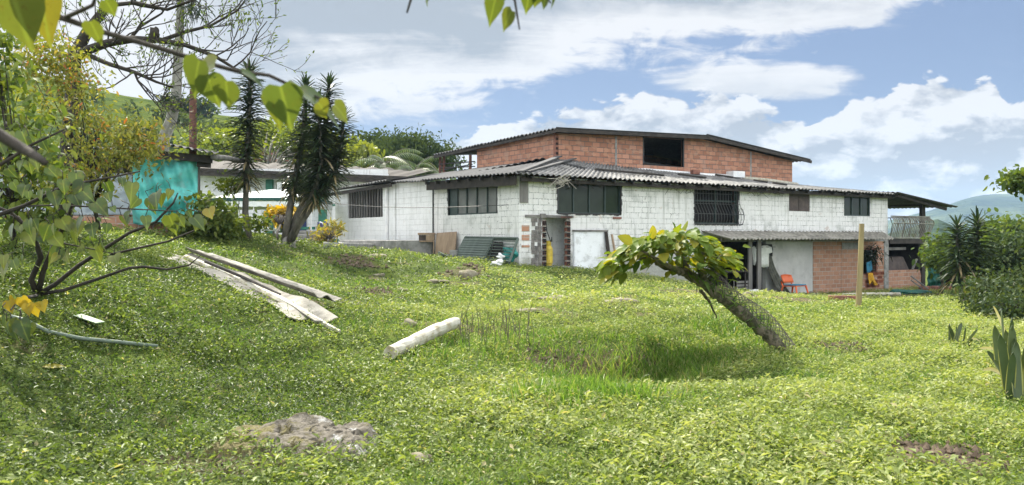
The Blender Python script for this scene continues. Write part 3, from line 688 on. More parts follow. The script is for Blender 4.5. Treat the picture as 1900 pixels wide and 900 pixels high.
def ragged(wall, r, side='lrtb', w=.07, mat='cement'):
    """broken mortar edge round an opening"""
    mb = MB(); t0, t1, z0, z1 = r
    for s_ in side:
        m = int(((z1-z0) if s_ in 'lr' else (t1-t0))/.11)
        for k in range(m):
            q = random.uniform(.02, w); g_ = .012+random.random()*.01
            if s_ in 'lr':
                a = z0+(z1-z0)*k/m; b = z0+(z1-z0)*(k+1)/m
                if s_ == 'l': wall.box(mb, t0-q, t0+.02, -.05, g_, a, b)
                else: wall.box(mb, t1-.02, t1+q, -.05, g_, a, b)
            else:
                a = t0+(t1-t0)*k/m; b = t0+(t1-t0)*(k+1)/m
                if s_ == 'b': wall.box(mb, a, b, -.05, g_, z0-q*.8, z0+.02)
                else: wall.box(mb, a, b, -.05, g_, z1-.02, z1+q)
    return wall.build(mb, 'mortar_edge', M[mat], house)
window(FW, W1, 4, M['greenframe'], M['glass'], jamb=0)
ragged(FW, W1, 'lrb', .09, 'iron')
mb = MB()
for a, b in ((1040, 1060), (1137, 1152)): mb = MB(); FW.box(mb, FW.t(a), FW.t(b), -.02, .05, W1[2]-.17, W1[2]-.1); FW.build(mb, 'sill_brick', M['hollow'], house)
WL = LW.rect(832, 342, 922, 398); window(LW, WL, 4, M['greenframe'], M['glassgrey'], rail=None, jamb=.55); ragged(LW, WL, 'lr', .08, 'iron')
# barred window: opening backed in black, green frame, bowed grille
mb = MB(); t0, t1, z0, z1 = W2; w = .07
for a, b, c, d in ((t0, t1, z1-w, z1), (t0, t1, z0, z0+w), (t0, t0+w, z0+w+.001, z1-w-.001), (t1-w, t1, z0+w+.001, z1-w-.001), ((t0+t1)/2-.03, (t0+t1)/2+.03, z0+w+.001, z1-w-.001), (t0+w+.001, t1-w-.001, z0+.95, z0+1.01)): FW.box(mb, a, b, -.14, -.05, c, d)
bw = FW.build(mb, 'window', M['greenframe'], house)
gr = MB(); nb = 17
for k in range(nb):
    q = t0-.06+(t1-t0+.12)*k/(nb-1)
    gr.tube([(q, -.04, z1+.03), (q, -.05, z0+.85), (q, -.12, z0+.72), (q, -.28, z0+.42), (q, -.29, z0+.2), (q, -.22, z0-.02), (q, -.03, z0-.05)], .011, 5)
for zz, dd in ((z1-.25, .05), (z0+.85, .06), (z0+.42, .28), (z0-.0, .23)):
    gr.tube([(t0-.07, -.01, zz), (t0-.07, -dd, zz), (t1+.07, -dd, zz), (t1+.07, -.01, zz)], .012, 5)
gr.tube([(t1+.06+.22*math.sin(a), -.1, z0+.33+.36*math.cos(a)) for a in np.linspace(0, math.pi, 10)], .012, 5)
FW.build(gr, 'grille', M['grille'], bw); ragged(FW, W2, 'lrb', .07, 'iron')
mb = MB(); FW.box(mb, t0-.3, t1+.3, -.62, -.6, z0-.3, z1+.3); FW.build(mb, 'shade_backing', M['black'], bw)  # black sheet standing in for the dark of the unlit room
# brown two-leaf shutter and small green window
mb = MB(); t0, t1, z0, z1 = W3; FW.box(mb, t0, (t0+t1)/2-.012, -.09, -.05, z0, z1); FW.box(mb, (t0+t1)/2+.012, t1, -.09, -.045, z0, z1)
FW.box(mb, t0+.08, (t0+t1)/2-.1, -.049, -.03, z0+.1, z1-.12); FW.build(mb, 'window', M['brown'], house)
window(FW, W4, 3, M['greenframe'], M['glass'])
# weathered board near the corner
mb = MB(); r = FW.rect(964, 331, 979, 376); FW.box(mb, r[0], r[1], .0, .04, r[2], r[3]+.3); FW.build(mb, 'corner_board', M['greywood'], house)

# doorway: alcove with broken hollow-brick jambs
t0, t1, z0, z1 = DO
al = MB(); dz = .95
al.quad((t0-.35, dz, z0-.05), (t1+.5, dz, z0-.05), (t1+.5, dz, z1+.4), (t0-.35, dz, z1+.4)); al.quad((t0-.02, .22, z0-.05), (t0-.35, dz, z0-.05), (t0-.35, dz, z1+.4), (t0-.02, .22, z1+.4)); al.quad((t1+.5, dz, z0-.05), (t1+.02, .22, z0-.05), (t1+.02, .22, z1+.4), (t1+.5, dz, z1+.4))
al.quad((t0-.35, dz, z1+.3), (t1+.5, dz, z1+.3), (t1+.02, .22, z1+.01), (t0-.02, .22, z1+.01))
al.quad((t0-.35, .02, z0+.0), (t1+.5, .02, z0+.0), (t1+.5, dz, z0+.0), (t0-.35, dz, z0+.0))
FW.build(al, 'alcove', M['whiteflat'], house)
for side, q in ((0, t0), (1, t1-.17)):
    z = z0; door = MB(); hol = MB(); mo = MB()
    while z < z1-.12:
        h_ = .16+random.uniform(-.015, .015); o_ = random.uniform(-.025, .03)
        FW.box(door, q+o_+.02, q+.13+o_, -.18, .03+random.random()*.02, z, z+h_); z += h_+.055
    jm = FW.build(door, 'door_jamb', M['hollow'], house); z = z0
    while z < z1-.12:
        for a in (.015, .088):
            for b in (.015, .09): FW.box(hol, q+a, q+a+.062, .03, .056, z+b, z+b+.062)
        FW.box(mo, q-.01, q+.17, -.16, .022, z+.164, z+.214); z += .215
    FW.build(hol, 'hollow', M['black'], jm); FW.build(mo, 'mortar', M['cementpale'], jm)  # black blocks paint in the dark of the brick holes
mb = MB(); FW.box(mb, FW.t(974), t1+.12, -.05, .05, z1, z1+.09); FW.box(mb, t0-.1, t0+.12, -.02, .07, z1-.02, z1+.14); FW.build(mb, 'lintel', M['greywood'], house)
mb = MB(); FW.box(mb, t0-.05, t1+.15, -.2, .22, z0-.14, z0-.003); FW.build(mb, 'threshold', M['concrete'], house)
# sooty patch of bare bricks left of the doorway
mb = MB()
rr = random.Random(4)
for j in range(14):
    for i in range(3):
        if rr.random() < .78 or i == 2:
            a = FW.t(986)+i*.14+rr.uniform(-.02, .02); z = z0+.03+j*.145
            if z < z1-.15: FW.box(mb, a, min(a+.135, t0-.03), .0, .02+rr.random()*.012, z, z+.135)
FW.build(mb, 'sooty_patch', plain('soot', (.10, .095, .09), (.22, .20, .185), .95, 5, .3), house)
for a, b in ((418, 429), (436, 446), (455, 459)): mb = MB(); r = FW.rect(968, a, 982, b); FW.box(mb, r[0], r[1], 0, .022, r[2], r[3]); FW.build(mb, 'bare_brick', M['clay2'], house)
# low projecting panel right of the doorway with a grey coping
mb = MB(); r = FW.rect(1062.5, 430, 1122, 505); FW.box(mb, r[0], r[1], .0, .12, -1.2, r[3]); FW.build(mb, 'low_panel', M['whitewash'], house)
mb = MB(); FW.box(mb, r[0]-.02, r[1]+.05, .0, .16, r[3]+.003, r[3]+.07); FW.build(mb, 'coping', M['greywood'], house)

# conduit on the left wall
mb = MB(); t_ = LW.t(804.5); mb.tube([(t_, -.03, .6), (t_, -.03, 3.8)], .03, 6); LW.build(mb, 'conduit', M['iron'], house)

# ---------------- annex (left end) and recessed stretch
zAn = lin(tL, LW.z(622, 356), tB, LW.z(735, 341)); zMid = lin(tB, LW.z(735, 341)+.05, tA, LW.z(804, 337))
WA = LW.rect(645, 352, 710, 404)
LW.wall('annex_wall', M['whiteflat'], house, tL, tB, low, zAn, [WA], .22)
LW.wall('wall', M['whiteflat'], house, tB+.02, tA-.02, low, zMid, (), .2)
mb = MB(); mb.hexa([(tL, .22, -1), (tL+.2, .22, -1), (tL+.2, 5, -1), (tL, 5, -1), (tL, .22, zAn(tL)), (tL+.2, .22, zAn(tL)), (tL+.2, 5, zAn(tL)+.9), (tL, 5, zAn(tL)+.9)]); LW.build(mb, 'annex_wall', M['whiteflat'], house)
mb = MB(); mb.hexa([(tL, 5, -1), (tA, 5, -1), (tA, 5.2, -1), (tL, 5.2, -1), (tL, 5, 4.4), (tA, 5, 4.6), (tA, 5.2, 4.6), (tL, 5.2, 4.4)]); LW.build(mb, 'back_wall', M['whiteflat'], house)
mb = MB(); t0, t1, z0, z1 = WA
for k in range(14): q = t0+.06+(t1-t0-.12)*k/13; LW.box(mb, q-.035, q+.035, -.12, -.06, z0-.01, z1+.02)
wb = LW.build(mb, 'window', M['greywood'], house)
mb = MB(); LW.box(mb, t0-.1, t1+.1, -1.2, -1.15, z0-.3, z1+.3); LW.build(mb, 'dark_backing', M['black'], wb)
mb = MB(); q = LW.t(720); mb.tube([(q, -.07, .9), (q, -.07, LW.z(720, 346))], .09, 8); LW.build(mb, 'downpipe', M['whiteplastic'], house)
mb = MB(); LW.box(mb, tB-.30, tB, .0, .05, -.5, zAn(tB)-.02); LW.build(mb, 'pilaster', M['whiteflat'], house)

# ---------------- upper brick storey
iF = FW.i
B0 = Vector(C0)+iF*3.0
BW = Wall((B0.x, B0.y), (.867, .498)); q0, q1 = BW.t(1030), BW.t(1470)
BC = BW.O+BW.u*q0; BL = Wall((BC.x, BC.y), (.6, -.8)); l0 = BL.t(885)
tR = BW.t(1302)
zr = lambda px, py: BW.z(px, py)
def ztop(t): 
    a, b, c = zr(1030, 247), zr(1302, 258), zr(1470, 299)
    return a+(b-a)*(t-q0)/(tR-q0) if t < tR else b+(c-b)*(t-tR)/(q1-tR)
BH = BW.rect(1193, 255, 1269, 308)
BH = (BH[0], BH[1], BH[2], BH[3]-.02)
zbase = lin(q0, zr(1030, 297), q1, zr(1470, 340))
BW.wall('upper_wall', M['clay'], house, q0, q1, lambda t: 3.2, ztop, [BH], .18, extra_t=(tR,))
zl = lin(0, ztop(q0), l0, BL.z(885, 276))
BL.wall('upper_wall', M['clay'], house, l0, -.02, lambda t: 3.4, zl, (), .18)
mb = MB(); BW.box(mb, q0-.02, q0+.14, -.1, .05, 3.6, ztop(q0)-.02); BW.build(mb, 'corner_pier', M['hollow'], house)
hol = MB()
z = zbase(q0)
while z < ztop(q0)-.2:
    for a in (.0, .07): BW.box(hol, q0+a, q0+a+.045, .05, .07, z+.03, z+.13)
    z += .2
BW.build(hol, 'hollow', M['black'], house)  # black blocks in place of shaded holes in the pier bricks
for px in (1143, 1393): st = MB(); t_ = BW.t(px); BW.box(st, t_-.05, t_+.05, -.02, .012, zbase(t_), ztop(t_)-.03); BW.build(st, 'mortar_seam', M['concrete'], house)
# inside of the upper room
mb = MB(); mb.hexa([(q1-.18, .18, 3.4), (q1, .18, 3.4), (q1, 5.4, 3.4), (q1-.18, 5.4, 3.4), (q1-.18, .18, ztop(q1)), (q1, .18, ztop(q1)), (q1, 5.4, ztop(q1)), (q1-.18, 5.4, ztop(q1))]); BW.build(mb, 'upper_wall', M['clay'], house)
BWb = Wall((BW.O+BW.i*5.5)[:], (.867, .498)); BWb.wall('upper_wall', M['clay'], house, q0-.6, q1, lambda t: 3.4, lambda t: ztop(t)+.04, (), .18, extra_t=(tR,))
mb = MB(); BW.box(mb, q0, q1, -5.4, -.2, 4.0, 4.12); BW.build(mb, 'floor', M['concrete'], house)
mb = MB(); mb.bar((BH[0]-.3, 1.6, BH[2]+.35), (BH[1]+.6, .9, BH[2]+.1), .09); mb.bar((BH[0]+.1, 2.4, BH[2]+.8), (BH[1]+.4, 2.6, BH[2]+.85), .08); mb.bar((BH[0]+.9, 1.2, BH[2]-.1), (BH[0]+1.0, 1.2, BH[2]+.3), .06)
mb.bar((BH[0]-.1, 3, BH[3]-.25), (BH[1]+.2, 3, BH[3]-.2), .1); BW.build(mb, 'rafter', M['iron'], house)
mb = MB(); BW.box(mb, BH[0]-.01, BH[0]+.05, -.1, .02, BH[2], BH[3]); BW.box(mb, BH[1]-.05, BH[1]+.01, -.1, .02, BH[2], BH[3]); BW.box(mb, BH[0], BH[1], -.1, .02, BH[3]-.0, BH[3]+.06); BW.build(mb, 'window_frame', M['iron'], house)

# ---------------- corrugated roofs
def sheet(a, b, c, d, wave=.18, amp=.026, name='roof', mat='cement', parent=None, jig=.02, rows=5, th=.014, sag=0.0, lap=True):
    """a->b: lower edge, d->c: upper edge; ribs run from lower to upper"""
    a, b, c, d = (Vector(p) for p in (a, b, c, d)); n = max(int((b-a).length/wave), 3)*6
    mb = MB(); nr = ((b-a).cross(d-a)).normalized(); nr = nr if nr.z > 0 else -nr
    rr = random.Random(int(abs(a.x*91+a.y*37)*10)); off = [rr.uniform(-1, 1) for _ in range(n//18+3)]
    for j in range(rows+1):
        v = j/rows
        for i in range(n+1):
            u = i/n; p = a.lerp(b, u).lerp(d.lerp(c, u), v)
            ph = 2*math.pi*i/6; k = off[i//18]
            p = p+nr*(amp*math.cos(ph)+jig*k*.6-sag*math.sin(math.pi*v))
            if j == 0: p = p+(p-d.lerp(c, u)).normalized()*jig*3*k
            mb.v.append(tuple(p))
    for j in range(rows):
        for i in range(n):
            q = j*(n+1)+i; mb.f.append((q, q+1, q+n+2, q+n+1))
    return mb.build(name, M[mat], parent, smooth=False, solid=th)
OH = .55     # eave overhang
ze = lambda t: zF(t)-.02
rEnd = tE+.35
# front lean-to: eave line to the foot of the brick wall
def bpt(t, dz=0.0): return BW.pt(t, .02, zbase(t)+dz)
sheet(FW.pt(-.5, OH, ze(0)+.05), FW.pt(rEnd, OH, ze(rEnd)+.04), BW.pt(q1+.9, .02, zbase(q1)-.12), bpt(q0, .03), wave=.23, amp=.034, mat='cement', parent=house, jig=.022, rows=6)
sheet(BW.pt(q1+.6, .0, zbase(q1)-.16), FW.pt(rEnd, OH, ze(rEnd)+.05), FW.pt(rEnd, -8.5, ze(rEnd)+1.0), BW.pt(q1+.6, -6, zbase(q1)+.0), wave=.25, mat='cement', parent=house)
# left lean-to
lz = lambda t: zLW(t)
sheet(LW.pt(tA-.15, OH, lz(tA)+.1), LW.pt(.45, OH, ze(0)+.06), BL.pt(-.02, .02, zbase(q0)+.04), BL.pt(l0, .02, BL.z(885, 313)), wave=.24, amp=.03, mat='cementdark', parent=house)
sheet(LW.pt(tB-.4, OH*.7, zAn(tB)+.1), LW.pt(tA+.2, OH*.8, lz(tA)+.04), LW.pt(tA+.2, -5.4, lz(tA)+1.15), LW.pt(tB-.4, -5.4, zAn(tB)+1.1), wave=.24, amp=.03, mat='cementdark', parent=house)
sheet(LW.pt(tL-.7, .7, zAn(tL)+.0), LW.pt(tB+.3, .6, zAn(tB)+.12), LW.pt(tB+.3, -5.3, zAn(tB)+.95), LW.pt(tL-.7, -5.3, zAn(tL)+.95), wave=.26, amp=.035, mat='cementdark', parent=house)
sheet(LW.pt(tA+.1, -.3, lz(tA)+.15), LW.pt(l0*.4, -3.0, BL.z(885, 313)-.05), BL.pt(l0, -5.5, 5.1), LW.pt(tA, -5.5, lz(tA)+1.1), wave=.3, mat='cementdark', parent=house)
# hip flashing
mb = MB(); mb.bar(FW.pt(-.25, .5, ze(0)+.13), BW.pt(q0+.15, .1, zbase(q0)+.16), .26, .05); mb.bar(FW.pt(.1, .4, ze(0)+.15), BW.pt(q0+.9, .1, zbase(q0)+.1), .22, .04); mb.build('hip_cap', M['cementdark'], house)
# dark fascia and rafter ends under the eaves
mb = MB(); mb.bar(LW.pt(tA, .30, lz(tA)-.16), LW.pt(.22, .30, ze(0)-.18), .07, .34); mb.build('fascia', M['darkwood'], house)
mb = MB(); mb.bar(FW.pt(-.1, .3, ze(0)-.13), FW.pt(tE, .3, ze(tE)-.10), .06, .14)
mb.build('fascia', M['darkwood'], house)
for k in range(24): mb = MB(); t_ = .3+k*(tE-.4)/23; mb.bar(FW.pt(t_, -.1, zF(t_)-.02), FW.pt(t_, .5, zF(t_)-.07), .07, .11); mb.build('rafter_tail', M['darkwood'], house)
for k in range(8): mb = MB(); t_ = tA+.2+k*(-tA-.4)/7; mb.bar(LW.pt(t_, -.1, zLW(t_)-.01), LW.pt(t_, .5, zLW(t_)-.05), .08, .12); mb.build('rafter_tail', M['darkwood'], house)
mb = MB(); mb.bar(LW.pt(tL-.5, .35, zAn(tL)-.17), LW.pt(tB+.2, .35, zAn(tB)-.07), .06, .16); mb.build('fascia', M['darkwood'], house)
# upper roof: two slopes, ridge running back
ov = .45; zrt = ztop(tR)+.06
lfe = BW.pt(q0-.25, ov, zr(1022, 240)); 
farL = BL.pt(BL.t(815), .35, BL.z(815, 288))
rdF = BW.pt(tR, ov, zrt+.04); rdB = BW.pt(tR, -7.6, zrt+.06)
sheet(lfe, farL, rdB, rdF, wave=.25, amp=.04, mat='cementdark', parent=house, jig=.015, rows=8)
rtF = BW.pt(BW.t(1492), ov, zr(1490, 298)+.0); rtB = BW.pt(BW.t(1492), -7.6, zr(1490, 298))
sheet(rtF, rtB, BW.pt(tR-.1, -7.6, zrt+.1), BW.pt(tR-.1, ov, zrt+.09), wave=.25, amp=.04, mat='cementdark', parent=house, jig=.015, rows=8)
mb = MB(); mb.bar(lfe+Vector((0, .02, -.1)), rdF+Vector((0, .02, -.09)), .08, .14); mb.bar(rtF+Vector((0, .02, -.1)), rdF+Vector((0, .02, -.09)), .08, .14); mb.bar(lfe+Vector((.02, .1, -.12)), farL+Vector((.05, 0, -.12)), .08, .12)
mb.build('barge_board', M['darkwood'], house)
# open terrace at the far left under the upper roof
for px in (820, 827, 876): 
    tr = MB(); t_ = BL.t(px); b = BL.pt(t_, .1, BL.z(px, 322)); tr.bar(b, BL.pt(t_, .1, BL.z(px, 288)), .13); tr.build('terrace_post', M['rust'], house)
for a, b, c, d in ((818, 305, 885, 300), (818, 312, 885, 309), (820, 317, 880, 305), (840, 330, 885, 315)):
    tr = MB(); tr.tube([BL.pt(BL.t(a), .12, BL.z(a, b)), BL.pt(BL.t(c), .12, BL.z(c, d))], .03, 5); tr.build('terrace_rail', M['iron'], house)

# things lying on the front roof
def onroof(px, py, lift=.07):
    """point on the lean-to slope under a photo pixel"""
    a = FW.pt(0, OH, ze(0)+.05); b = FW.pt(tE, OH, ze(tE)+.04); c = bpt(q0)
    nrm_ = (b-a).cross(c-a).normalized(); o = Vector((0, 0, EYE)); d = Vector(((px-950)/F, 1, (HZ-py)/F))
    s_ = (a-o).dot(nrm_)/d.dot(nrm_); return o+d*s_+Vector((0, 0, lift))
def wallfoot(px, py, out=.12): t_, z_ = BW.tz(px, py); return BW.pt(t_, out, z_)
mb = MB(); pts = [wallfoot(px, py, .14) for px, py in ((1176, 315), (1192, 317), (1240, 321), (1300, 326), (1370, 330))]
mb.tube(pts, [.05, .11, .12, .12, .12], 10); tag(mb.build('gutter_pipe', M['whiteplastic'], None, smooth=True), 'long white gutter pipe lying along the foot of the orange block wall', 'pipe')
mb = MB(); mb.tube([wallfoot(px, py, .14) for px, py in ((1374, 331), (1420, 335), (1475, 343))], .10, 10); tag(mb.build('gutter_pipe', M['pvc'], None, smooth=True), 'shorter dirty pipe on the roof right of the long white gutter pipe', 'pipe')
for a, b, c, d, lb in ((1104, 317, 1215, 327, 'longest dark batten lying on the grey roof above the four pane window'), (1195, 324, 1232, 329, 'short dark batten on the roof above the right edge of the four pane window'),
                       (1258, 326, 1310, 333, 'dark batten on the roof above the barred window'), (1327, 327, 1360, 332, 'dark batten on the roof right of the barred window'), (1398, 337, 1424, 341, 'dark batten on the roof near the brown shutter'),
                       (1433, 342, 1460, 346, 'rightmost dark batten on the roof below the brick wall end')):
    mb = MB(); mb.bar(onroof(a, b), onroof(c, d), .16, .07); tag(mb.build('roof_batten', M['darkwood'], None, bevel=.01), lb, 'batten', 'dark battens lying on the front roof')
mb = MB(); mb.box(wallfoot(1277, 323, .45)+Vector((0, 0, .06)), (.42, .2, .2), Matrix.Rotation(.5, 3, 'Z')); tag(mb.build('loose_brick', M['hollow'], None, bevel=.01), 'single loose hollow brick on the roof below the upper window', 'brick')
mb = MB(); mb.box(wallfoot(1356, 325, .3), (.75, .5, .3), Matrix.Rotation(.5, 3, 'Z')); tag(mb.build('white_crate', M['whiteplastic'], None, bevel=.02), 'small white box standing on the roof against the brick wall', 'box')
mb = MB(); mb.bar(onroof(1035, 303), onroof(1088, 314, .05), .30, .03); tag(mb.build('loose_roof_sheet', M['cementdark'], None), 'grey broken sheeting lying on the roof corner beside the hip cap', 'sheet')
mb = MB(); rr = random.Random(3)
for k in range(16): 
    p = onroof(1040+rr.uniform(-6, 8), 333+rr.uniform(-4, 6), .0); mb.tube([p, p+Vector((rr.uniform(-.3, .3), rr.uniform(-.2, 0), rr.uniform(-.25, .22))), p+Vector((rr.uniform(-.5, .5), rr.uniform(-.3, 0), rr.uniform(-.3, .1)))], .012, 4)
tag(mb.build('wire_tangle', M['cementpale'], None), 'pale tangle of wire and dry vine stuck under the eave', 'wire')

# ---------------- porch roof, posts, balcony at the right end
pz0, pz1 = FW.z(1370, 437)+.06, FW.z(1370, 448)
po = 1.5
prf = sheet(FW.pt(FW.t(1306), po, 1.52), FW.pt(FW.t(1640)-.9, po*.75, 1.50), FW.pt(tE-.5, .02, zfloor+.28), FW.pt(FW.t(1300), .02, zfloor+.28), wave=.23, amp=.036, name='porch_roof', mat='cementpale', parent=house, rows=4)
for px, dy in ((1373, .55), (1383, .75)):
    mb = MB(); t_ = FW.t(px); g_ = FW.pt(t_, dy, 0); zg = hz1(g_.x, g_.y); mb.bar((g_.x, g_.y, zg-.1), (g_.x, g_.y, 1.55), .19, .16); mb.build('porch_post', M['greywood'], house)
mb = MB(); mb.bar(FW.pt(FW.t(1318), .6, 1.5), FW.pt(FW.t(1600), .6, 1.5), .1, .12); mb.build('porch_beam', M['greywood'], house)
mb = MB(); b0 = FW.t(1385); FW.box(mb, b0, FW.t(1508), .0, .8, -1.4, -.98); FW.build(mb, 'porch_step', M['concrete'], house)
# ragged bare-brick window without glass (bushy plant hangs there)
ragged(FW, BWIN, 'lrtb', .10, 'hollow')
mb = MB(); r = FW.rect(1562, 449, 1600, 462); FW.box(mb, r[0], r[1], .0, .012, r[2], r[3]-.02); FW.build(mb, 'lintel', M['concrete'], house)
mb = MB(); rr = random.Random(8)
for k in range(26):
    t_ = rr.uniform(FW.t(1602), FW.t(1638)); z = rr.choice([-.85, -.65, -.45, -.25]); FW.box(mb, t_, t_+.3, 0, .02, z, z+.15)
FW.build(mb, 'bare_brick', plain('red_brick', (.30, .10, .06), (.2, .07, .04), .9, 6, .3), house)

tb0, tb1 = tE+.03, FW.t(1713); 
bal = MB(); FW.box(bal, tb0, tb1+.15, -3.0, .12, zfloor-.30, zfloor-.06); bo = FW.build(bal, 'balcony', M['darkwood'], house)
rl = MB(); zt_ = FW.z(1690, 402); nb_ = 24
for k in range(nb_):
    q = tb0+.05+(tb1-tb0+.2)*k/(nb_-1); ln = .35*(max(0, k-13)/10)
    rl.tube([(q, -.13, zfloor-.05), (q, -.14, zfloor+.1), (q+ln*.6, -.30, zfloor+.72), (q+ln*.6-.05*(k > 12), -.30, zfloor+.85), (q-.12*(k > 12), -.16, zt_)], .026, 5)
for zz, dd in ((zfloor-.02, .14), (zt_, .16), (zfloor+.72, .31)): rl.tube([(tb0, -dd, zz), (tb1+.35, -dd, zz)], .03, 5)
for k in range(8): q = k*.35; rl.tube([(tb1+.2, -.1+q, zfloor-.05), (tb1+.45, -.1+q, zfloor+.72), (tb1+.25, -.1+q, zt_)], .024, 5)
rl.tube([(tb1+.2, -.15, zt_), (tb1+.2, 2.6, zt_)], .028, 5)
FW.build(rl, 'railing', M['cementpale'], bo)
mb = MB(); FW.box(mb, FW.t(1709), FW.t(1715), -.1, .06, -1.2, zfloor-.31); FW.build(mb, 'post', M['darkwood'], bo)
mb = MB(); FW.box(mb, FW.t(1709), FW.t(1715), -.1, .06, zfloor-.05, FW.z(1712, 380)); FW.build(mb, 'post', M['darkwood'], bo)
for q in (tb0+.1, tb1): mb = MB(); FW.box(mb, q, q+.14, -3.2, -3.06, -1.2, FW.z(1712, 380)); FW.build(mb, 'post', M['darkwood'], bo)
zq = FW.z(1700, 364)
rf = sheet(FW.pt(FW.t(1745), .9, FW.z(1747, 386)+.02), FW.pt(FW.t(1756), -3.8, FW.z(1752, 386)+.1), FW.pt(tE-.35, -3.8, zF(tE)+.42), FW.pt(tE-.35, .75, zF(tE)+.08), wave=.26, amp=.03, name='balcony_roof', mat='cementdark', parent=house)
mb = MB(); mb.bar(FW.pt(tE, .5, zF(tE)-.06), FW.pt(FW.t(1738), .5, FW.z(1738, 388)-.03), .08, .12); mb.bar(FW.pt(FW.t(1712), .5, FW.z(1712, 380)), FW.pt(FW.t(1712), -3, FW.z(1712, 380)), .08, .1); mb.build('rafter', M['darkwood'], house)
mb = MB(); r = FW.rect(1649, 501, 1716, 532); mb.hexa([(tb0, 0, -1.4), (FW.t(1718)+.1, 0, -1.4), (FW.t(1718)+.1, .2, -1.4), (tb0, .2, -1.4), (tb0, 0, r[3]), (FW.t(1706), 0, r[3]), (FW.t(1706), .2, r[3]), (tb0, .2, r[3])]); FW.build(mb, 'low_wall', M['clay2'], house)
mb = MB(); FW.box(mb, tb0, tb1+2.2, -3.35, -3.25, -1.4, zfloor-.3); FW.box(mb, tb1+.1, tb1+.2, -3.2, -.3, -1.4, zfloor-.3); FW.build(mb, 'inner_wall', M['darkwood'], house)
mb = MB(); FW.box(mb, tb0+.02, FW.t(1688), -.35, -.2, FW.z(1670, 464), FW.z(1670, 459)); FW.build(mb, 'shelf', M['greywood'], house)

# ================================================================ white outbuilding at the back left, and its roof
OB = Wall(((300-950)/F*46, 46.0), (1, .03)); obz = lambda px, py: OB.z(px, py)
ob = empty('outbuilding', (OB.pt(OB.t(480), 0, 1.5)), 'white outbuilding with green columns and an open dark veranda at the back', 'outbuilding')
D1 = OB.rect(512, 338, 596, 432)
OB.wall('wall', M['whiteback'], ob, OB.t(200), OB.t(720), lambda t: 0.5, lambda t: obz(480, 322), [D1], .25)
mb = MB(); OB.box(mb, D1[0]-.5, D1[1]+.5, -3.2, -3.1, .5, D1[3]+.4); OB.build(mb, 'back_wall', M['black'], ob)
for px in (502, 600): mb = MB(); r = OB.rect(px-(6 if px < 550 else 7), 334, px+(6 if px < 550 else 7), 442); OB.box(mb, r[0], r[1], .0, .35, .4, r[3]); OB.build(mb, 'column', M['green'], ob)
mb = MB(); r = OB.rect(567, 381, 594, 437); OB.box(mb, r[0], r[1], -.35, -.25, .5, r[3]); OB.build(mb, 'panel', M['whiteback'], ob)
mb = MB(); r = OB.rect(553, 362, 567, 428); OB.box(mb, r[0], r[1], -.2, -.15, r[2], r[3]); OB.build(mb, 'door', M['navy'], ob)
mb = MB(); r = OB.rect(560, 421, 586, 426); OB.box(mb, r[0], r[1], .1, .5, r[2], r[3]); OB.build(mb, 'bench', M['green'], ob)
mb = MB(); r = OB.rect(608, 379, 624, 382); OB.box(mb, r[0], r[1], .0, .06, r[2], r[3]); OB.build(mb, 'ledge', M['green'], ob)
mb = MB(); r = OB.rect(372, 318, 602, 327); OB.box(mb, OB.t(350), OB.t(720), .02, .12, r[2], r[3]+.15); OB.build(mb, 'fascia', M['whiteflat'], ob)
sheet(OB.pt(OB.t(360), 1.2, obz(480, 320)), OB.pt(OB.t(745), 1.2, obz(745, 336)), OB.pt(OB.t(800), -5, obz(745, 321)+.6), OB.pt(OB.t(300), -5, obz(480, 300)+.6), wave=.8, amp=.06, mat='roofbrown', parent=ob)
mb = MB(); mb.bar(OB.pt(OB.t(360), 1.1, obz(480, 321)), OB.pt(OB.t(760), 1.1, obz(745, 337)), .1, .45); mb.build('fascia', M['darkwood'], ob)
mb = MB(); 
for k in range(3): OB.box(mb, OB.t(545), OB.t(625), .4+.35*k, .75+.35*k, .4, 1.75-.3*k)
OB.build(mb, 'step', M['concrete'], ob)

# distant little house on the hillside
dh = empty('distant_house', P(500, 306, 95), 'small white two storey house on the hillside behind the tall palms', 'house')
DW = Wall(((440-950)/F*95, 95), (1, .1)); r = DW.rect(478, 284, 532, 312)
mb = MB(); DW.box(mb, r[0], r[1], -4, 0, r[2]-4, r[3]-.3); DW.build(mb, 'wall', M['whiteflat'], dh)
mb = MB(); DW.box(mb, r[0]-.5, r[1]+.5, -4.5, .6, r[3]-.28, r[3]+.1); DW.box(mb, r[0]-.3, r[1]+.3, 0, .7, (r[2]+r[3])/2-.15, (r[2]+r[3])/2+.1); DW.build(mb, 'roof', M['hollow'], dh)
for a, b, c, d in ((484, 289, 492, 296), (500, 288, 507, 297), (514, 299, 522, 306), (486, 300, 494, 306), (517, 288, 525, 295)):
    mb = MB(); r2 = DW.rect(a, b, c, d); DW.box(mb, r2[0], r2[1], .01, .08, r2[2], r2[3]); DW.build(mb, 'window', M['brown'], dh)

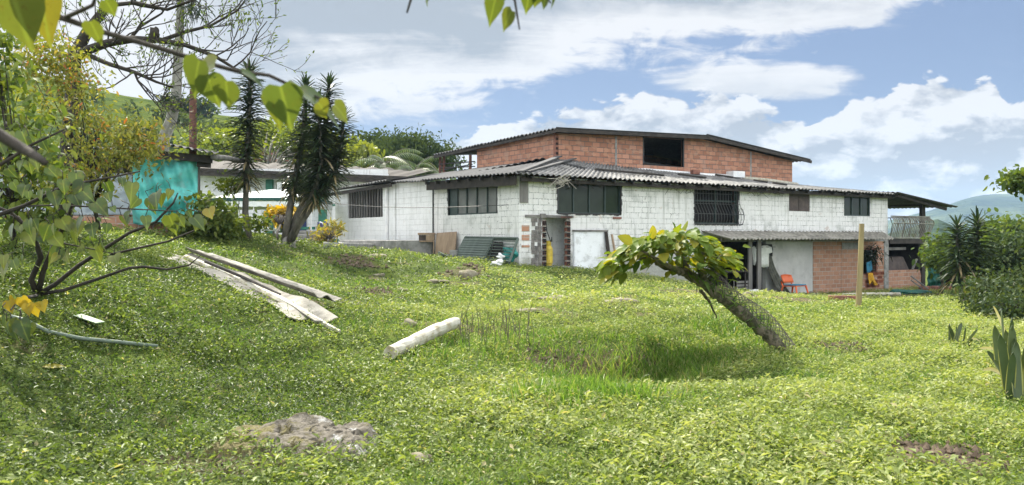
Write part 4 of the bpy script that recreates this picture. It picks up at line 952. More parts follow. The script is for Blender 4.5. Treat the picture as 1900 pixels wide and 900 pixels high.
# ================================================================ shed with the teal tarp
SW = Wall(((365-950)/F*23, 23.0), (.93, .36)); s0 = SW.t(-20); 
shed = empty('shed', SW.pt(-2, 0, 1.6), 'low shed walled with milky plastic sheeting on a brick base', 'shed')
mb = MB(); SW.box(mb, s0, -.05, -.2, 0, .8, SW.z(200, 398)); SW.build(mb, 'base_wall', M['clay2'], shed)
for px in (-15, 60, 130, 200, 262, 366): mb = MB(); q = SW.t(px); SW.box(mb, q-.06, q+.06, -.14, -.02, 1.0, SW.z(200, 300)+.1); SW.build(mb, 'post', M['greywood'], shed)
def cloth(wall, x0, x1, ytop, ybot, mat, name, parent, wav=.05, k=9.0, d0=.03, n=48, m=22, label=None, cat=None, seed=1.0, sagb=0.0):
    mb = MB(); t0, t1 = wall.t(x0), wall.t(x1); V = []
    for j in range(m+1):
        for i in range(n+1):
            u, v = i/n, j/m; t = t0+(t1-t0)*u
            yt = ytop[0]+(ytop[1]-ytop[0])*u; yb = ybot[0]+(ybot[1]-ybot[0])*u+sagb*math.sin(u*9+seed)
            z = wall.tz(x0+(x1-x0)*u, yt+(yb-yt)*v)[1]
            d = d0+wav*(.9*abs(math.sin(5*u+7*v+seed))*v+math.sin(k*u+2.2*math.sin(3*v+seed))*.6+.5*math.sin(17*v+5*u+seed)*(v+.2)+.3*math.sin(31*u-9*v))
            V.append((t, -d, z))
    mb.v = V
    for j in range(m):
        for i in range(n): q = j*(n+1)+i; mb.f.append((q, q+1, q+n+2, q+n+1))
    o = wall.build(mb, name, M[mat], parent, smooth=True, solid=.006)
    return tag(o, label, cat)
cloth(SW, -20, 262, (322, 322), (402, 398), 'plastic', 'plastic_sheet', shed, .05, 21, seed=3)
tp = cloth(SW, 248, 367, (293, 296), (413, 420), 'teal', 'tarp', None, .26, 8.5, .22, label='teal tarpaulin hanging over the right end of the shed', cat='tarp', seed=.4, sagb=4)
sheet(SW.pt(SW.t(405), 1.0, SW.z(380, 290)), SW.pt(SW.t(270), 1.0, SW.z(275, 274)+.1), SW.pt(SW.t(270), -4.5, SW.z(275, 268)+.55), SW.pt(SW.t(405), -4.5, SW.z(380, 280)+.45), wave=.2, amp=.03, mat='cementdark', parent=shed)
sheet(SW.pt(SW.t(276), .9, SW.z(275, 282)), SW.pt(s0-1, .9, SW.z(200, 300)+.2), SW.pt(s0-1, -4.5, SW.z(200, 290)+.5), SW.pt(SW.t(276), -4.5, SW.z(275, 276)+.5), wave=.25, amp=.03, mat='cementdark', parent=shed)
mb = MB(); mb.bar(SW.pt(SW.t(275), .5, SW.z(275, 288)), SW.pt(SW.t(395), .5, SW.z(390, 299)), .12, .22); mb.bar(SW.pt(SW.t(366), .3, SW.z(366, 302)), SW.pt(SW.t(392), .3, SW.z(390, 304)), .1, .3); mb.build('fascia', M['darkwood'], shed)
mb = MB(); mb.tube([P(396, 291, 22.5), P(425, 294, 24), P(458, 300, 26)], [.09, .085, .075], 7); tag(mb.build('roof_log', M['greywood'], None, smooth=True), 'grey log sticking out of the shed roof towards the palm', 'log')
mb = MB(); SW.box(mb, s0, .0, -4.6, -4.4, .8, SW.z(200, 290)+.4); SW.build(mb, 'back_wall', M['greywood'], shed)
mb = MB(); q = P(358, 275, 25); mb.tube([(q.x, q.y, 1.5), (q.x, q.y, P(358, 184, 25).z)], .115, 10); mb.tube([(q.x, q.y, P(358, 186, 25).z), (q.x, q.y, P(358, 166, 25).z)], .10, 10)
tag(mb.build('chimney_pipe', M['rust'], None, smooth=False), 'tall rusty red pipe rising behind the shed roof', 'chimney pipe')
# ================================================================ plants
def tree_tubes(mb, polys, n=7, jit=.06):
    for pts, rad in polys: mb.tube(pts, rad, n, True, jit)
def grow(p, d, ln, r, depth, out, tips, rr, up=.25, spread=.7, segs=4, shrink=.68, kids=(2, 3)):
    pts = [p]; rad = [r]; d = d.normalized()
    for k in range(segs):
        d = (d+Vector((rr.gauss(0, .16), rr.gauss(0, .16), rr.gauss(up*.25, .14)))).normalized()
        pts.append(pts[-1]+d*ln/segs); rad.append(r*(1-.5*(k+1)/segs))
    out.append((pts, rad))
    if depth <= 1: tips += [(pts[-1], d), (pts[-2], d), (pts[-3], d)]
    if depth > 0:
        for k in range(rr.randint(*kids)):
            i = rr.randint(1, segs); a = Vector((rr.gauss(0, 1), rr.gauss(0, 1), rr.gauss(up, .8))).normalized()
            grow(pts[i], (d+a*spread*rr.uniform(.7, 1.3)), ln*shrink*rr.uniform(.75, 1.2), rad[i]*.62, depth-1, out, tips, rr, up, spread, segs, shrink, kids)
def clump_pts(centres, n, sig, r):
    """n leaf positions in fuzzy clumps round the centres; returns positions and clump ids"""
    c = np.asarray(centres); k = r.integers(0, len(c), n); s = np.broadcast_to(np.asarray(sig), (len(c),))[k]
    d = r.normal(size=(n, 3))*np.array([1, 1, .62]); return c[k]+d*s[:, None], k
def crown_centres(ells, per, r, shell=.55):
    out = []
    for (cx, cy, cz, rx, ry, rz_) in ells:
        d = nrm(r.normal(size=(per, 3))); q = r.uniform(shell, 1, size=(per, 1)); out.append(np.array([cx, cy, cz])+d*q*np.array([rx, ry, rz_]))
    return np.concatenate(out)
def leafy(name, label, cat, base, ells, per, nleaf, leaf, mat, tmpl, sig, trunk_r, bark='bark', seed=1, group=None, tint=(.1, .9), clump_tint=.35, droop=.3, forks=None, ratio=.55, lean=(0, 0), limbs=True, red=0.0, bend=.15):
    """a tree or shrub: trunk with limbs to every clump and a crown of single leaves in clumps"""
    r = np.random.default_rng(seed); rr = random.Random(seed); base = Vector(base)
    o = empty(name, base, label, cat, group)
    cc = crown_centres(ells, per, r); mid = Vector(np.mean([e[:3] for e in ells], axis=0).tolist()); lowz = min(e[2]-e[5]*.5 for e in ells)
    mb = MB(); fork = Vector((base.x+(mid.x-base.x)*.5+lean[0], base.y+(mid.y-base.y)*.5+lean[1], max(base.z+(lowz-base.z)*.7, base.z+.25)))
    if trunk_r:
        mb.tube([base-Vector((0, 0, .15)), base.lerp(fork, .5)+Vector((rr.gauss(0, trunk_r*.8), rr.gauss(0, trunk_r*.8), 0)), fork], [trunk_r*1.15, trunk_r*.9, trunk_r*.8], 9, True, .06)
        if limbs:
            for c in cc[::max(1, len(cc)//34)]:
                c = Vector(c.tolist()); m1 = fork.lerp(c, .45)+Vector((rr.gauss(0, .12), rr.gauss(0, .12), .15*(c-fork).length*.6)); mb.tube([fork, m1, c], [trunk_r*.5, trunk_r*.26, trunk_r*.06], 5)
        mb.build('trunk', M[bark], o, smooth=True)
    P_, k = clump_pts(cc, nleaf, sig, r)
    D = rdir(nleaf, -droop, r); N = rdir(nleaf, 1.1, r); ct = r.uniform(-1, 1, len(cc))
    tt = np.clip(tint[0]+(tint[1]-tint[0])*(r.random(nleaf)*.65+.35*(ct[k]*.5+.5)), 0, .95)
    if red: tt = np.where((r.random(len(cc))[k] < red*2)*(r.random(nleaf) < .6), r.uniform(.92, 1, nleaf), tt)
    L = leaf*r.uniform(.6, 1.25, nleaf)
    leaves('crown', tmpl, P_, D, N, L, L*ratio, tt, mat, o, bend=bend)
    return o

def dracaena(name, label, base, stems, seed, group, leafL=.70, n_per_m=62, bark='bark'):
    """stems: list of (polyline, crown start fraction)"""
    r = np.random.default_rng(seed); o = empty(name, base, label, 'dracaena', group); mb = MB()
    Ps, Ds, Ns, Ls, Ts, Bs = [], [], [], [], [], []
    for pts, f0, rad, lf in stems:
        pts = [Vector(p) for p in pts]; mb.tube(pts, np.linspace(rad, rad*.4, len(pts)), 8, True, .08)
        seg = [(pts[i+1]-pts[i]).length for i in range(len(pts)-1)]; tot = sum(seg)
        n = int(tot*(1-f0)*n_per_m)+24
        for k in range(n):
            f = f0+(1-f0)*(k/n)**.92; s = f*tot; i = 0
            while i < len(seg)-1 and s > seg[i]: s -= seg[i]; i += 1
            p = pts[i].lerp(pts[i+1], min(1, s/seg[i])); ax = (pts[i+1]-pts[i]).normalized()
            a = k*2.399963+r.normal()*.25; q = (f-f0)/(1-f0)
            el = -.12+.50*q+(.75*max(0, q-.92)/.08)+r.normal()*.2
            d = Vector((math.cos(a)*math.cos(el), math.sin(a)*math.cos(el), math.sin(el)))
            Ps.append(p); Ds.append(d); Ns.append(Vector((0, 0, 1))+d*-.3); Ls.append(lf*leafL*(.62+.42*math.sin(math.pi*min(1, .10+.84*q)))*r.uniform(.85, 1.12))
            dead = r.random() < (.30 if q < .12 else .05 if q < .4 else .008)
            Ts.append(r.uniform(.93, 1) if dead else r.uniform(0, .85)); Bs.append((.16 if q < .9 else .08)+r.uniform(0, .2)+(.5 if dead else 0))
    mb.build('trunk', M[bark], o, smooth=True)
    Ls = np.array(Ls)
    leaves('crown', T_strap(6), np.array([list(p) for p in Ps]), np.array([list(p) for p in Ds]), np.array([list(p) for p in Ns]), Ls, Ls*.125, np.array(Ts), LF_DRA, o, bend=np.array(Bs))
    return o
def fine(pts):
    q = []
    for a, e in zip(pts[:-1], pts[1:]): q += [Vector(a).lerp(Vector(e), k/6)+Vector((random.gauss(0, .006), random.gauss(0, .006), random.gauss(0, .006))) for k in range(6)]
    return q+[Vector(pts[-1])]
def gp(px, py, lo=0.0, y0=3): p = hit(px, py, y0); p.z -= lo; return p

# ---- tall dracaenas in front of the courtyard
b = gp(463, 446); Yd = b.y
dracaena('dracaena', 'tallest dracaena with one bare slim trunk left of the leaning cluster', b, [([b-Vector((0, 0, .1)), P(455, 395, Yd), P(457, 345, Yd), P(459, 270, Yd), P(463, 190, Yd), P(464, 128, Yd)], .33, .13, 1.05)], 11, 'tall dracaenas by the courtyard', n_per_m=125)
b = gp(527, 452); Yd = b.y
dracaena('dracaena', 'broad cluster of dracaena stems leaning together above crossed dead trunks', b, [
    ([b-Vector((0, 0, .1)), P(536, 400, Yd), P(548, 330, Yd+.3), P(562, 260, Yd+.6), P(566, 205, Yd+.7), P(568, 155, Yd+.8)], .30, .14, .98),
    ([b+Vector((.1, .1, 0)), P(548, 410, Yd+.2), P(572, 360, Yd), P(592, 300, Yd), P(605, 230, Yd+.2), P(611, 152, Yd+.3)], .28, .15, 1.0),
    ([b+Vector((.2, 0, 0)), P(553, 420, Yd), P(588, 370, Yd-.3), P(622, 320, Yd-.3), P(634, 270, Yd-.2), P(637, 212, Yd-.2)], .34, .12, .95),
    ([b+Vector((.15, -.1, 0)), P(560, 395, Yd-.3), P(585, 350, Yd-.6), P(596, 300, Yd-.6), P(594, 250, Yd-.6), P(590, 185, Yd-.5)], .36, .10, .95)], 12, 'tall dracaenas by the courtyard', n_per_m=125)
mb = MB(); mb.tube([gp(520, 455)-Vector((0, 0, .1)), P(548, 415, 25.4), P(575, 370, 25.8)], [.09, .075, .05], 8); tag(mb.build('dead_trunk', M['greywood'], None, smooth=True), 'straight dead grey trunk leaning right under the dracaena cluster', 'trunk')
mb = MB(); mb.tube([gp(541, 458), P(545, 449, 25.6), P(553, 447, 25.8)], [.06, .05, .04], 7); mb.tube([gp(548, 460), P(546, 449, 25.7)], [.05, .04], 7); tag(mb.build('cut_stump', M['barkpale'], None), 'small forked grey stump at the foot of the dracaena cluster', 'stump')
# ---- pair of dracaenas on the right
b = gp(1788, 566); Yd = b.y
dracaena('dracaena', 'shorter dracaena of the right hand pair, beside the green tarp', b, [([b-Vector((0, 0, .1)), P(1784, 545, Yd), P(1778, 515, Yd), P(1777, 470, Yd), P(1776, 418, Yd)], .30, .09, 1.1)], 13, 'dracaena pair at the right', n_per_m=120)
dracaena('dracaena', 'taller dracaena of the right hand pair, nearer the round bushes', b+Vector((.08, .1, 0)), [([b+Vector((.06, .1, -.1)), P(1800, 545, Yd+.2), P(1808, 515, Yd+.3), P(1812, 470, Yd+.4), P(1814, 408, Yd+.5)], .32, .09, 1.15)], 14, 'dracaena pair at the right', n_per_m=120)

# ---- slim tall trunk with epiphytes, behind the shed
o = empty('slender_tree', (P(300, 268, 34).x, 34, 1.5), 'tall slender pale grey trunk rising behind the shed beyond the top edge', 'tree')
mb = MB(); mb.tube([(P(290, 300, 34).x, 34, 1.2), P(303, 262, 34), P(318, 222, 34), P(326, 185, 34), P(331, 100, 34), P(335, 20, 34), P(338, -120, 34)], [.30, .27, .24, .22, .19, .17, .12], 10, True, .05); mb.build('trunk', M['barkpale'], o, smooth=True)
cc = [list(P(a, b_, 34)) for a, b_ in ((330, -140), (370, -110), (300, -120), (345, -170), (290, -90), (392, -80))]; r_ = np.random.default_rng(3)
Pq, k = clump_pts(cc, 900, .7, r_); leaves('crown', T_oval(), Pq, rdir(900, -.3, r_), rdir(900, 1, r_), .35, .13, r_.uniform(0, .6, 900), LF_GRN, o)
for px, py, s, lb in ((308, 180, .30, 'dark tufted air plant on the left of the slender trunk'), (327, 190, .38, 'largest dark air plant wrapped round the slender trunk'), (362, 12, .62, 'dark hanging air plant clump near the top of the slender trunk')):
    c = P(px, py, 33.75); r_ = np.random.default_rng(px); n = 130; D = rdir(n, .1, r_)
    leaves('air_plant', T_strap(3), np.tile(np.array(list(c)), (n, 1))+r_.normal(size=(n, 3))*s*.45, D, rdir(n, 1, r_), s*r_.uniform(.5, 1.2, n), .05, r_.uniform(0, .5, n), LF_DRA, None, bend=.6)
    tag(bpy.data.objects[[q.name for q in COL.objects if q.name.startswith('air_plant')][-1]], lb, 'air plant', 'air plants on the slender trunk')
mb = MB(); 

# ---- bare tree reaching in from the left
rr = random.Random(21); polys, tips = [], []
Yb = 17.0
o = empty('bare_tree', gp(112, 440, 0, 12), 'nearly leafless tree with a thick dark bent limb against the white sky', 'tree')
def pl(*a): return [P(x, y, d) for x, y, d in a]
main = [(pl((112, 452, 17), (122, 330, 17), (134, 200, 17), (138, 105, 17), (160, 62, 17), (200, 10, 17.2), (225, -70, 17.5)), [.20, .18, .16, .15, .12, .09, .05]),
        (pl((138, 106, 17), (165, 92, 16.9), (200, 80, 16.8), (245, 73, 16.7), (300, 75, 16.6), (345, 84, 16.6), (400, 105, 16.6), (440, 130, 16.6), (475, 152, 16.7)), [.12, .10, .09, .08, .065, .05, .04, .028, .012]),
        (pl((150, 96, 17), (200, 118, 16.8), (250, 134, 16.6), (290, 152, 16.5), (322, 163, 16.4)), [.055, .05, .042, .03, .015]),
        (pl((250, 134, 16.6), (256, 150, 16.6), (272, 172, 16.6), (296, 200, 16.6)), [.03, .025, .018, .008]),
        (pl((300, 75, 16.6), (340, 60, 16.6), (390, 48, 16.6), (440, 20, 16.6), (470, -20, 16.6)), [.05, .04, .03, .02, .01]),
        (pl((200, 10, 17.2), (250, 5, 17), (310, 18, 17), (370, -4, 17), (420, -30, 17)), [.05, .045, .035, .025, .012]),
        (pl((240, 73, 16.7), (262, 48, 16.9), (300, 25, 17), (322, -10, 17)), [.04, .03, .022, .012])]
polys += main
for pts, rad in main[1:]:
    n = 13 if len(pts) > 7 else 8
    for k in range(n):
        f = rr.uniform(.12, 1); i = min(int(f*(len(pts)-1)), len(pts)-2); p = pts[i].lerp(pts[i+1], f*(len(pts)-1)-i)
        d = (pts[i+1]-pts[i]).normalized()*.8+Vector((rr.gauss(.15, .5), rr.gauss(0, .5), rr.gauss(.35, .7)))
        grow(p, d, rr.uniform(.7, 1.5), min(rad[i]*.5, .02), 2, polys, tips, rr, up=.35, spread=.85, segs=5, shrink=.66, kids=(2, 3))
mb = MB()
for pts, rad in polys: mb.tube(pts, [max(q, .0055) for q in rad], 5 if rad[0] < .04 else 9, True, .05)
mb.build('trunk', M['barkdark'], o, smooth=True)
r_ = np.random.default_rng(5); tp_ = np.array([list(p) for p, d in tips for _ in range(2)]); td = np.array([list(d) for p, d in tips for _ in range(2)])
keep = r_.random(len(tp_)) < .75; tp_, td = tp_[keep], td[keep]; n = len(tp_)
leaves('foliage', T_oval(), tp_+r_.normal(size=(n, 3))*.03, td+rdir(n, .1, r_)*.8, rdir(n, 1, r_), r_.uniform(.05, .12, n), r_.uniform(.02, .04, n), r_.uniform(.1, .8, n), LF_GRN, o)
mb = MB(); mb.blob(P(287, 62, 16.6), (.12, .1, .14), 3, .3); tag(mb.build('wasp_nest', M['barkdark'], None, smooth=True), 'dark lump on the bent bare limb against the white sky', 'nest')

# ---- shrubs at the left
def E(px, py, Y, rx, ry): return (*P(px, py, Y), rx*Y/F, rx*Y/F*.8, ry*Y/F)
leafy('yellowing_shrub', 'tall shrub with yellow green and rusty leaves in front of the shed', 'shrub', gp(185, 432, 0, 10), [E(205, 255, 14, 72, 62), E(115, 170, 13.6, 62, 75), E(250, 275, 14, 40, 40), E(85, 105, 13.4, 45, 42), E(120, 330, 14, 70, 26)],
      46, 5200, .10, LF_YEL, T_oval(), .24, .05, 'barkdark', 31, tint=(.12, .92), red=.03, ratio=.40)
leafy('green_shrub', 'dark green leafy shrub at the left edge behind the heart leaves', 'shrub', (P(20, 440, 10.5).x, 10.5, hz1(P(20, 440, 10.5).x, 10.5)), [E(30, 210, 10.5, 62, 72), E(-20, 120, 10.4, 60, 60), E(40, 300, 10.3, 70, 50), E(60, 390, 10.3, 60, 40)],
      26, 1350, .15, LF_GRN, T_oval(wide=.5), .2, .045, 'barkdark', 32, tint=(.2, 1), ratio=.45)
leafy('low_shrub', 'low light green shrub at the shed corner below the teal tarp', 'shrub', gp(392, 446, 0, 12), [E(385, 395, 21.5, 36, 36), E(420, 405, 21.8, 26, 26), E(350, 418, 21.4, 40, 18)], 22, 1500, .17, LF_GRN, T_oval(), .22, .05, 'barkdark', 33, tint=(.3, 1.0))
leafy('pepper_plant', 'thin leafy plant in front of the white outbuilding wall, left of the palm', 'plant', gp(425, 444), [E(428, 345, 27, 22, 14), E(420, 410, 26, 24, 22), E(480, 415, 27, 14, 14)], 12, 620, .18, LF_GRN, T_oval(), .2, .03, 'barkdark', 34, tint=(.3, .9))
leafy('croton_bush', 'yellow croton bush beside the veranda', 'bush', gp(515, 446, 0, 20), [E(516, 402, 30, 18, 12), E(534, 398, 30, 10, 9)], 14, 460, .30, LF_CROTON, T_oval(), .16, .05, 'barkdark', 35, tint=(.2, 1), ratio=.4, droop=-.5)
leafy('spiky_plant', 'pale pinkish bushy plant beside the annex steps', 'plant', gp(608, 458, 0, 20), [E(603, 436, 27, 16, 13), E(620, 424, 28, 9, 9)], 12, 420, .26, LF_YEL, T_strap(3), .16, .04, 'barkdark', 36, tint=(.5, .98), ratio=.22, droop=-.5)
leafy('bank_plant', 'leafy plant with pale dry stalks left of the palm trunk', 'plant', gp(425, 447, 0, 12), [E(425, 428, 23.5, 22, 12), E(395, 436, 23.3, 22, 9), E(350, 440, 22.5, 26, 8)], 14, 640, .2, LF_GRN, T_oval(), .16, .03, 'barkdark', 37, tint=(.2, .95))

# ---- heart leaved shrub near the camera, at the left
b = gp(70, 548, 0, 4); o = empty('heart_leaf_shrub', b, 'sprawling shrub with large grey green heart shaped leaves at the lower left', 'shrub')
rr = random.Random(5); Yh = b.y
br = [([b, P(80, 505, Yh-.1), P(98, 460, Yh-.2), P(128, 398, Yh-.5), P(150, 330, Yh-.8)], [.05, .045, .04, .03, .02]),
      ([b, P(58, 520, Yh-.1), P(76, 478, Yh-.2), P(60, 430, Yh-.4), P(20, 395, Yh-.6), P(-40, 370, Yh-.8)], [.055, .05, .045, .035, .03, .02]),
      ([b, P(102, 528, Yh), P(147, 492, Yh), P(191, 463, Yh-.1), P(240, 432, Yh-.2), P(289, 412, Yh-.2), P(322, 376, Yh-.3), P(330, 358, Yh-.3)], [.045, .04, .035, .03, .026, .022, .016, .01]),
      ([b, P(120, 538, Yh), P(180, 518, Yh), P(240, 497, Yh), P(268, 495, Yh), P(310, 500, Yh), P(351, 492, Yh), P(373, 473, Yh)], [.035, .03, .028, .024, .022, .018, .014, .008]),
      ([P(205, 472, Yh-.1), P(250, 462, Yh-.1), P(311, 448, Yh), P(360, 428, Yh), P(388, 414, Yh)], [.02, .02, .017, .013, .007]),
      ([P(-60, 400, Yh-.9), P(0, 398, Yh-.9), P(45, 382, Yh-.9), P(120, 345, Yh-.9), P(200, 330, Yh-.9), P(260, 318, Yh-.8)], [.04, .036, .03, .022, .016, .01]),
      ([P(45, 382, Yh-.9), P(110, 381, Yh-.95), P(180, 384, Yh-1), P(250, 388, Yh-1), P(330, 392, Yh-.9)], [.014, .013, .012, .01, .007]),
      ([P(-40, 330, Yh-1.2), P(10, 300, Yh-1.2), P(60, 268, Yh-1.2), P(120, 240, Yh-1.2)], [.03, .026, .02, .012]),
      ([P(98, 460, Yh-.2), P(120, 452, Yh-.4), P(170, 462, Yh-.5), P(210, 470, Yh-.5)], [.012, .012, .01, .006])]
mb = MB(); tree_tubes(mb, [(p_, [q*.62 for q in r__]) for p_, r__ in br], 8, .1); tmb = mb
spots = []
for x0, x1, y, Yq, n in ((70, 205, 368, Yh-.95, 9), (195, 270, 392, Yh-1.0, 5), (20, 175, 425, Yh-.6, 10), (95, 215, 462, Yh-.5, 9), (0, 120, 345, Yh-1.0, 7), (-10, 90, 300, Yh-1.2, 6), (5, 60, 590, Yh-1.6, 7), (130, 250, 335, Yh-.9, 6), (300, 390, 400, Yh-.2, 7), (250, 330, 365, Yh-.3, 5), (-20, 60, 480, Yh-.6, 7), (40, 200, 405, Yh-.8, 9), (-10, 110, 250, Yh-1.2, 6)):
    for k in range(n): spots.append((x0+(x1-x0)*(k+.5)/n+rr.uniform(-8, 8), y+rr.uniform(-14, 12), Yq+rr.uniform(-.12, .12)))
Pp = np.array([list(P(*s)) for s in spots]); n = len(Pp); r_ = np.random.default_rng(6)
D = np.c_[r_.normal(0, .45, n)+.25, -.35+r_.normal(0, .3, n), -.95+r_.normal(0, .25, n)]; Nn = np.c_[r_.normal(0, .5, n), -1+r_.normal(0, .35, n), .75+r_.normal(0, .3, n)]
L = r_.uniform(.08, .19, n); L[100:] *= .8
leaves('foliage', T_heart(), Pp, D, Nn, L, L*r_.uniform(.72, .98, n), np.clip(r_.normal(.42, .24, n), 0, .9), LF_NEAR, o, bend=r_.uniform(-.2, .35, n))
mb = tmb
for p, d, l in zip(Pp, D, L): q = Vector(p.tolist()); mb.tube([q, q+Vector((rr.uniform(-.06, .02), .02, .07)), q+Vector((rr.uniform(-.1, .02), .05, .10))], .004, 4)
mb.build('trunk', M['barkdark'], o, smooth=True)
# yellow leaves and drooping green ones by the bank, on a low side shoot
c = P(40, 558, Yh-1.5); n = 7
pts = np.array([[c.x-.11+.045*k, c.y+random.uniform(-.03, .03), c.z+.03*math.sin(k)] for k in range(n)])
leaves('yellow_leaf', T_heart(), pts, np.tile([(.35, -.2, -.75)], (n, 1))+np.random.default_rng(2).normal(0, .25, (n, 3)), np.tile([(.1, -1, .7)], (n, 1)), .12, .10, np.full(n, .99), LF_BIG, o)
mb = MB(); mb.tube([P(70, 548, Yh), P(50, 552, Yh-.8), P(36, 556, Yh-1.4), P(20, 575, Yh-1.6)], [.02, .015, .01, .006], 6); mb.build('side_shoot', M['barkdark'], o)

# ---- overhanging branch of a tree just outside the frame on the left
tx, ty = -3.0, 1.7; tz_ = hz1(tx, ty)
o = empty('overhanging_tree', (tx, ty, tz_), 'tree beside the viewpoint whose leafy branches hang across the top of the view', 'tree')
brs = [([(tx, ty, tz_-.2), (tx-.05, ty, 1.2), (tx+.05, ty+.05, 2.2), (tx, ty, 3.4), (tx-.15, ty+.1, 4.6), (tx-.1, ty, 5.6)], [.12, .10, .085, .065, .04, .012]),
       ([(tx+.03, ty, 2.0), (-2.2, 1.85, 2.32), P(-60, -10, 2.2), P(0, 6, 2.2), P(100, 28, 2.2), P(200, 62, 2.2), P(300, 90, 2.15), P(380, 116, 2.1), P(440, 132, 2.1), P(500, 140, 2.05), P(560, 168, 2.05), P(615, 192, 2.0)], [.05, .035, .018, .011, .009, .008, .0075, .007, .006, .005, .004, .003]),
       ([(tx+.03, ty, 1.7), (-2.4, 1.6, 1.95), P(-40, 225, 1.8), P(0, 250, 1.8), P(40, 275, 1.8), P(70, 292, 1.75), P(84, 302, 1.7)], [.045, .03, .017, .014, .012, .010, .007]),
       ([(tx, ty, 3.2), (-2.0, 1.9, 3.3), (-.8, 2.0, 2.85), P(900, -70, 2.1), P(935, -25, 2.1), P(1000, -60, 2.15), P(1060, -40, 2.2)], [.035, .026, .016, .010, .008, .006, .004]),
       ([P(935, -25, 2.1), P(955, 0, 2.1), P(959, 25, 2.1), P(964, 55, 2.1)], [.004, .0035, .003, .002]),
       ([P(780, -60, 2.1), P(765, -10, 2.1), P(755, 24, 2.1)], [.006, .004, .0025]), ([(-.8, 2.0, 2.75), P(800, -110, 2.05), P(780, -60, 2.1), P(795, 0, 2.1)], [.012, .008, .006, .003]),
       ([P(955, -10, 2.1), P(1005, -20, 2.1), P(1022, 6, 2.1)], [.005, .004, .002]), ([P(120, 33, 2.2), P(172, 10, 2.1), P(190, -40, 2.1)], [.007, .005, .004])]
mb = MB(); tree_tubes(mb, brs, 8, .08); mb.build('trunk', M['barkdark'], o, smooth=True)
#  (px,py of stalk, tip px,py, Y, facing tilt, width ratio, tint)
LV = [(20, -25, 50, 82, 1.9, .1, 1.1, .76), (70, -40, 84, 74, 1.95, .2, .8, .86), (196, 0, 216, 30, 1.9, .25, .75, .66), (168, 40, 188, 82, 1.9, .2, .72, .74), (178, 58, 165, 40, 2.0, .6, .6, .70),
      (370, 112, 352, 175, 2.0, .15, .75, .62), (398, 120, 338, 145, 2.02, .5, .6, .82), (385, 140, 408, 195, 2.0, .2, .9, .60), (420, 150, 420, 200, 1.95, .2, .95, .66), (400, 150, 452, 165, 2.0, .9, .5, .5),
      (520, 160, 540, 235, 1.95, .15, .95, .56), (505, 165, 520, 238, 2.0, .25, .5, .80), (560, 172, 640, 212, 2.0, 1.4, .62, .30), (620, 195, 652, 222, 2.0, .3, .7, .78), (590, 190, 612, 216, 1.97, .2, .8, .82), (450, 135, 505, 160, 2.0, 1.3, .45, .25), (540, 155, 570, 165, 1.95, 1.2, .5, .4),
      (922, -12, 905, 44, 2.1, .15, .62, .62), (950, 20, 928, 54, 2.1, .2, .62, .80), (985, -30, 975, 22, 2.1, .3, .7, .60), (1000, -20, 988, 12, 2.1, .2, .7, .66), (1015, -12, 1002, 14, 2.1, .35, .7, .5), (940, -30, 915, 8, 2.15, .3, .7, .6), (800, -16, 786, 3, 2.1, .4, .5, .3), (1025, -10, 1028, 8, 2.1, .4, .3, .3)]
Pp, D, N_, L, W_, T_ = [], [], [], [], [], []
for a, b_, c, d, Yq, tl, wr, tn in LV:
    p, q = P(a, b_, Yq), P(c, d, Yq+.05); Pp.append(list(p)); D.append(list(q-p)); N_.append([tl*.4, -1, tl]); L.append((q-p).length); W_.append((q-p).length*wr); T_.append(tn)
for k in range(len(Pp)): leaves('leaf', T_heart(), np.array(Pp[k:k+1]), np.array(D[k:k+1]), np.array(N_[k:k+1]), np.array(L[k:k+1]), np.array(W_[k:k+1]), np.array(T_[k:k+1]), LF_NEAR, o, bend=.2)
nx_ = np.random.default_rng(9); n = 420   # leaves above and outside the frame
Pp = np.c_[nx_.normal(-3.1, .55, n), nx_.normal(1.7, .5, n), nx_.normal(4.6, .7, n)]
leaves('foliage', T_heart(), Pp, rdir(n, -.6, nx_), rdir(n, 1, nx_), .12, .09, nx_.uniform(.2, .8, n), LF_BIG, o)

# ---- leaning little tree with umbrella crown
b = gp(1462, 655, 0, 8); Yt = b.y
o = empty('leaning_tree', b, 'small tree leaning left over the hole with a broad umbrella of large leaves', 'tree')
tk = [b-Vector((0, 0, .1)), P(1428, 624, Yt-.05), P(1392, 594, Yt-.1), P(1352, 561, Yt-.15), P(1312, 530, Yt-.2), P(1276, 508, Yt-.2)]
lim = [(tk, [.105, .10, .085, .09, .085, .075]), ([tk[5], P(1255, 500, Yt-.2), P(1225, 492, Yt-.25), P(1205, 478, Yt-.3), P(1180, 480, Yt-.3)], [.07, .05, .035, .025, .012]),
       ([tk[5], P(1270, 490, Yt-.2), P(1258, 465, Yt-.1), P(1240, 448, Yt), P(1232, 438, Yt)], [.07, .05, .04, .03, .014]), ([tk[4], P(1300, 500, Yt-.3), P(1305, 470, Yt-.3), P(1290, 448, Yt-.3)], [.07, .05, .035, .015]),
       ([tk[4], P(1325, 510, Yt), P(1330, 485, Yt+.2), P(1345, 468, Yt+.3)], [.06, .04, .03, .012]), ([tk[5], P(1262, 505, Yt-.5), P(1215, 478, Yt-.9), P(1190, 465, Yt-1.0)], [.05, .04, .025, .012]),
       ([tk[5], P(1275, 495, Yt+.4), P(1250, 465, Yt+.9), P(1220, 450, Yt+1.0)], [.05, .04, .025, .012]), ([P(1300, 540, Yt), P(1318, 562, Yt+.3), P(1330, 590, Yt+.3)], [.03, .02, .008])]
mb = MB(); tree_tubes(mb, [(fine(p_), np.interp(np.linspace(0, 1, 6*(len(p_)-1)+1), np.linspace(0, 1, len(p_)), r__)) for p_, r__ in lim], 12, .2); mb.build('trunk', M['moss'], o, smooth=True)
r_ = np.random.default_rng(17); spots = []
def dome(px): return 428+((px-1252)/120)**2*52
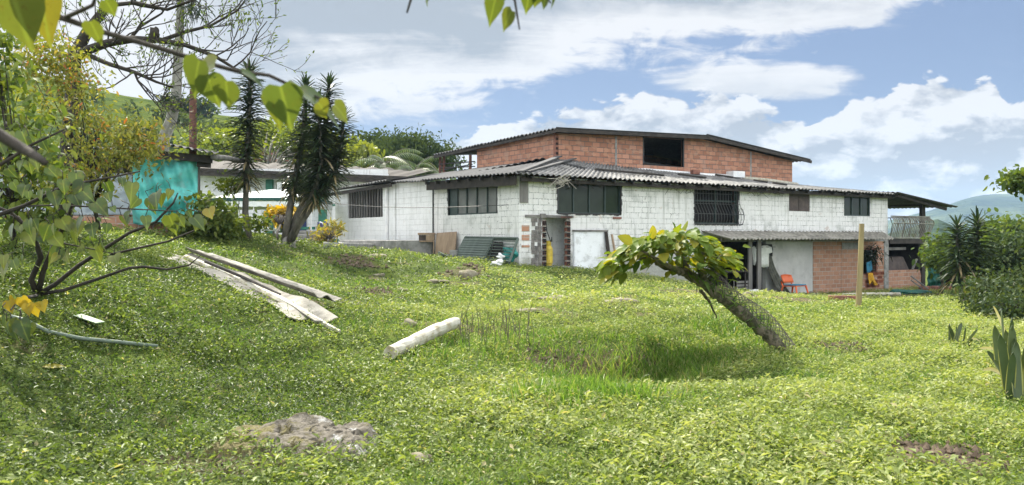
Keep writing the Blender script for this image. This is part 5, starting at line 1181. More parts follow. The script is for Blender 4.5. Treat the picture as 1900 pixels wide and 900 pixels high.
for k in range(600):
    px = r_.uniform(1128, 1365) if k > 60 else r_.uniform(1140, 1330); t_ = dome(px); py = t_+abs(r_.normal(0, 22))*(1 if px < 1310 else .8)+2; spots.append((px, min(py, 506), Yt-.2+r_.uniform(-1, 1)))
for k in range(120): spots.append((r_.normal(1318, 26), min(r_.normal(486, 16), 522), Yt-.1+r_.uniform(-.5, .5)))
Pp = np.array([list(P(*s)) for s in spots]); n = len(Pp); cen = np.array(list(P(1255, 485, Yt-.2))); od = Pp-cen
D = nrm(od*np.array([1, 1, .2]))*.9+r_.normal(0, .3, (n, 3)); D[:, 2] -= .12; Nn = np.c_[od[:, 0]*.6, od[:, 1]*.6, np.full(n, .9)]+r_.normal(0, .28, (n, 3))
L = r_.uniform(.15, .29, n); L[np.array([s[0] for s in spots]) > 1310] *= .65
leaves('crown', T_oval(.14, .18, .5), Pp, D, Nn, L, L*.62, np.clip(r_.normal(.74, .16, n), 0, .92), LF_BIG, o, bend=.12)
# mossy tufts on the limb
n = 420; f = r_.integers(1, 5, n); A_ = np.array([list(q) for q in tk]); w_ = r_.random((n, 1)); Pm = A_[f]*(1-w_)+A_[np.minimum(f+1, 5)]*w_+r_.normal(0, .07, (n, 3))+np.array([0, 0, .05])
leaves('moss_tuft', T_blade(2), Pm, rdir(n, .5, r_), rdir(n, .3, r_), r_.uniform(.08, .24, n), .018, r_.uniform(0, .8, n), BLADE, o)
# rusted wire netting draped along the right of the trunk
mb = MB(); nu_, nv_ = 44, 15; G = {}
ax0, ax1 = P(1306, 512, Yt-.1), P(1450, 664, Yt-.1)
for i in range(nu_+1):
    for j in range(nv_+1):
        u, v = i/nu_, j/nv_; c = ax0.lerp(ax1, u); ang = -1.1+v*2.6; R0 = .13+.05*math.sin(u*3)+.10*u+.02*math.sin(9*u+4*v)
        side = Vector((.72, 0, .69)); G[i, j] = c+side*(R0*math.cos(ang)+.03+.05*u)+Vector((0, -1, 0))*R0*math.sin(ang)+Vector((0, 0, -.02*math.sin(7*u)))
for i in range(nu_):
    for j in range(nv_):
        if (i+j) % 2 == 0:
            for a, b_ in (((i, j), (i+1, j+1)),): mb.tube([G[a], G[b_]], .0042, 3, False)
        else: mb.tube([G[i+1, j], G[i, j+1]], .0042, 3, False)
tag(mb.build('wire_netting', M['wire'], None), 'rusty chicken wire draped along the trunk of the leaning tree', 'netting')

# ---- snake plants at the right edge
def snake(name, label, spots, seed, dry=()):
    r = np.random.default_rng(seed); base = gp(*spots[0][:2], 0, 4); o = empty(name, base, label, 'snake plant')
    Pp, D, N_, L, T, B = [], [], [], [], [], []
    for bx_, by_, tx_, ty2, tn, bd in spots:
        p = gp(bx_, by_, .03, 4); p.z += .14*(tn > .88); q = P(tx_+r.uniform(-12, 10), ty2-(14 if tn > .88 else 0)+r.uniform(-6, 10), p.y+r.uniform(-.12, .12)); Pp.append(list(p)); D.append(list(q-p)); L.append((q-p).length); N_.append([r.uniform(-1, 1), -1, .15]); T.append(tn); B.append(bd+r.uniform(0, .16))
    leaves('foliage', T_strap(9, blunt=True), np.array(Pp), np.array(D), np.array(N_), np.array(L), np.clip(np.array(L)*.165, .045, .115), np.array(T), LF_SNAKE, o, bend=np.array(B))
    return o
snake('snake_plant', 'large snake plant clump with tall upright leaves at the right edge', [(1868, 728, 1858, 612, .3, 0), (1858, 700, 1850, 590, .5, 0), (1872, 745, 1876, 635, .1, 0), (1884, 738, 1902, 590, .4, .05), (1892, 735, 1888, 605, .6, 0), (1880, 715, 1896, 640, .2, 0),
    (1866, 690, 1852, 572, .5, .05), (1898, 745, 1922, 610, .3, 0), (1905, 720, 1915, 580, .5, 0), (1915, 735, 1950, 600, .2, 0), (1888, 700, 1868, 600, .7, 0), (1862, 668, 1808, 652, .95, .2), (1876, 655, 1838, 570, .93, .05), (1888, 690, 1850, 726, 1.0, .3), (1905, 690, 1852, 745, .97, .15), (1872, 705, 1838, 700, .9, .5), (1870, 735, 1866, 650, .8, 0), (1880, 722, 1840, 640, .4, .1), (1874, 740, 1866, 600, .2, 0), (1878, 735, 1886, 585, .5, 0), (1864, 715, 1846, 628, .3, .05), (1870, 700, 1874, 580, .1, 0), (1890, 748, 1894, 620, .3, 0), (1886, 728, 1872, 622, .6, 0), (1860, 690, 1836, 626, .2, .1), (1896, 742, 1890, 660, .1, 0), (1858, 712, 1828, 672, .95, .3), (1884, 742, 1878, 684, .2, 0)], 41)
snake('snake_plant', 'small low snake plant clump in the grass left of the large one', [(1762, 640, 1757, 598, .2, 0), (1770, 641, 1775, 588, .4, 0), (1778, 642, 1778, 592, .1, 0), (1782, 641, 1795, 620, .3, .1), (1790, 643, 1810, 598, .5, .1), (1797, 643, 1812, 618, .2, .2), (1756, 640, 1732, 620, .5, .4), (1775, 640, 1768, 602, .3, 0), (1800, 642, 1822, 628, .9, .4), (1787, 642, 1786, 606, .2, 0)], 42)

# ---- right hand bushes and background trees
def ground_at(px, Y): x = (px-950)/F*Y; return Vector((x, Y, hz1(x, Y)))
leafy('leafy_bush', 'broad low bush with small light leaves at the right edge', 'bush', ground_at(1880, 21), [E(1870, 540, 21, 60, 24), E(1910, 535, 21, 60, 32), E(1835, 545, 20.5, 34, 20)], 42, 3600, .13, LF_DARK, T_oval(), .26, .05, 'barkdark', 51, tint=(.1, .95), group='bushes at the right edge')
leafy('leafy_bush', 'lower dark bush spreading over the grass below the dracaena pair', 'bush', ground_at(1868, 18), [E(1850, 566, 18.5, 42, 15), E(1900, 572, 17.5, 60, 22)], 26, 2000, .10, LF_DARK, T_oval(), .2, .04, 'barkdark', 52, tint=(.05, .8), group='bushes at the right edge')
leafy('broadleaf_tree', 'dark round tree behind the dracaena pair at the right edge', 'tree', ground_at(1890, 31), [E(1885, 478, 31, 58, 36), E(1930, 470, 32, 60, 40), E(1848, 490, 31, 30, 26)], 44, 4600, .2, LF_DARK, T_oval(), .42, .16, 'bark', 53, tint=(0, .8))
leafy('broadleaf_tree', 'light yellow green tree top above the dark round tree', 'tree', ground_at(1890, 52), [E(1885, 436, 52, 42, 14), E(1856, 430, 54, 24, 12), E(1930, 430, 52, 46, 18)], 30, 2200, .42, LF_GRN, T_oval(), .7, .25, 'bark', 54, tint=(.2, .8))
leafy('fruit_tree', 'small pale leafed tree between the balcony and the dracaena pair', 'tree', ground_at(1745, 34), [E(1746, 452, 34, 12, 11), E(1738, 474, 33, 14, 12), E(1757, 484, 33, 14, 12)], 16, 800, .24, LF_GRN, T_oval(), .34, .08, 'bark', 55, tint=(.1, .75))
leafy('edge_tree', 'tree at the right edge showing only a thin leafy branch tip', 'tree', ground_at(2010, 24), [E(2000, 300, 24, 70, 60), E(1912, 334, 24, 10, 5), E(1888, 333, 24, 6, 3)], 26, 1300, .2, LF_GRN, T_oval(), .25, .15, 'bark', 56, tint=(.2, .8), droop=.4)
leafy('bamboo_clump', 'large feathery grey green bamboo clump behind the roofs', 'bamboo', ground_at(770, 70), [E(775, 285, 70, 48, 30), E(725, 300, 68, 34, 28), E(812, 300, 70, 22, 24), E(745, 275, 70, 30, 18)], 90, 14000, .34, LF_FAR, T_oval(), .8, .3, 'bark', 61, tint=(0, .6), droop=.5, ratio=.4, bend=.3)
leafy('broadleaf_tree', 'grey green tree left of the bamboo clump behind the brown roof', 'tree', ground_at(690, 75), [E(690, 275, 75, 26, 22), E(705, 292, 74, 26, 22), E(745, 305, 72, 34, 22)], 34, 2600, .55, LF_FAR, T_oval(), .85, .3, 'bark', 62, tint=(0, .6))
leafy('lime_tree', 'bright lime green tree beside the broad dracaena cluster', 'tree', ground_at(672, 58), [E(673, 292, 58, 15, 24), E(664, 312, 57, 16, 14)], 24, 1500, .42, LF_LIME, T_oval(), .5, .15, 'bark', 63, tint=(.3, 1), droop=.9, bend=.5)
leafy('hill_tree', 'lone dark round tree on the hill skyline behind the rusty pipe', 'tree', P(352, 217, 150), [E(345, 196, 150, 26, 10), E(372, 203, 150, 16, 7), E(320, 196, 150, 10, 6)], 26, 1200, 1.0, LF_FAR, T_oval(), 1.0, .4, 'barkdark', 64, tint=(0, .35))
leafy('courtyard_tree', 'pale green leafy tree on the slope behind the white outbuilding', 'tree', ground_at(470, 62), [E(430, 275, 70, 40, 22), E(395, 268, 72, 32, 20), E(560, 262, 74, 40, 30), E(520, 250, 78, 36, 20), E(620, 285, 64, 34, 26)], 34, 5200, .5, LF_LIME, T_oval(), .9, .3, 'bark', 65, tint=(0, .55))

def palm(label, px, py, Y, h, n, L, seed, group):
    """feather palm: trunk and arching fronds made of leaflets"""
    r = np.random.default_rng(seed); top = P(px, py, Y); base = Vector((top.x, Y, hz1(top.x, Y))); o = empty('feather_palm', base, label, 'palm', group)
    mb = MB(); mb.tube([base-Vector((0, 0, .2)), base.lerp(top, .5)+Vector((.1, 0, 0)), top], [.2, .16, .14], 8); Ps, Ds, Ns, Ls = [], [], [], []
    for k in range(n):
        a = k*2.4+r.normal()*.2; el = r.uniform(.15, 1.15); h_ = Vector((math.cos(a), math.sin(a), 0)); q = top.copy(); pts = [q.copy()]; d = h_*math.cos(el)+Vector((0, 0, math.sin(el)))
        m = 22
        for j in range(m):
            d = (d+Vector((0, 0, -.085))).normalized(); q = q+d*(L/m); pts.append(q.copy())
            if j > 2:
                sd_ = d.cross(Vector((0, 0, 1))).normalized()
                for s in (-1, 1): Ps.append(list(q)); Ds.append(list(sd_*s+d*.55+Vector((0, 0, -.35)))); Ns.append([0, 0, 1.]); Ls.append(L*.24*math.sin(math.pi*min(.97, (j+1)/m*.85+.12)))
        mb.tube(pts[::3], [.035*(1-.8*i/len(pts[::3])) for i in range(len(pts[::3]))], 5)
    mb.build('trunk', M['bark'], o, smooth=True); Ls = np.array(Ls)
    leaves('crown', T_blade(3), np.array(Ps), np.array(Ds), np.array(Ns), Ls, .07*L/3, r.uniform(0, 1, len(Ps)), LF_PALM, o, bend=.5)
palm('feather palm with arching fronds in front of the bamboo clump', 712, 306, 56, 5, 17, 3.6, 71, 'feather palms behind the roofs')
palm('low feather palm whose fronds droop over the brown roof edge', 768, 318, 52, 4, 15, 2.6, 72, 'feather palms behind the roofs')
palm('small feather palm next to the open roof terrace', 812, 322, 53, 4, 13, 2.0, 73, 'feather palms behind the roofs')
# wooded parts of the hillside: reads as one mass
r_ = np.random.default_rng(77); cs, sg = [], []
flat = HV.reshape(-1, 3)
while len(cs) < 330:
    p = flat[r_.integers(0, len(flat))]; px = 950+F*p[0]/p[1]; py = HZ-(p[2]-EYE)/p[1]*F
    if p[1] > 192 or px < 150 or px > 900: continue
    sk = np.interp(px, [100, 200, 300, 400, 480, 560, 650, 750, 900], [160, 184, 207, 229, 244, 262, 288, 330, 410]); dd = py-sk
    pr = .05 if dd < 10 else (.9 if dd < 26 else (.16 if dd < 38 else .8))
    if r_.random() < pr: cs.append(p+np.array([0, 0, .6])); sg.append(r_.uniform(.7, 1.5)*p[1]/110)
Pq, k = clump_pts(cs, 15000, np.array(sg)*.62, r_); Pq[:, 2] += np.abs(r_.normal(0, .3, len(Pq)))
ct = r_.uniform(0, .6, len(cs))
wo = leaves('hillside_wood', T_oval(), Pq, rdir(len(Pq), -.2, r_), rdir(len(Pq), 1, r_), r_.uniform(.6, 1.3, len(Pq)), r_.uniform(.3, .7, len(Pq)), np.clip(ct[k]+r_.uniform(0, .4, len(Pq)), 0, 1), LF_FAR)
tag(wo, 'bands of bushes and hedges covering the green hillside', 'wood', kind='stuff')
# valley trees at the right, between the yard and the ridges
r_ = np.random.default_rng(78); cs = np.array([[(px-950)/F*Y, Y, 0] for px, Y in zip(r_.uniform(1560, 2050, 130), r_.uniform(70, 330, 130))]); cs[:, 2] = hz(cs[:, 0], cs[:, 1])+1.4
Pq, k = clump_pts(cs, 6500, 1.7, r_); wo = leaves('valley_wood', T_oval(), Pq, rdir(len(Pq), -.2, r_), rdir(len(Pq), 1, r_), 1.1, .6, np.clip(r_.uniform(0, .5, len(cs))[k]+r_.uniform(0, .3, len(Pq)), 0, 1), LF_FAR)
tag(wo, 'distant scattered trees on the valley floor at the right', 'wood', kind='stuff')
# ================================================================ things in the yard
def near(px, py, y0=3): return hit(px, py, y0)
# long weathered roofing sheets lying on the bank
def lyingsheet(pa, pb, w, label, lift=0.04, tilt=0.0, waves=3, mat='cementpale', seed=1, h=.06):
    a, b = near(*pa), near(*pb); d = (b-a).normalized(); s = d.cross(Vector((0, 0, 1))).normalized(); up = s.cross(d); mb = MB(); m, n = 16, waves*6; rr = random.Random(seed)
    for i in range(m+1):
        c = a.lerp(b, i/m); c.z = max(c.z, hz1(c.x, c.y))+lift
        for j in range(n+1):
            v = j/n-.5; mb.v.append(tuple(c+s*(v*w)+up*(h*.5*math.cos(2*math.pi*waves*(v+.5))+v*w*tilt+rr.uniform(-.004, .004))))
    for i in range(m):
        for j in range(n): q = i*(n+1)+j; mb.f.append((q, q+1, q+n+2, q+n+1))
    return tag(mb.build('roofing_sheet', M[mat], None, smooth=False, solid=.014), label, 'roofing sheet', 'old roofing sheets lying on the bank')
lyingsheet((368, 482), (607, 572), .52, 'upper long weathered roofing sheet lying furthest from the viewpoint on the bank', .16, .25, 2, mat='cementpale', seed=1, h=.07)
lyingsheet((338, 481), (606, 606), .36, 'middle roofing sheet of the three long ones on the bank', .08, -.05, 1, mat='board', seed=2, h=.045)
lyingsheet((310, 482), (556, 600), .34, 'lowest roofing sheet on the bank, closest to the viewpoint', .05, .1, 1, mat='board', seed=3, h=.035)
mb = MB(); pts = [near(345, 492), near(430, 525), near(520, 566), near(585, 600), near(630, 619)]
mb.tube([p+Vector((0, 0, .14-.03*i)) for i, p in enumerate(pts)], [.055, .06, .06, .05, .03], 8, True, .15); tag(mb.build('rotten_pole', M['pvc'], None), 'pale broken pole lying on top of the long roofing sheets', 'pole')
mb = MB(); pts = [near(380, 508), near(450, 537), near(520, 572)]; mb.tube([p+Vector((0, 0, .2)) for p in pts], [.02, .025, .015], 6); tag(mb.build('lath', M['darkwood'], None), 'thin dark lath between the roofing sheets', 'lath')
# pale log
rr_ = random.Random(3); a = near(724, 667); e = P(846, 598, a.y*1.20); e.z = max(e.z, hz1(e.x, e.y)+.12); mb = MB(); a.z += .07
mb.tube([a.lerp(e, k/14)+Vector((rr_.gauss(0, .006), 0, rr_.gauss(0, .005)+.02*math.sin(k/14*3))) for k in range(15)], [.092+rr_.gauss(0, .004) for k in range(15)], 18, True, .045); tag(mb.build('pale_log', M['pvc'], None, smooth=False), 'straight pale log lying diagonally on the lawn', 'log')
# round wooden post
b = near(1592, 571, 14); mb = MB(); t_ = P(1599, 415, b.y); mb.tube([b-Vector((0, 0, .3)), b.lerp(t_, .5)+Vector((.015, 0, 0)), t_], [.08, .075, .068], 14, True, .05); tag(mb.build('wooden_post', M['polewood'], None, smooth=False), 'upright round wooden post standing alone in the lawn', 'post')
mb = MB(); a, e = near(1527, 552, 14), near(1670, 550, 14); mb.tube([a+Vector((0, 0, .07)), a.lerp(e, .45)+Vector((0, 0, .12)), e+Vector((0, 0, .1))], [.06, .075, .075], 10); tag(mb.build('plastic_pipe', M['pvc'], None, smooth=True), 'long pale pipe on the ground behind the wooden post', 'pipe')
mb = MB(); rr = random.Random(2)
for k in range(5): p = near(1545+k*9, 557, 14); mb.box(p+Vector((0, 0, .08)), (.28, .16, .16), Matrix.Rotation(rr.uniform(0, 3), 3, 'Z'))
tag(mb.build('brick_rubble', M['hollow'], None, bevel=.01), 'low heap of bricks half hidden in the grass under the pale pipe', 'bricks')
# green hose at the left
pts = [near(a, b_)+Vector((0, 0, .06)) for a, b_ in ((20, 600), (47, 607), (90, 628), (150, 641), (220, 649), (292, 654))]
mb = MB(); mb.tube(pts, .02, 8); tag(mb.build('garden_hose', plain('hose_green', (.13, .17, .13), (.09, .12, .09), .5), None, smooth=True), 'dull green pipe curving over the ground at the lower left', 'hose')
# rocks
def rock(px, py, sx, sy, sz, label, seed, mat='stone', sink=.35, rz=0.0, grp='pale stones in the lawn', name='stone', y0=3, nu=16, rough=.2):
    p = near(px, py, y0); mb = MB(); mb.blob(p+Vector((0, 0, sz*(1-2*sink)*.5)), (sx, sy, sz), seed, rough, nu, 10, Matrix.Rotation(rz, 3, 'Z')); o = mb.build(name, M[mat], None, smooth=True)
    return tag(o, label, 'rock', grp)
p = near(560, 835, 3); mb = MB()
nu_, nv_ = 90, 50
crest = lambda u: .58*np.interp(u, [-1, -.8, -.5, -.1, .2, .5, .8, .93, 1], [0, .07, .16, .30, .30, .265, .22, .15, 0])
for j in range(nv_+1):
    for i in range(nu_+1):
        u, v = i/nu_*2-1, j/nv_*2-1; x = p.x-.06+u*.66; y = p.y+.06+v*.50
        vc = .48+.10*math.sin(u*4)-.12*u
        prof = max(0, (v+1)/(vc+1))**.75 if v < vc else max(0, 1-((v-vc)/(1.0-vc))**.8)
        q_ = Vector((u*1.5, v*1.3, 3.3)); n_ = mnoise.fractal(q_*1.6, 1.0, 2.1, 7); rdg = mnoise.ridged_multi_fractal(q_*1.1, 1.0, 2.2, 5, 1.0, 2.0)-1.0
        cr_ = min(0, abs(mnoise.noise(q_*2.3))-.05)*.9                 # cracks
        mb.v.append((x+.02*mnoise.noise(q_*5), y+.02*mnoise.noise(q_*5+Vector((9, 0, 0))), hz1(x, y)-.07+.09*min(1, 6*(1-max(abs(u), abs(v))))+float(crest(u))*prof+(.05*n_+.035*rdg+cr_)*min(1, 4*(1-max(abs(u), abs(v))))))
for j in range(nv_):
    for i in range(nu_): q = j*(nu_+1)+i; mb.f.append((q, q+1, q+nu_+2, q+nu_+1))
ROCK = (p.x-.03, p.y+.1)
tag(mb.build('boulder', rockmat(), None, smooth=False, solid=.0), 'large half buried mossy boulder in the foreground', 'rock')
rock(780, 858, .10, .08, .06, 'small grey stone right of the mossy boulder', 8, 'stone')
for k, a in enumerate([(868, 515, .26, .2, .2, 'largest pale lump of stone on the middle rise below the pallet'), (742, 540, .22, .14, .07, 'flat pale stone left of the middle rise'), (985, 547, .35, .16, .07, 'broad flat pale stone below the doorway'),
     (1030, 556, .4, .2, .08, 'long pale stone between the doorway and the leaning tree'), (760, 604, .13, .1, .08, 'small squarish pale stone above the pale log'), (970, 578, .4, .14, .05, 'low grey slab of stone above the tall weeds'),
     (1150, 562, .45, .2, .08, 'wide earthy stone mound left of the leaning tree crown'), (812, 523, .3, .12, .06, 'thin pale stone on the slope below the annex'), (702, 512, .18, .1, .06, 'tiny pale stone near the annex platform'), (1640, 615, .2, .1, .04, 'flat pale stone in the right part of the lawn'), (700, 478, .3, .2, .12, 'grey stone below the concrete platform'), (1590, 622, .12, .08, .04, 'little stone left of the flat one in the right lawn')]):
    rock(*a[:5], a[5], 20+k)
# concrete platform in front of the annex
mb = MB(); a, b_, c, d = LW.pt(tB-1.5, .2, 0), LW.pt(tA+.3, .2, 0), LW.pt(tA+.3, 1.9, 0), LW.pt(tB-1.2, 2.2, 0)
mb.hexa([(*p.xy, .3) for p in (d, c, b_, a)]+[(*p.xy, z) for p, z in [(q, .28+max(hz1(d.x, d.y), hz1(c.x, c.y))) for q in (d, c, b_, a)]]); tag(mb.build('platform', M['concrete'], None, bevel=.02), 'low concrete platform along the foot of the annex', 'platform')
mb = MB(); a, b_ = near(600, 461, 20), near(760, 463, 20); a2, b2 = LW.pt(tL-1, .1, 1), LW.pt(tB-1.6, .1, 1)
mb.hexa([(a.x, a.y, .5), (b_.x, b_.y, .5), (b2.x, b2.y, .5), (a2.x, a2.y, .5), (a.x, a.y, a.z+.2), (b_.x, b_.y, b_.z+.2), (b2.x, b2.y, b_.z+.22), (a2.x, a2.y, a.z+.22)]); tag(mb.build('kerb_slab', M['concrete'], None, bevel=.02), 'long thin concrete slab below the barred annex window', 'slab')

# slatted grey green panel leaning on the left wall
A_, B_, C_, D_ = LW.pt(LW.t(868), .12, LW.z(868, 441)), LW.pt(LW.t(966), .12, LW.z(966, 443)), P(945, 487, 26.6), P(842, 482, 29.2)
pn = empty('slatted_panel', D_, 'grey green slatted shutter panel leaning against the white wall, half its slats missing', 'panel')
def pp(u, v, l=0.0): 
    q = D_.lerp(C_, u).lerp(A_.lerp(B_, u), v); n_ = (C_-D_).cross(A_-D_).normalized(); return q+n_*l*(-1 if n_.y > 0 else 1)
fr = MB(); 
for u0, v0, u1, v1, w in ((0, 0, 1, 0, .16), (0, 1, 1, 1, .1), (1, 0, 1, 1, .1), (.56, 0, .56, 1, .1), (0, .0, 0, 1, .06)): fr.bar(pp(u0, v0, .0), pp(u1, v1, .0), .07, w, up=(0, -.6, .6))
fr.build('frame', M['slat'], pn)
for k in range(9): mb = MB(); v = .06+k*.104; mb.bar(pp(.01, v, .05), pp(.57, v+.01, .05), .02, .125, up=tuple((A_-D_).normalized()+Vector((0, .9, .3)))); mb.build('slat', M['slat'], pn)
for k in range(7): mb = MB(); v = .12+k*.125; mb.bar(pp(.57, v, .03), pp(.99, v, .03), .03, .03); mb.build('rail', M['slat'], pn)
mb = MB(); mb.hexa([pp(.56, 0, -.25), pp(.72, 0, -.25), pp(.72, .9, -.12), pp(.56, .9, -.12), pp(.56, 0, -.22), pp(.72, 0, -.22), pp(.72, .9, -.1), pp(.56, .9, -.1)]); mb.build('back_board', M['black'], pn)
def bag(px, py, Y, s, mat, label, seed, name='plastic_bag', sz=.7):
    c = P(px, py, Y); mb = MB(); mb.blob(c, (s, s*.6, s*sz), seed, .45, 18, 12); return tag(mb.build(name, M[mat], None, smooth=False), label, 'bag')
bag(950, 471, 27.3, .33, 'tealbag', 'crumpled teal plastic bag behind the slatted panel', 3); bag(929, 476, 26.9, .13, 'whiteplastic', 'small white crumpled bag inside the slatted panel frame', 5)
p = near(980, 490, 20); bag(977, 484, p.y, .17, 'bluebag', 'pale blue rubbish bag lying in the grass left of the doorway', 6); bag(992, 489, p.y-.1, .24, 'whiteplastic', 'white rubbish bag left of the yellow gas cylinder', 7, sz=.45)
p = near(922, 492, 20); bag(921, 489, p.y, .18, 'whiteplastic', 'white lump of rubbish in the grass below the slatted panel', 9, 'rubbish', .6)
# desk and board
Yk = 31.0
dk = empty('small_desk', P(790, 472, Yk), 'small pale wooden desk with an open drawer slot standing on the platform', 'desk')
def fbox(mb, x0, y0, x1, y1, Y, dp, rz=-.35):
    a, b_ = P(x0, y1, Y), P(x1, y0, Y); c = (a+b_)/2; mb.box(c+Vector((0, dp/2, 0)), (b_.x-a.x, dp, b_.z-a.z))
mb = MB(); fbox(mb, 775, 432, 806, 436, Yk, .55); mb.build('desk_top', M['wood'], dk, bevel=.01)
mb = MB(); fbox(mb, 777, 436.2, 790, 446, Yk+.1, .4); mb.build('drawer_box', M['brown'], dk); mb = MB(); fbox(mb, 790.3, 436.2, 805, 446, Yk+.02, .45); mb.build('front_board', M['wood'], dk)
for x in (776, 779.5, 800, 804.5): mb = MB(); fbox(mb, x-1, 446.3, x+1, 474, Yk+(.04 if x in (776, 804.5) else .4), .05); mb.build('leg', M['wood'], dk)
mb = MB(); fbox(mb, 778, 446.4, 803, 449, Yk, .06); mb.build('rail', M['wood'], dk)
mb = MB(); q0_, q1_ = P(807, 474, Yk-.15), P(844, 470, Yk-1.1); mb.hexa([q0_, q1_, q1_+Vector((.02, .03, 0)), q0_+Vector((.02, .03, 0)), q0_+Vector((.05, .2, .92)), q1_+Vector((.05, .2, .86)), q1_+Vector((.07, .23, .86)), q0_+Vector((.07, .23, .92))])
tag(mb.build('plywood_board', M['wood'], None), 'plain plywood board leaning on the wall right of the small desk', 'board')
# bucket with a pan
p = near(841, 481, 20); mb = MB(); c = P(842, 476, 29.2); z0_ = hz1(c.x, c.y); mb.tube([(c.x, c.y, z0_), (c.x, c.y, z0_+.33)], [.15, .17], 16, True); tag(mb.build('concrete_bucket', M['concrete'], None, smooth=False), 'grey bucket shaped concrete block left of the slatted panel', 'bucket')
mb = MB(); c2 = c+Vector((-.35, -.15, 0)); z0_ = hz1(c2.x, c2.y); mb.tube([(c2.x, c2.y, z0_+.02), (c2.x-.02, c2.y, z0_+.06), (c2.x, c2.y, z0_+.10)], [.18, .24, .26], 16, True); tag(mb.build('metal_basin', M['slat'], None), 'shallow grey basin on the ground beside the concrete bucket', 'basin')
# gas cylinder and hose in the doorway alcove
t_ = FW.t(1023); c = FW.pt(t_, -.22, 0); zb = DO[2]+.02
gc = empty('gas_cylinder', (c.x, c.y, zb), 'tall yellow gas cylinder standing in the doorway alcove', 'gas cylinder')
mb = MB(); mb.tube([(c.x, c.y, zb), (c.x, c.y, zb+.06), (c.x, c.y, zb+.10), (c.x, c.y, zb+.62), (c.x, c.y, zb+.72), (c.x, c.y, zb+.77)], [.15, .15, .175, .175, .13, .06], 18); mb.build('body', M['gasyellow'], gc, smooth=False)
mb = MB(); mb.tube([(c.x, c.y, zb+.74), (c.x, c.y, zb+.92)], [.11, .11], 14, False); mb.build('collar', M['gasyellow'], gc, solid=.012); mb = MB(); mb.tube([(c.x, c.y, zb+.76), (c.x, c.y, zb+.88)], [.03, .035], 8); mb.build('valve', M['iron'], gc)
mb = MB(); tp_ = FW.pt(FW.t(1016), -.1, DO[3]-.15); mb.tube([tp_, tp_+Vector((.03, 0, -.35)), tp_+Vector((.18, .05, -.75)), Vector((c.x+.13, c.y-.05, zb+1.05)), Vector((c.x+.14, c.y-.05, zb+.9)), Vector((c.x+.02, c.y, zb+.88))], .018, 6); tag(mb.build('gas_hose', M['iron'], None, smooth=True), 'black rubber hose hanging down to the gas cylinder', 'hose')
# dark leaning board right of the panel
mb = MB(); a = FW.pt(FW.t(1123), .35, hz1(*FW.pt(FW.t(1123), .35, 0).xy)-.05); e = FW.pt(FW.t(1120), .14, FW.z(1120, 430)); mb.bar(a, e, .17, .12); tag(mb.build('timber_post', M['darkwood'], None), 'dark old timber post leaning against the white wall', 'post')
mb = MB(); mb.bar(a+Vector((.28, -.1, 0)), e+Vector((.22, -.05, -.1)), .07, .06); tag(mb.build('timber_lath', M['wood'], None), 'thin pale lath beside the dark leaning timber post', 'lath')

# ---- under the porch: chair, cushion, clothes, curtain
c = near(1474, 549, 24); c.y = max(c.y, 31.2); c = ground_at(1474, c.y)
ch = empty('plastic_chair', c, 'orange plastic chair in front of the grey plaster wall', 'chair'); rot = Matrix.Rotation(R(35), 3, 'Z'); s_ = c.y/F
def cw(x, y, z): return c+rot @ Vector((x, y, z))
W2_, Dp = .40, .36
mb = MB(); mb.hexa([cw(-W2_, -Dp, .43), cw(W2_, -Dp, .43), cw(W2_*.9, Dp, .40), cw(-W2_*.9, Dp, .40), cw(-W2_, -Dp, .47), cw(W2_, -Dp, .47), cw(W2_*.9, Dp, .44), cw(-W2_*.9, Dp, .44)]); mb.build('seat', M['orange'], ch, bevel=.015)
mb = MB()
for i in range(9):
    u = i/8*2-1
    for j in range(4): v = j/3; mb.v.append(tuple(cw(u*W2_*(.9+.12*v-.1*v*v), Dp+.02+.14*v-.10*u*u, .56+.36*v-.03*v*u*u)))
for i in range(8):
    for j in range(3): q = i*4+j; mb.f.append((q, q+4, q+5, q+1))
mb.build('backrest', M['orange'], ch, solid=.03, smooth=True)
for sx in (-1, 1):
    for sy in (-1, 1): mb = MB(); mb.tube([cw(sx*W2_*.9, sy*Dp*.9, .43), cw(sx*W2_*1.08, sy*Dp*1.2, -.02)], [.045, .03], 6); mb.build('leg', M['orange'], ch)
    mb = MB(); mb.bar(cw(sx*W2_*.88, Dp*.97, .42), cw(sx*W2_*.86, Dp*1.15, .62), .06, .04); mb.build('back_support', M['orange'], ch)
mb = MB(); mb.hexa([cw(-W2_*.95, -Dp*1.05, .475), cw(W2_*.8, -Dp*1.05, .475), cw(W2_*.75, Dp*.75, .455), cw(-W2_*.9, Dp*.75, .455), cw(-W2_*.95, -Dp*1.05, .52), cw(W2_*.8, -Dp*1.05, .52), cw(W2_*.75, Dp*.75, .50), cw(-W2_*.9, Dp*.75, .50)]); tag(mb.build('seat_cushion', M['blue'], None, bevel=.02), 'blue cushion lying on the orange plastic chair', 'cushion')
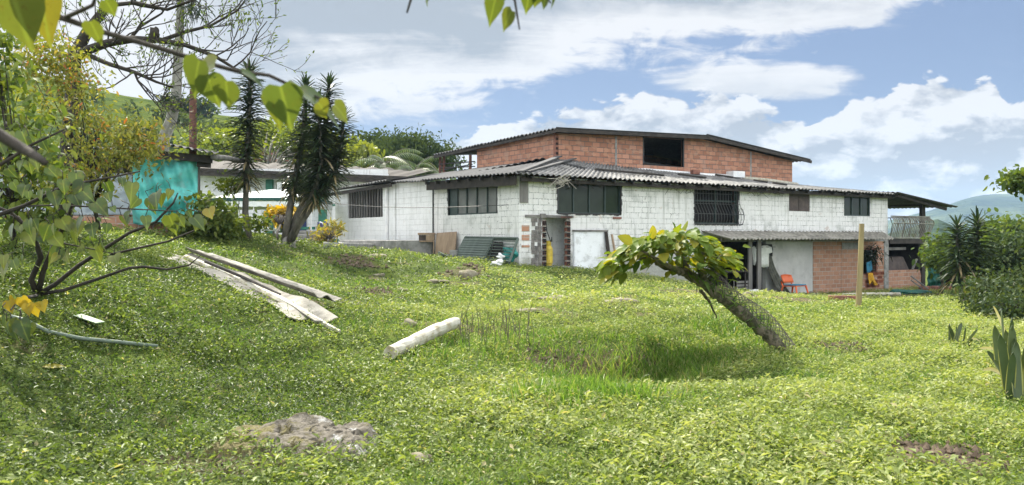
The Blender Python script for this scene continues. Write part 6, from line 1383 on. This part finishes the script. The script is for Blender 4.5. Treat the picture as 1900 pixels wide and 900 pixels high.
def garment(wall, outline, d, mat, label, cat, name, th=.05, wav=.04):
    """cloth hanging from a line: outline in photo pixels, thick, with folds"""
    pts = [wall.tz(x, y) for x, y in outline]; mb = MB(); n = len(pts); cx = sum(p[0] for p in pts)/n; cz = sum(p[1] for p in pts)/n
    V = []
    for sgn in (1, -1):
        for ring in (1.0, .6, .25):
            for t_, z_ in pts: tt, zz = cx+(t_-cx)*ring, cz+(z_-cz)*ring; V.append((tt, -(d+sgn*th*.5*(1.3-ring)+wav*math.sin(tt*14+zz*2)), zz))
    mb.v = V
    for s_i in (0, 1):
        o_ = s_i*3*n
        for rg in (0, 1):
            for i in range(n): a, b_ = o_+rg*n+i, o_+rg*n+(i+1) % n; f = (a, b_, b_+n, a+n); mb.f.append(f if s_i else f[::-1])
        f = tuple(o_+2*n+i for i in range(n)); mb.f.append(f if s_i else f[::-1])
    for i in range(n): j = (i+1) % n; mb.f.append((i, j, 3*n+j, 3*n+i))
    return tag(wall.build(mb, name, M[mat], None, smooth=True), label, cat)
garment(FW, [(1396, 457), (1402, 455), (1410, 455), (1416, 459), (1417, 468), (1413, 470), (1412, 494), (1403, 496), (1393, 494), (1394, 475), (1391, 472)], .45, 'shirt', 'white short sleeved shirt hanging under the porch', 'shirt', 'hanging_shirt')
garment(FW, [(1378, 458), (1384, 456), (1387, 462), (1388, 480), (1384, 492), (1380, 490)], .5, 'shirt', 'pale narrow cloth hanging left of the white shirt', 'cloth', 'hanging_cloth')
garment(FW, [(1388, 453), (1420, 453), (1424, 462), (1420, 475), (1416, 462), (1394, 458), (1392, 492), (1386, 490)], .35, 'darkcloth', 'dark garments hanging behind the white shirt', 'clothes', 'hanging_garments')
mb = MB(); n, m = 16, 10
for j in range(m+1):
    for i in range(n+1):
        u, v = i/n, j/m; x = 1412+(10+14*v**1.5)*u+v*v*18; y = 455+v*88; t_, z_ = FW.tz(x, y); mb.v.append((t_, -(.18+.06*math.sin(u*22+v*2)+.25*v*v), max(z_, -1.0)))
for j in range(m):
    for i in range(n): q = j*(n+1)+i; mb.f.append((q, q+1, q+n+2, q+n+1))
tag(FW.build(mb, 'curtain', M['curtain'], None, smooth=True, solid=.01), 'olive curtain sweeping down to the ground beside the grey plaster wall', 'curtain')
mb = MB(); a, e = FW.pt(FW.t(1376), .45, 1.17), FW.pt(FW.t(1424), .45, 1.17); mb.tube([a, e], .015, 5); tag(mb.build('clothes_rail', M['greywood'], None), 'thin rail under the porch carrying the hanging clothes', 'rail')
for k, (px, h_, lb) in enumerate(((1345, .9, 'dark wooden table in the shade behind the leaning tree crown'), (1362, .55, 'grey wooden crate under the porch left of the posts'))):
    g_ = FW.pt(FW.t(px), .4, 0); zg = hz1(g_.x, g_.y); o = empty(('table', 'crate')[k], (g_.x, g_.y, zg), lb, ('table', 'crate')[k]); mb = MB()
    if k == 0:
        mb.box((g_.x, g_.y, zg+h_), (1.3, .6, .06), Matrix.Rotation(FW.rz, 3, 'Z')); mb.build('table_top', M['darkwood'], o)
        for sx in (-1, 1):
            for sy in (-1, 1): mb = MB(); q = Matrix.Rotation(FW.rz, 3, 'Z') @ Vector((sx*.55, sy*.22, 0)); mb.box((g_.x+q.x, g_.y+q.y, zg+h_/2-.03), (.06, .06, h_)); mb.build('leg', M['darkwood'], o)
    else:
        for j in range(4): mb = MB(); mb.box((g_.x, g_.y-.2, zg+.07+j*.14), (.7, .03, .10), Matrix.Rotation(FW.rz, 3, 'Z')); mb.build('slat', M['greywood'], o)
        for j in (-1, 1): mb = MB(); mb.box((g_.x+j*.32, g_.y-.05, zg+.28), (.05, .05, .56)); mb.build('corner_post', M['greywood'], o)
p = FW.pt(FW.t(1372), .9, 0); zg = hz1(p.x, p.y); mb = MB(); mb.blob((p.x, p.y, zg+.08), (.28, .2, .12), 4, .3); tag(mb.build('plastic_sack', M['whiteplastic'], None), 'white sack lying at the foot of the porch posts', 'sack')
for k, (px, py, s, lb) in enumerate(((1440, 546, .16, 'flat stone at the end of the curtain'), (1505, 546, .18, 'pale stone at the foot of the grey plaster wall'), (1388, 547, .16, 'pale block beside the porch post'))): rock(px, py, s, s*.7, s*.5, lb, 60+k, 'stone', .2, 0, 'stones along the porch', 'stone', 24)
# window in the brick wall: plant, blue cloth, yellow cloth
c = FW.pt(FW.t(1613), .12, FW.z(1613, 472)); o = empty('window_plant', c, 'dark bushy plant hanging in the bare brick window', 'plant'); r_ = np.random.default_rng(3); n = 260
Pp = np.array(list(c))+r_.normal(size=(n, 3))*np.array([.28, .10, .26]); mb = MB(); mb.tube([c+Vector((0, .1, .3)), c, c+Vector((.05, 0, -.3))], [.02, .02, .015], 6); mb.build('stem', M['barkdark'], o)
leaves('foliage', T_strap(3), Pp, rdir(n, -.3, r_), rdir(n, .6, r_), r_.uniform(.15, .3, n), .045, r_.uniform(0, .6, n), LF_DRA, o, bend=.4)
garment(FW, [(1603, 487), (1611, 484), (1613, 500), (1608, 508), (1603, 504)], .12, 'blue', 'blue cloth stuffed in the bare brick window', 'cloth', 'blue_cloth')
garment(FW, [(1607, 506), (1613, 506), (1617, 518), (1624, 528), (1618, 530), (1612, 522), (1609, 529), (1606, 516)], .14, 'yellow', 'yellow cloth hanging below the bare brick window', 'cloth', 'yellow_cloth')
# covered thing and things under the balcony
cv = FW.pt(FW.t(1690), -.8, 0); mb = MB(); t0_, t1_ = FW.t(1654), FW.t(1708)
mb.hexa([(t0_, .35, -.6), (t1_, .35, -.6), (t1_, 1.6, -.6), (t0_, 1.6, -.6), (t0_+.5, .7, FW.z(1680, 477)), (t1_-.5, .6, FW.z(1690, 476)), (t1_-.5, 1.3, FW.z(1690, 476)), (t0_+.5, 1.3, FW.z(1680, 477))])
tag(FW.build(mb, 'covered_stack', M['brown'], None, bevel=.08), 'brown tarpaulin covered stack in the dark room under the balcony', 'covered stack')
mb = MB(); mb.bar(FW.pt(FW.t(1689), .12, FW.z(1689, 500)), FW.pt(FW.t(1697), .12, FW.z(1697, 480)), .1, .05); tag(mb.build('leaning_stick', M['greywood'], None), 'short grey stick leaning on the half wall under the balcony', 'stick')
tw = Wall(ground_at(1722, 38).xy, (1, -.05)); cloth(tw, 1720, 1766, (494, 492), (536, 538), 'tealdark', 'green_tarp', None, .12, 9, .05, label='dark green tarpaulin wall right of the house', cat='tarp', seed=2)
mb = MB(); p = ground_at(1768, 37.5); mb.box((p.x, p.y, p.z+.85), (.5, .4, 1.7)); mb.bar((p.x, p.y, p.z+1.3), (p.x+1.2, p.y, p.z+1.25), .08); mb.bar((p.x+.1, p.y-.1, p.z+.3), (p.x+.9, p.y-.1, p.z+.35), .5, .3); tag(mb.build('dark_shed', M['black'], None, bevel=.02), 'dark shack behind the right hand dracaena stem', 'shack')
mb = MB(); p = ground_at(1830, 35); mb.box((p.x, p.y, p.z+.75), (.9, .6, .6), Matrix.Rotation(.2, 3, 'Z'), .85); tag(mb.build('water_tank', M['tealdark'], None, bevel=.08), 'teal tub half hidden among the bushes on the right', 'tub')
mb = MB(); p = ground_at(1731, 36.5)
for k in range(3): mb.box((p.x+k*.5-.4, p.y, p.z+.1), (.45, .3, .2), Matrix.Rotation(k, 3, 'Z'))
tag(mb.build('brick_row', M['hollow'], None, bevel=.01), 'row of old bricks on the ground below the green tarpaulin', 'bricks')
mb = MB(); a, e = P(1690, 512, 36.5), P(1722, 536, 36.0); mb.bar(a, e, .08, .06); mb.bar(P(1690, 520, 36.4), P(1712, 536, 36.2), .07, .06); tag(mb.build('broken_frame', M['greywood'], None), 'broken grey timber frame leaning by the half brick wall', 'timber')
mb = MB(); p = ground_at(1690, 34.5); mb.blob((p.x, p.y, p.z+.02), (1.0, .35, .16), 3, .3); tag(mb.build('dark_net', M['tealdark'], None), 'dark crumpled netting on the grass below the balcony', 'netting')
mb = MB(); a, e = P(1828, 566, 20), P(1862, 590, 19); mb.tube([P(1812, 562, 20.5), a, e], [.03, .045, .05], 7); tag(mb.build('white_stick', M['pvc'], None), 'pale stick poking out of the low dark bush', 'stick')

# courtyard: gazebo, table, pots
Yc = 36.0; gz = empty('gazebo', P(480, 440, Yc), 'white canopy gazebo with a dark green border in the courtyard', 'gazebo'); gw = P(395, 378, Yc).x, P(585, 378, Yc).x; ze_, zt2 = P(480, 368, Yc).z, P(480, 354, Yc).z
x0, x1 = gw; y0_, y1_ = Yc-.6, Yc+3.4; mx, my = (x0+x1)/2, (y0_+y1_)/2
mb = MB(); mb.add([(x0, y0_, ze_), (x1, y0_, ze_), (x1, y1_, ze_), (x0, y1_, ze_), (mx, my, zt2+.15)], [(0, 1, 4), (1, 2, 4), (2, 3, 4), (3, 0, 4)]); mb.build('canopy', M['canvas'], gz, solid=.02)
for mat, za, zb_, nm, off in (('canopygreen', ze_-.004, ze_-.17, 'border', .02), ('canvas', ze_-.175, ze_-.45, 'valance', .015)):
    mb = MB()
    for (ax_, ay, bx_, by_) in ((x0, y0_, x1, y0_), (x1, y0_, x1, y1_), (x1, y1_, x0, y1_), (x0, y1_, x0, y0_)):
        n = 24
        for k in range(n):
            u0, u1 = k/n, (k+1)/n; f = lambda u: zb_+.05*abs(math.sin(u*math.pi*9)); mb.quad((ax_+(bx_-ax_)*u0, ay+(by_-ay)*u0, f(u0)), (ax_+(bx_-ax_)*u1, ay+(by_-ay)*u1, f(u1)), (ax_+(bx_-ax_)*u1, ay+(by_-ay)*u1, za), (ax_+(bx_-ax_)*u0, ay+(by_-ay)*u0, za))
    mb.build(nm, M[mat], gz, solid=.012)
for qx in (x0+.05, x1-.05, P(478, 378, Yc).x):
    for qy in ((y0_+.05, y1_-.05) if qx != P(478, 378, Yc).x else (y0_+.05,)): mb = MB(); mb.tube([(qx, qy, hz1(qx, qy)-.05), (qx, qy, ze_)], .03, 6); mb.build('pole', M['whiteplastic'], gz)
p = P(493, 430, 30); ctb = empty('courtyard_table', (p.x, 30, hz1(p.x, 30)), 'pale table on the courtyard edge behind the palm trunks', 'table'); mb = MB(); a, e = P(470, 427, 30), P(512, 430, 30); mb.box(((a.x+e.x)/2, 30.2, a.z), (e.x-a.x, .7, .06)); mb.build('table_top', M['canvas'], ctb)
for sx in (a.x+.08, e.x-.08):
    for sy in (29.95, 30.45): mb = MB(); mb.box((sx, sy, (a.z+hz1(sx, sy))/2-.03), (.06, .06, a.z-hz1(sx, sy))); mb.build('leg', M['greywood'], ctb)
mb = MB(); q = P(499, 426, 30.1); mb.tube([(q.x, 30.1, a.z+.03), (q.x, 30.1, a.z+.2), (q.x, 30.1, a.z+.3)], [.06, .05, .02], 10); tag(mb.build('white_bottle', M['whiteplastic'], None), 'white bottle standing on the pale courtyard table', 'bottle')
mb = MB(); q = P(600, 428, 30); mb.blob((q.x, 30, q.z-.05), (.28, .25, .4), 3, .3); tag(mb.build('blue_sack', M['navy'], None), 'dark blue sack leaning beside the green column', 'sack')
mb = MB(); q = ground_at(618, 28.5); mb.tube([(q.x, q.y, q.z), (q.x, q.y, q.z+.28)], [.17, .22], 14); tag(mb.build('flower_pot', M['green'], None), 'green flower pot at the annex corner', 'pot')
mb = MB(); a, e = P(523, 440, 29), P(612, 452, 28); 
for k in range(3): mb.box(P(575, 432+k*7, 29.5-k*.5), (2.0-.1*k, .5, .16))
tag(mb.build('courtyard_steps', M['concrete'], None, bevel=.02), 'three old concrete steps up to the veranda', 'steps')
# dry stalks and plate by the bank at left
mb = MB(); p = near(165, 603, 4); rr = random.Random(4)
mb.box(p+Vector((0, 0, .05)), (.30, .12, .012), Matrix.Rotation(-.25, 3, 'Z') @ Matrix.Rotation(.25, 3, 'Y')); tag(mb.build('plastic_strip', plain('pale_green_plastic', (.24, .33, .2), (.17, .25, .14), .5), None, bevel=.004), 'pale green plastic strip lying in the ground cover', 'lid')
n = 1; p = near(100, 690, 4); lf = leaves('fallen_leaf', T_oval(), np.array([[p.x-.12, p.y, p.z+.04]]), np.array([[1, .1, .05]]), np.array([[0, -.3, 1]]), .22, .08, [.93], LF_BIG); tag(lf, 'fallen yellowish leaf lying in the ground cover at left', 'leaf')

# ================================================================ ground cover
r_ = np.random.default_rng(123)
SHEETS = [((near(368, 482), near(607, 572)), .24), ((near(338, 481), near(606, 606)), .17), ((near(310, 482), near(556, 600)), .16)]
def scatter(n, y0, y1, pow_=1.0):
    y = (y0**2+(y1**2-y0**2)*r_.random(n)**pow_)**.5; x = (r_.random(n)-.5)*(1.357*y*1.22+2.6); return x, y
def house_mask(x, y):
    rx, ry = x-C0[0], y-C0[1]; fi = rx*FW.i.x+ry*FW.i.y; li = rx*LW.i.x+ry*LW.i.y; return (fi > -.05) & (li > -.05)
def rock_mask(x, y): return (((x-ROCK[0])/.56)**2+((y-ROCK[1]-.05)/.34)**2) < 1+.35*wob(x, y, 9.0)
def keep_mask(x, y, bare_k=1.0):
    k = ~house_mask(x, y) & (r_.random(len(x)) > bare(x, y)*bare_k*1.15+.75*sst(wob(x, y, 1.15, 7), .40, .9)) & ~(rock_mask(x, y) & (r_.random(len(x)) < .93))
    for (a, e), w in SHEETS:
        dx, dy = e.x-a.x, e.y-a.y; l2 = dx*dx+dy*dy; t = ((x-a.x)*dx+(y-a.y)*dy)/l2; d = np.abs((x-a.x)*dy-(y-a.y)*dx)/math.sqrt(l2); k &= ~((t > 0) & (t < 1) & (d < w))
    return k
def patch(x, y): return .5+.5*np.clip(wob(x, y, .55, 3)*.6+wob(x, y, 1.7, 1)*.5+wob(x, y, 5.1, 5)*.4+wob(x+.3*np.sin(y*3), y, 13.0, 2)*.35, -1, 1)
parts = []
def cover(n, y0, y1, l0, l1, ratio, tm, lift, tb, tilt, bk=.9, pow_=1.0):
    x, y = scatter(n, y0, y1, pow_); k = keep_mask(x, y, bk); pch = patch(x, y)
    k &= r_.random(len(x)) < .22+1.0*pch
    x, y, pch = x[k], y[k], pch[k]; m = len(x); z = hz(x, y); s = r_.uniform(l0, l1, m)*(.75+.5*pch)
    hgt = r_.random(m)**1.5*lift*(.15+1.5*pch)
    Pq = np.c_[x, y, z+.004+hgt]; a = r_.uniform(0, 2*math.pi, m); up = r_.normal(.12, tilt, m)
    D = np.c_[np.cos(a), np.sin(a), up]; Nn = np.c_[r_.normal(0, tilt, m), r_.normal(0, tilt, m), np.ones(m)]
    lb = sst(x, -.5, -3.5)*sst(y, 3.5, 7)                     # left bank leaves tinted darker to paint in the shade there
    tt = np.clip(tb+.34*(pch-.5)+.5*(r_.random(m)-.5)+.12*hgt/lift-.25*lb+.14*sst(y, 7, 11)*sst(x, -3, 1)+.20*wob(x, y, .42, 11), 0, .93); tt = np.where(r_.random(m) < .018, 1.0, tt)  # paler tint towards centre and right paints in the sunlit lawn
    return leaf_arrays(tm, Pq, D, Nn, s, s*ratio)+(np.repeat(tt, len(tm[0])),)
def merge(lst):
    V, Fc, T, o = [], [], [], 0
    for v, f, _, t in lst: V.append(v); Fc.append(f+o); T.append(t); o += len(v)
    return np.concatenate(V), np.concatenate(Fc), np.concatenate(T)
SM = T_small()
V, Fc, T = merge([cover(185000, 3.9, 8.5, .016, .046, .46, SM, .085, .48, .5), cover(30000, 3.9, 9, .04, .08, .40, SM, .10, .54, .55), cover(265000, 8, 17, .028, .068, .42, SM, .11, .50, .52), cover(230000, 15, 40, .05, .115, .42, SM, .12, .54, .5)])
tag(npmesh('ground_cover', V, Fc, GRASS, None, T, False), 'dense low broad leaved weeds carpeting the yard', 'ground cover', kind='stuff')
# grass blades: sparse everywhere, long in and around the hole and by the log
BL = T_blade(3)
def blades(x, y, l0, l1, w, tb, spread=.35, bd=.35):
    k = ~house_mask(x, y) & ~rock_mask(x, y); x, y = x[k], y[k]; m = len(x); L = r_.uniform(l0, l1, m)*r_.uniform(.7, 1.1, m)
    D = np.c_[r_.normal(0, spread, m), r_.normal(0, spread, m), np.ones(m)]; tt = np.clip(tb+r_.normal(0, .2, m), 0, .95); tt = np.where(r_.random(m) < .05, 1.0, tt)
    tq = np.repeat(tt, len(BL[0])); return leaf_arrays(BL, np.c_[x, y, hz(x, y)-.01], D, rdir(m, 0, r_), L, np.full(m, w)*r_.uniform(.7, 1.3, m), bd)+(tq,)
lst = []
for n_, ya, yb, la, lb_, w_ in ((60000, 3.9, 9.5, .05, .15, .007), (70000, 9, 20, .07, .16, .012), (40000, 18, 38, .10, .2, .022)):
    x, y = scatter(n_, ya, yb); k = r_.random(n_) < sst(wob(x, y, .8, 9)+.3*wob(x, y, 3.1, 4), -.55, .5); lst.append(blades(x[k], y[k], la, lb_, w_, .52, .55))
def bunch(px, py, n, rx, ry, l0, l1, w, tb, y0=3, sp=.28): p = near(px, py, y0); return blades(p.x+r_.normal(0, rx, n), p.y+r_.normal(0, ry, n), l0, l1, w, tb, sp, .4)
for a in ((1090, 738, 1700, .36, .28, .22, .42, .012, .62), (1180, 730, 2400, .5, .28, .22, .44, .012, .72), (1265, 712, 900, .35, .28, .2, .4, .012, .72), (1100, 745, 500, .3, .15, .15, .34, .012, .35), (1250, 700, 800, .45, .25, .18, .38, .012, .65), (1010, 650, 500, .5, .2, .1, .26, .012, .5), (1150, 632, 600, 1.0, .12, .1, .3, .012, .5), (1270, 695, 700, .4, .3, .2, .45, .012, .5), (1060, 725, 500, .25, .25, .2, .42, .012, .35), (1290, 665, 250, .35, .2, .2, .4, .012, .4), (1345, 615, 600, .3, .5, .2, .45, .013, .4), (1180, 650, 160, .9, .08, .06, .18, .012, .3), (1400, 640, 500, .5, .5, .12, .3, .010, .5), (1440, 665, 400, .4, .25, .12, .3, .010, .5),
          (890, 650, 420, .45, .35, .15, .42, .009, .5), (930, 630, 500, .8, .5, .15, .45, .009, .55), (800, 660, 300, .3, .2, .12, .28, .009, .4), (640, 600, 500, .5, .35, .1, .26, .010, .3), (1000, 690, 300, .4, .2, .1, .25, .010, .5), (1480, 655, 250, .3, .3, .1, .25, .009, .4), (1590, 575, 200, .3, .3, .1, .3, .012, .5), (1770, 645, 250, .4, .3, .08, .22, .01, .5), (1870, 745, 300, .4, .3, .08, .22, .01, .5), (770, 850, 250, .25, .15, .06, .16, .008, .5), (560, 880, 220, .5, .15, .05, .13, .008, .6), (1780, 815, 200, .4, .1, .05, .14, .008, .6)):
    lst.append(bunch(*a))
V, Fc, T = merge(lst); tag(npmesh('grass', V, Fc, BLADE, None, T, False), 'taller grass blades, longest in and around the hole', 'grass', kind='stuff')
# clods and pebbles on the bare earth
mb = MB(); rr = random.Random(12); pl_ = np.array([(1, 0, 0), (-1, 0, 0), (0, 1, 0), (0, -1, 0), (0, 0, 1), (0, 0, -1)], float)
for (a, c, rx, ry, am) in [BARE[0], BARE[0], BARE[0], BARE[4], BARE[5], BARE[6], BARE[8], BARE[12], BARE[11]]:
    for k in range(70):
        x, y = a+rr.gauss(0, rx*.6), c+rr.gauss(0, ry*.6); q = rr.uniform(.008, .03)*(1+.06*c); z = hz1(x, y); r3 = [q*rr.uniform(.6, 1.4) for _ in range(6)]
        mb.add([Vector(pl_[i])*r3[i]+Vector((x, y, z+q*.3)) for i in range(6)], [(0, 2, 4), (2, 1, 4), (1, 3, 4), (3, 0, 4), (2, 0, 5), (1, 2, 5), (3, 1, 5), (0, 3, 5)])
tag(mb.build('soil_clods', plain('clod', (.16, .12, .085), (.085, .062, .042), .95, 12), None), 'clods and pebbles on the bare earth patches', 'soil', kind='stuff')
# dry weeds hanging under the eave
mb = MB(); rr = random.Random(15)
for k in range(70):
    px = rr.choice([rr.uniform(1230, 1292), rr.uniform(985, 1100), rr.uniform(1380, 1450)]); t_ = FW.t(px); z = zF(t_)-.05; a = FW.pt(t_, rr.uniform(.05, .5), z)
    mb.tube([a, a+Vector((rr.gauss(0, .12), rr.gauss(0, .06), -rr.uniform(.03, .16))), a+Vector((rr.gauss(0, .3), rr.gauss(0, .1), -rr.uniform(.08, .4)))], .009, 3)
tag(mb.build('dry_weeds', M['barkdark'], None), 'dry dark weeds hanging from under the front eave', 'weeds', kind='stuff')
# thin service cable sagging along the left part of the house
mb = MB(); a, e = P(520, 366, 33), LW.pt(-.3, .25, LW.z(960, 380)); mb.tube([a.lerp(e, k/12)+Vector((0, 0, -.25*math.sin(math.pi*k/12))) for k in range(13)], .011, 4)
tag(mb.build('cable', M['iron'], None), 'thin dark cable sagging along the white wall towards the house corner', 'cable')
# thin upright weed stems by the log
mb = MB(); rr = random.Random(6)
for k in range(46): p = near(rr.uniform(852, 990), rr.uniform(610, 655)); h_ = rr.uniform(.25, .55); mb.tube([p, p+Vector((rr.uniform(-.04, .04), 0, h_*.5)), p+Vector((rr.uniform(-.08, .08), rr.uniform(-.05, .05), h_))], [.006, .005, .003], 4)
tag(mb.build('weed_stems', M['moss'], None), 'thin bare upright weed stems right of the pale log', 'weeds', kind='stuff')

# ================================================================ air
HAZE = 1
if HAZE:
    m, t, out = base_mat('haze_air'); v = t.new('ShaderNodeVolumePrincipled'); v.inputs['Color'].default_value = (.5, .72, 1, 1); v.inputs['Density'].default_value = .00017; v.inputs['Anisotropy'].default_value = .2
    t.l.new(v.outputs[0], out.inputs['Volume']); mb = MB(); z0_ = float(min(GZ.min(), -60))-1; mb.box((0, 20, (z0_+175)/2), (5700, 5700, 175-z0_))
    hb = mb.build('haze', m, None); tag(hb, 'pale haze fading the far hills', 'haze', kind='stuff')
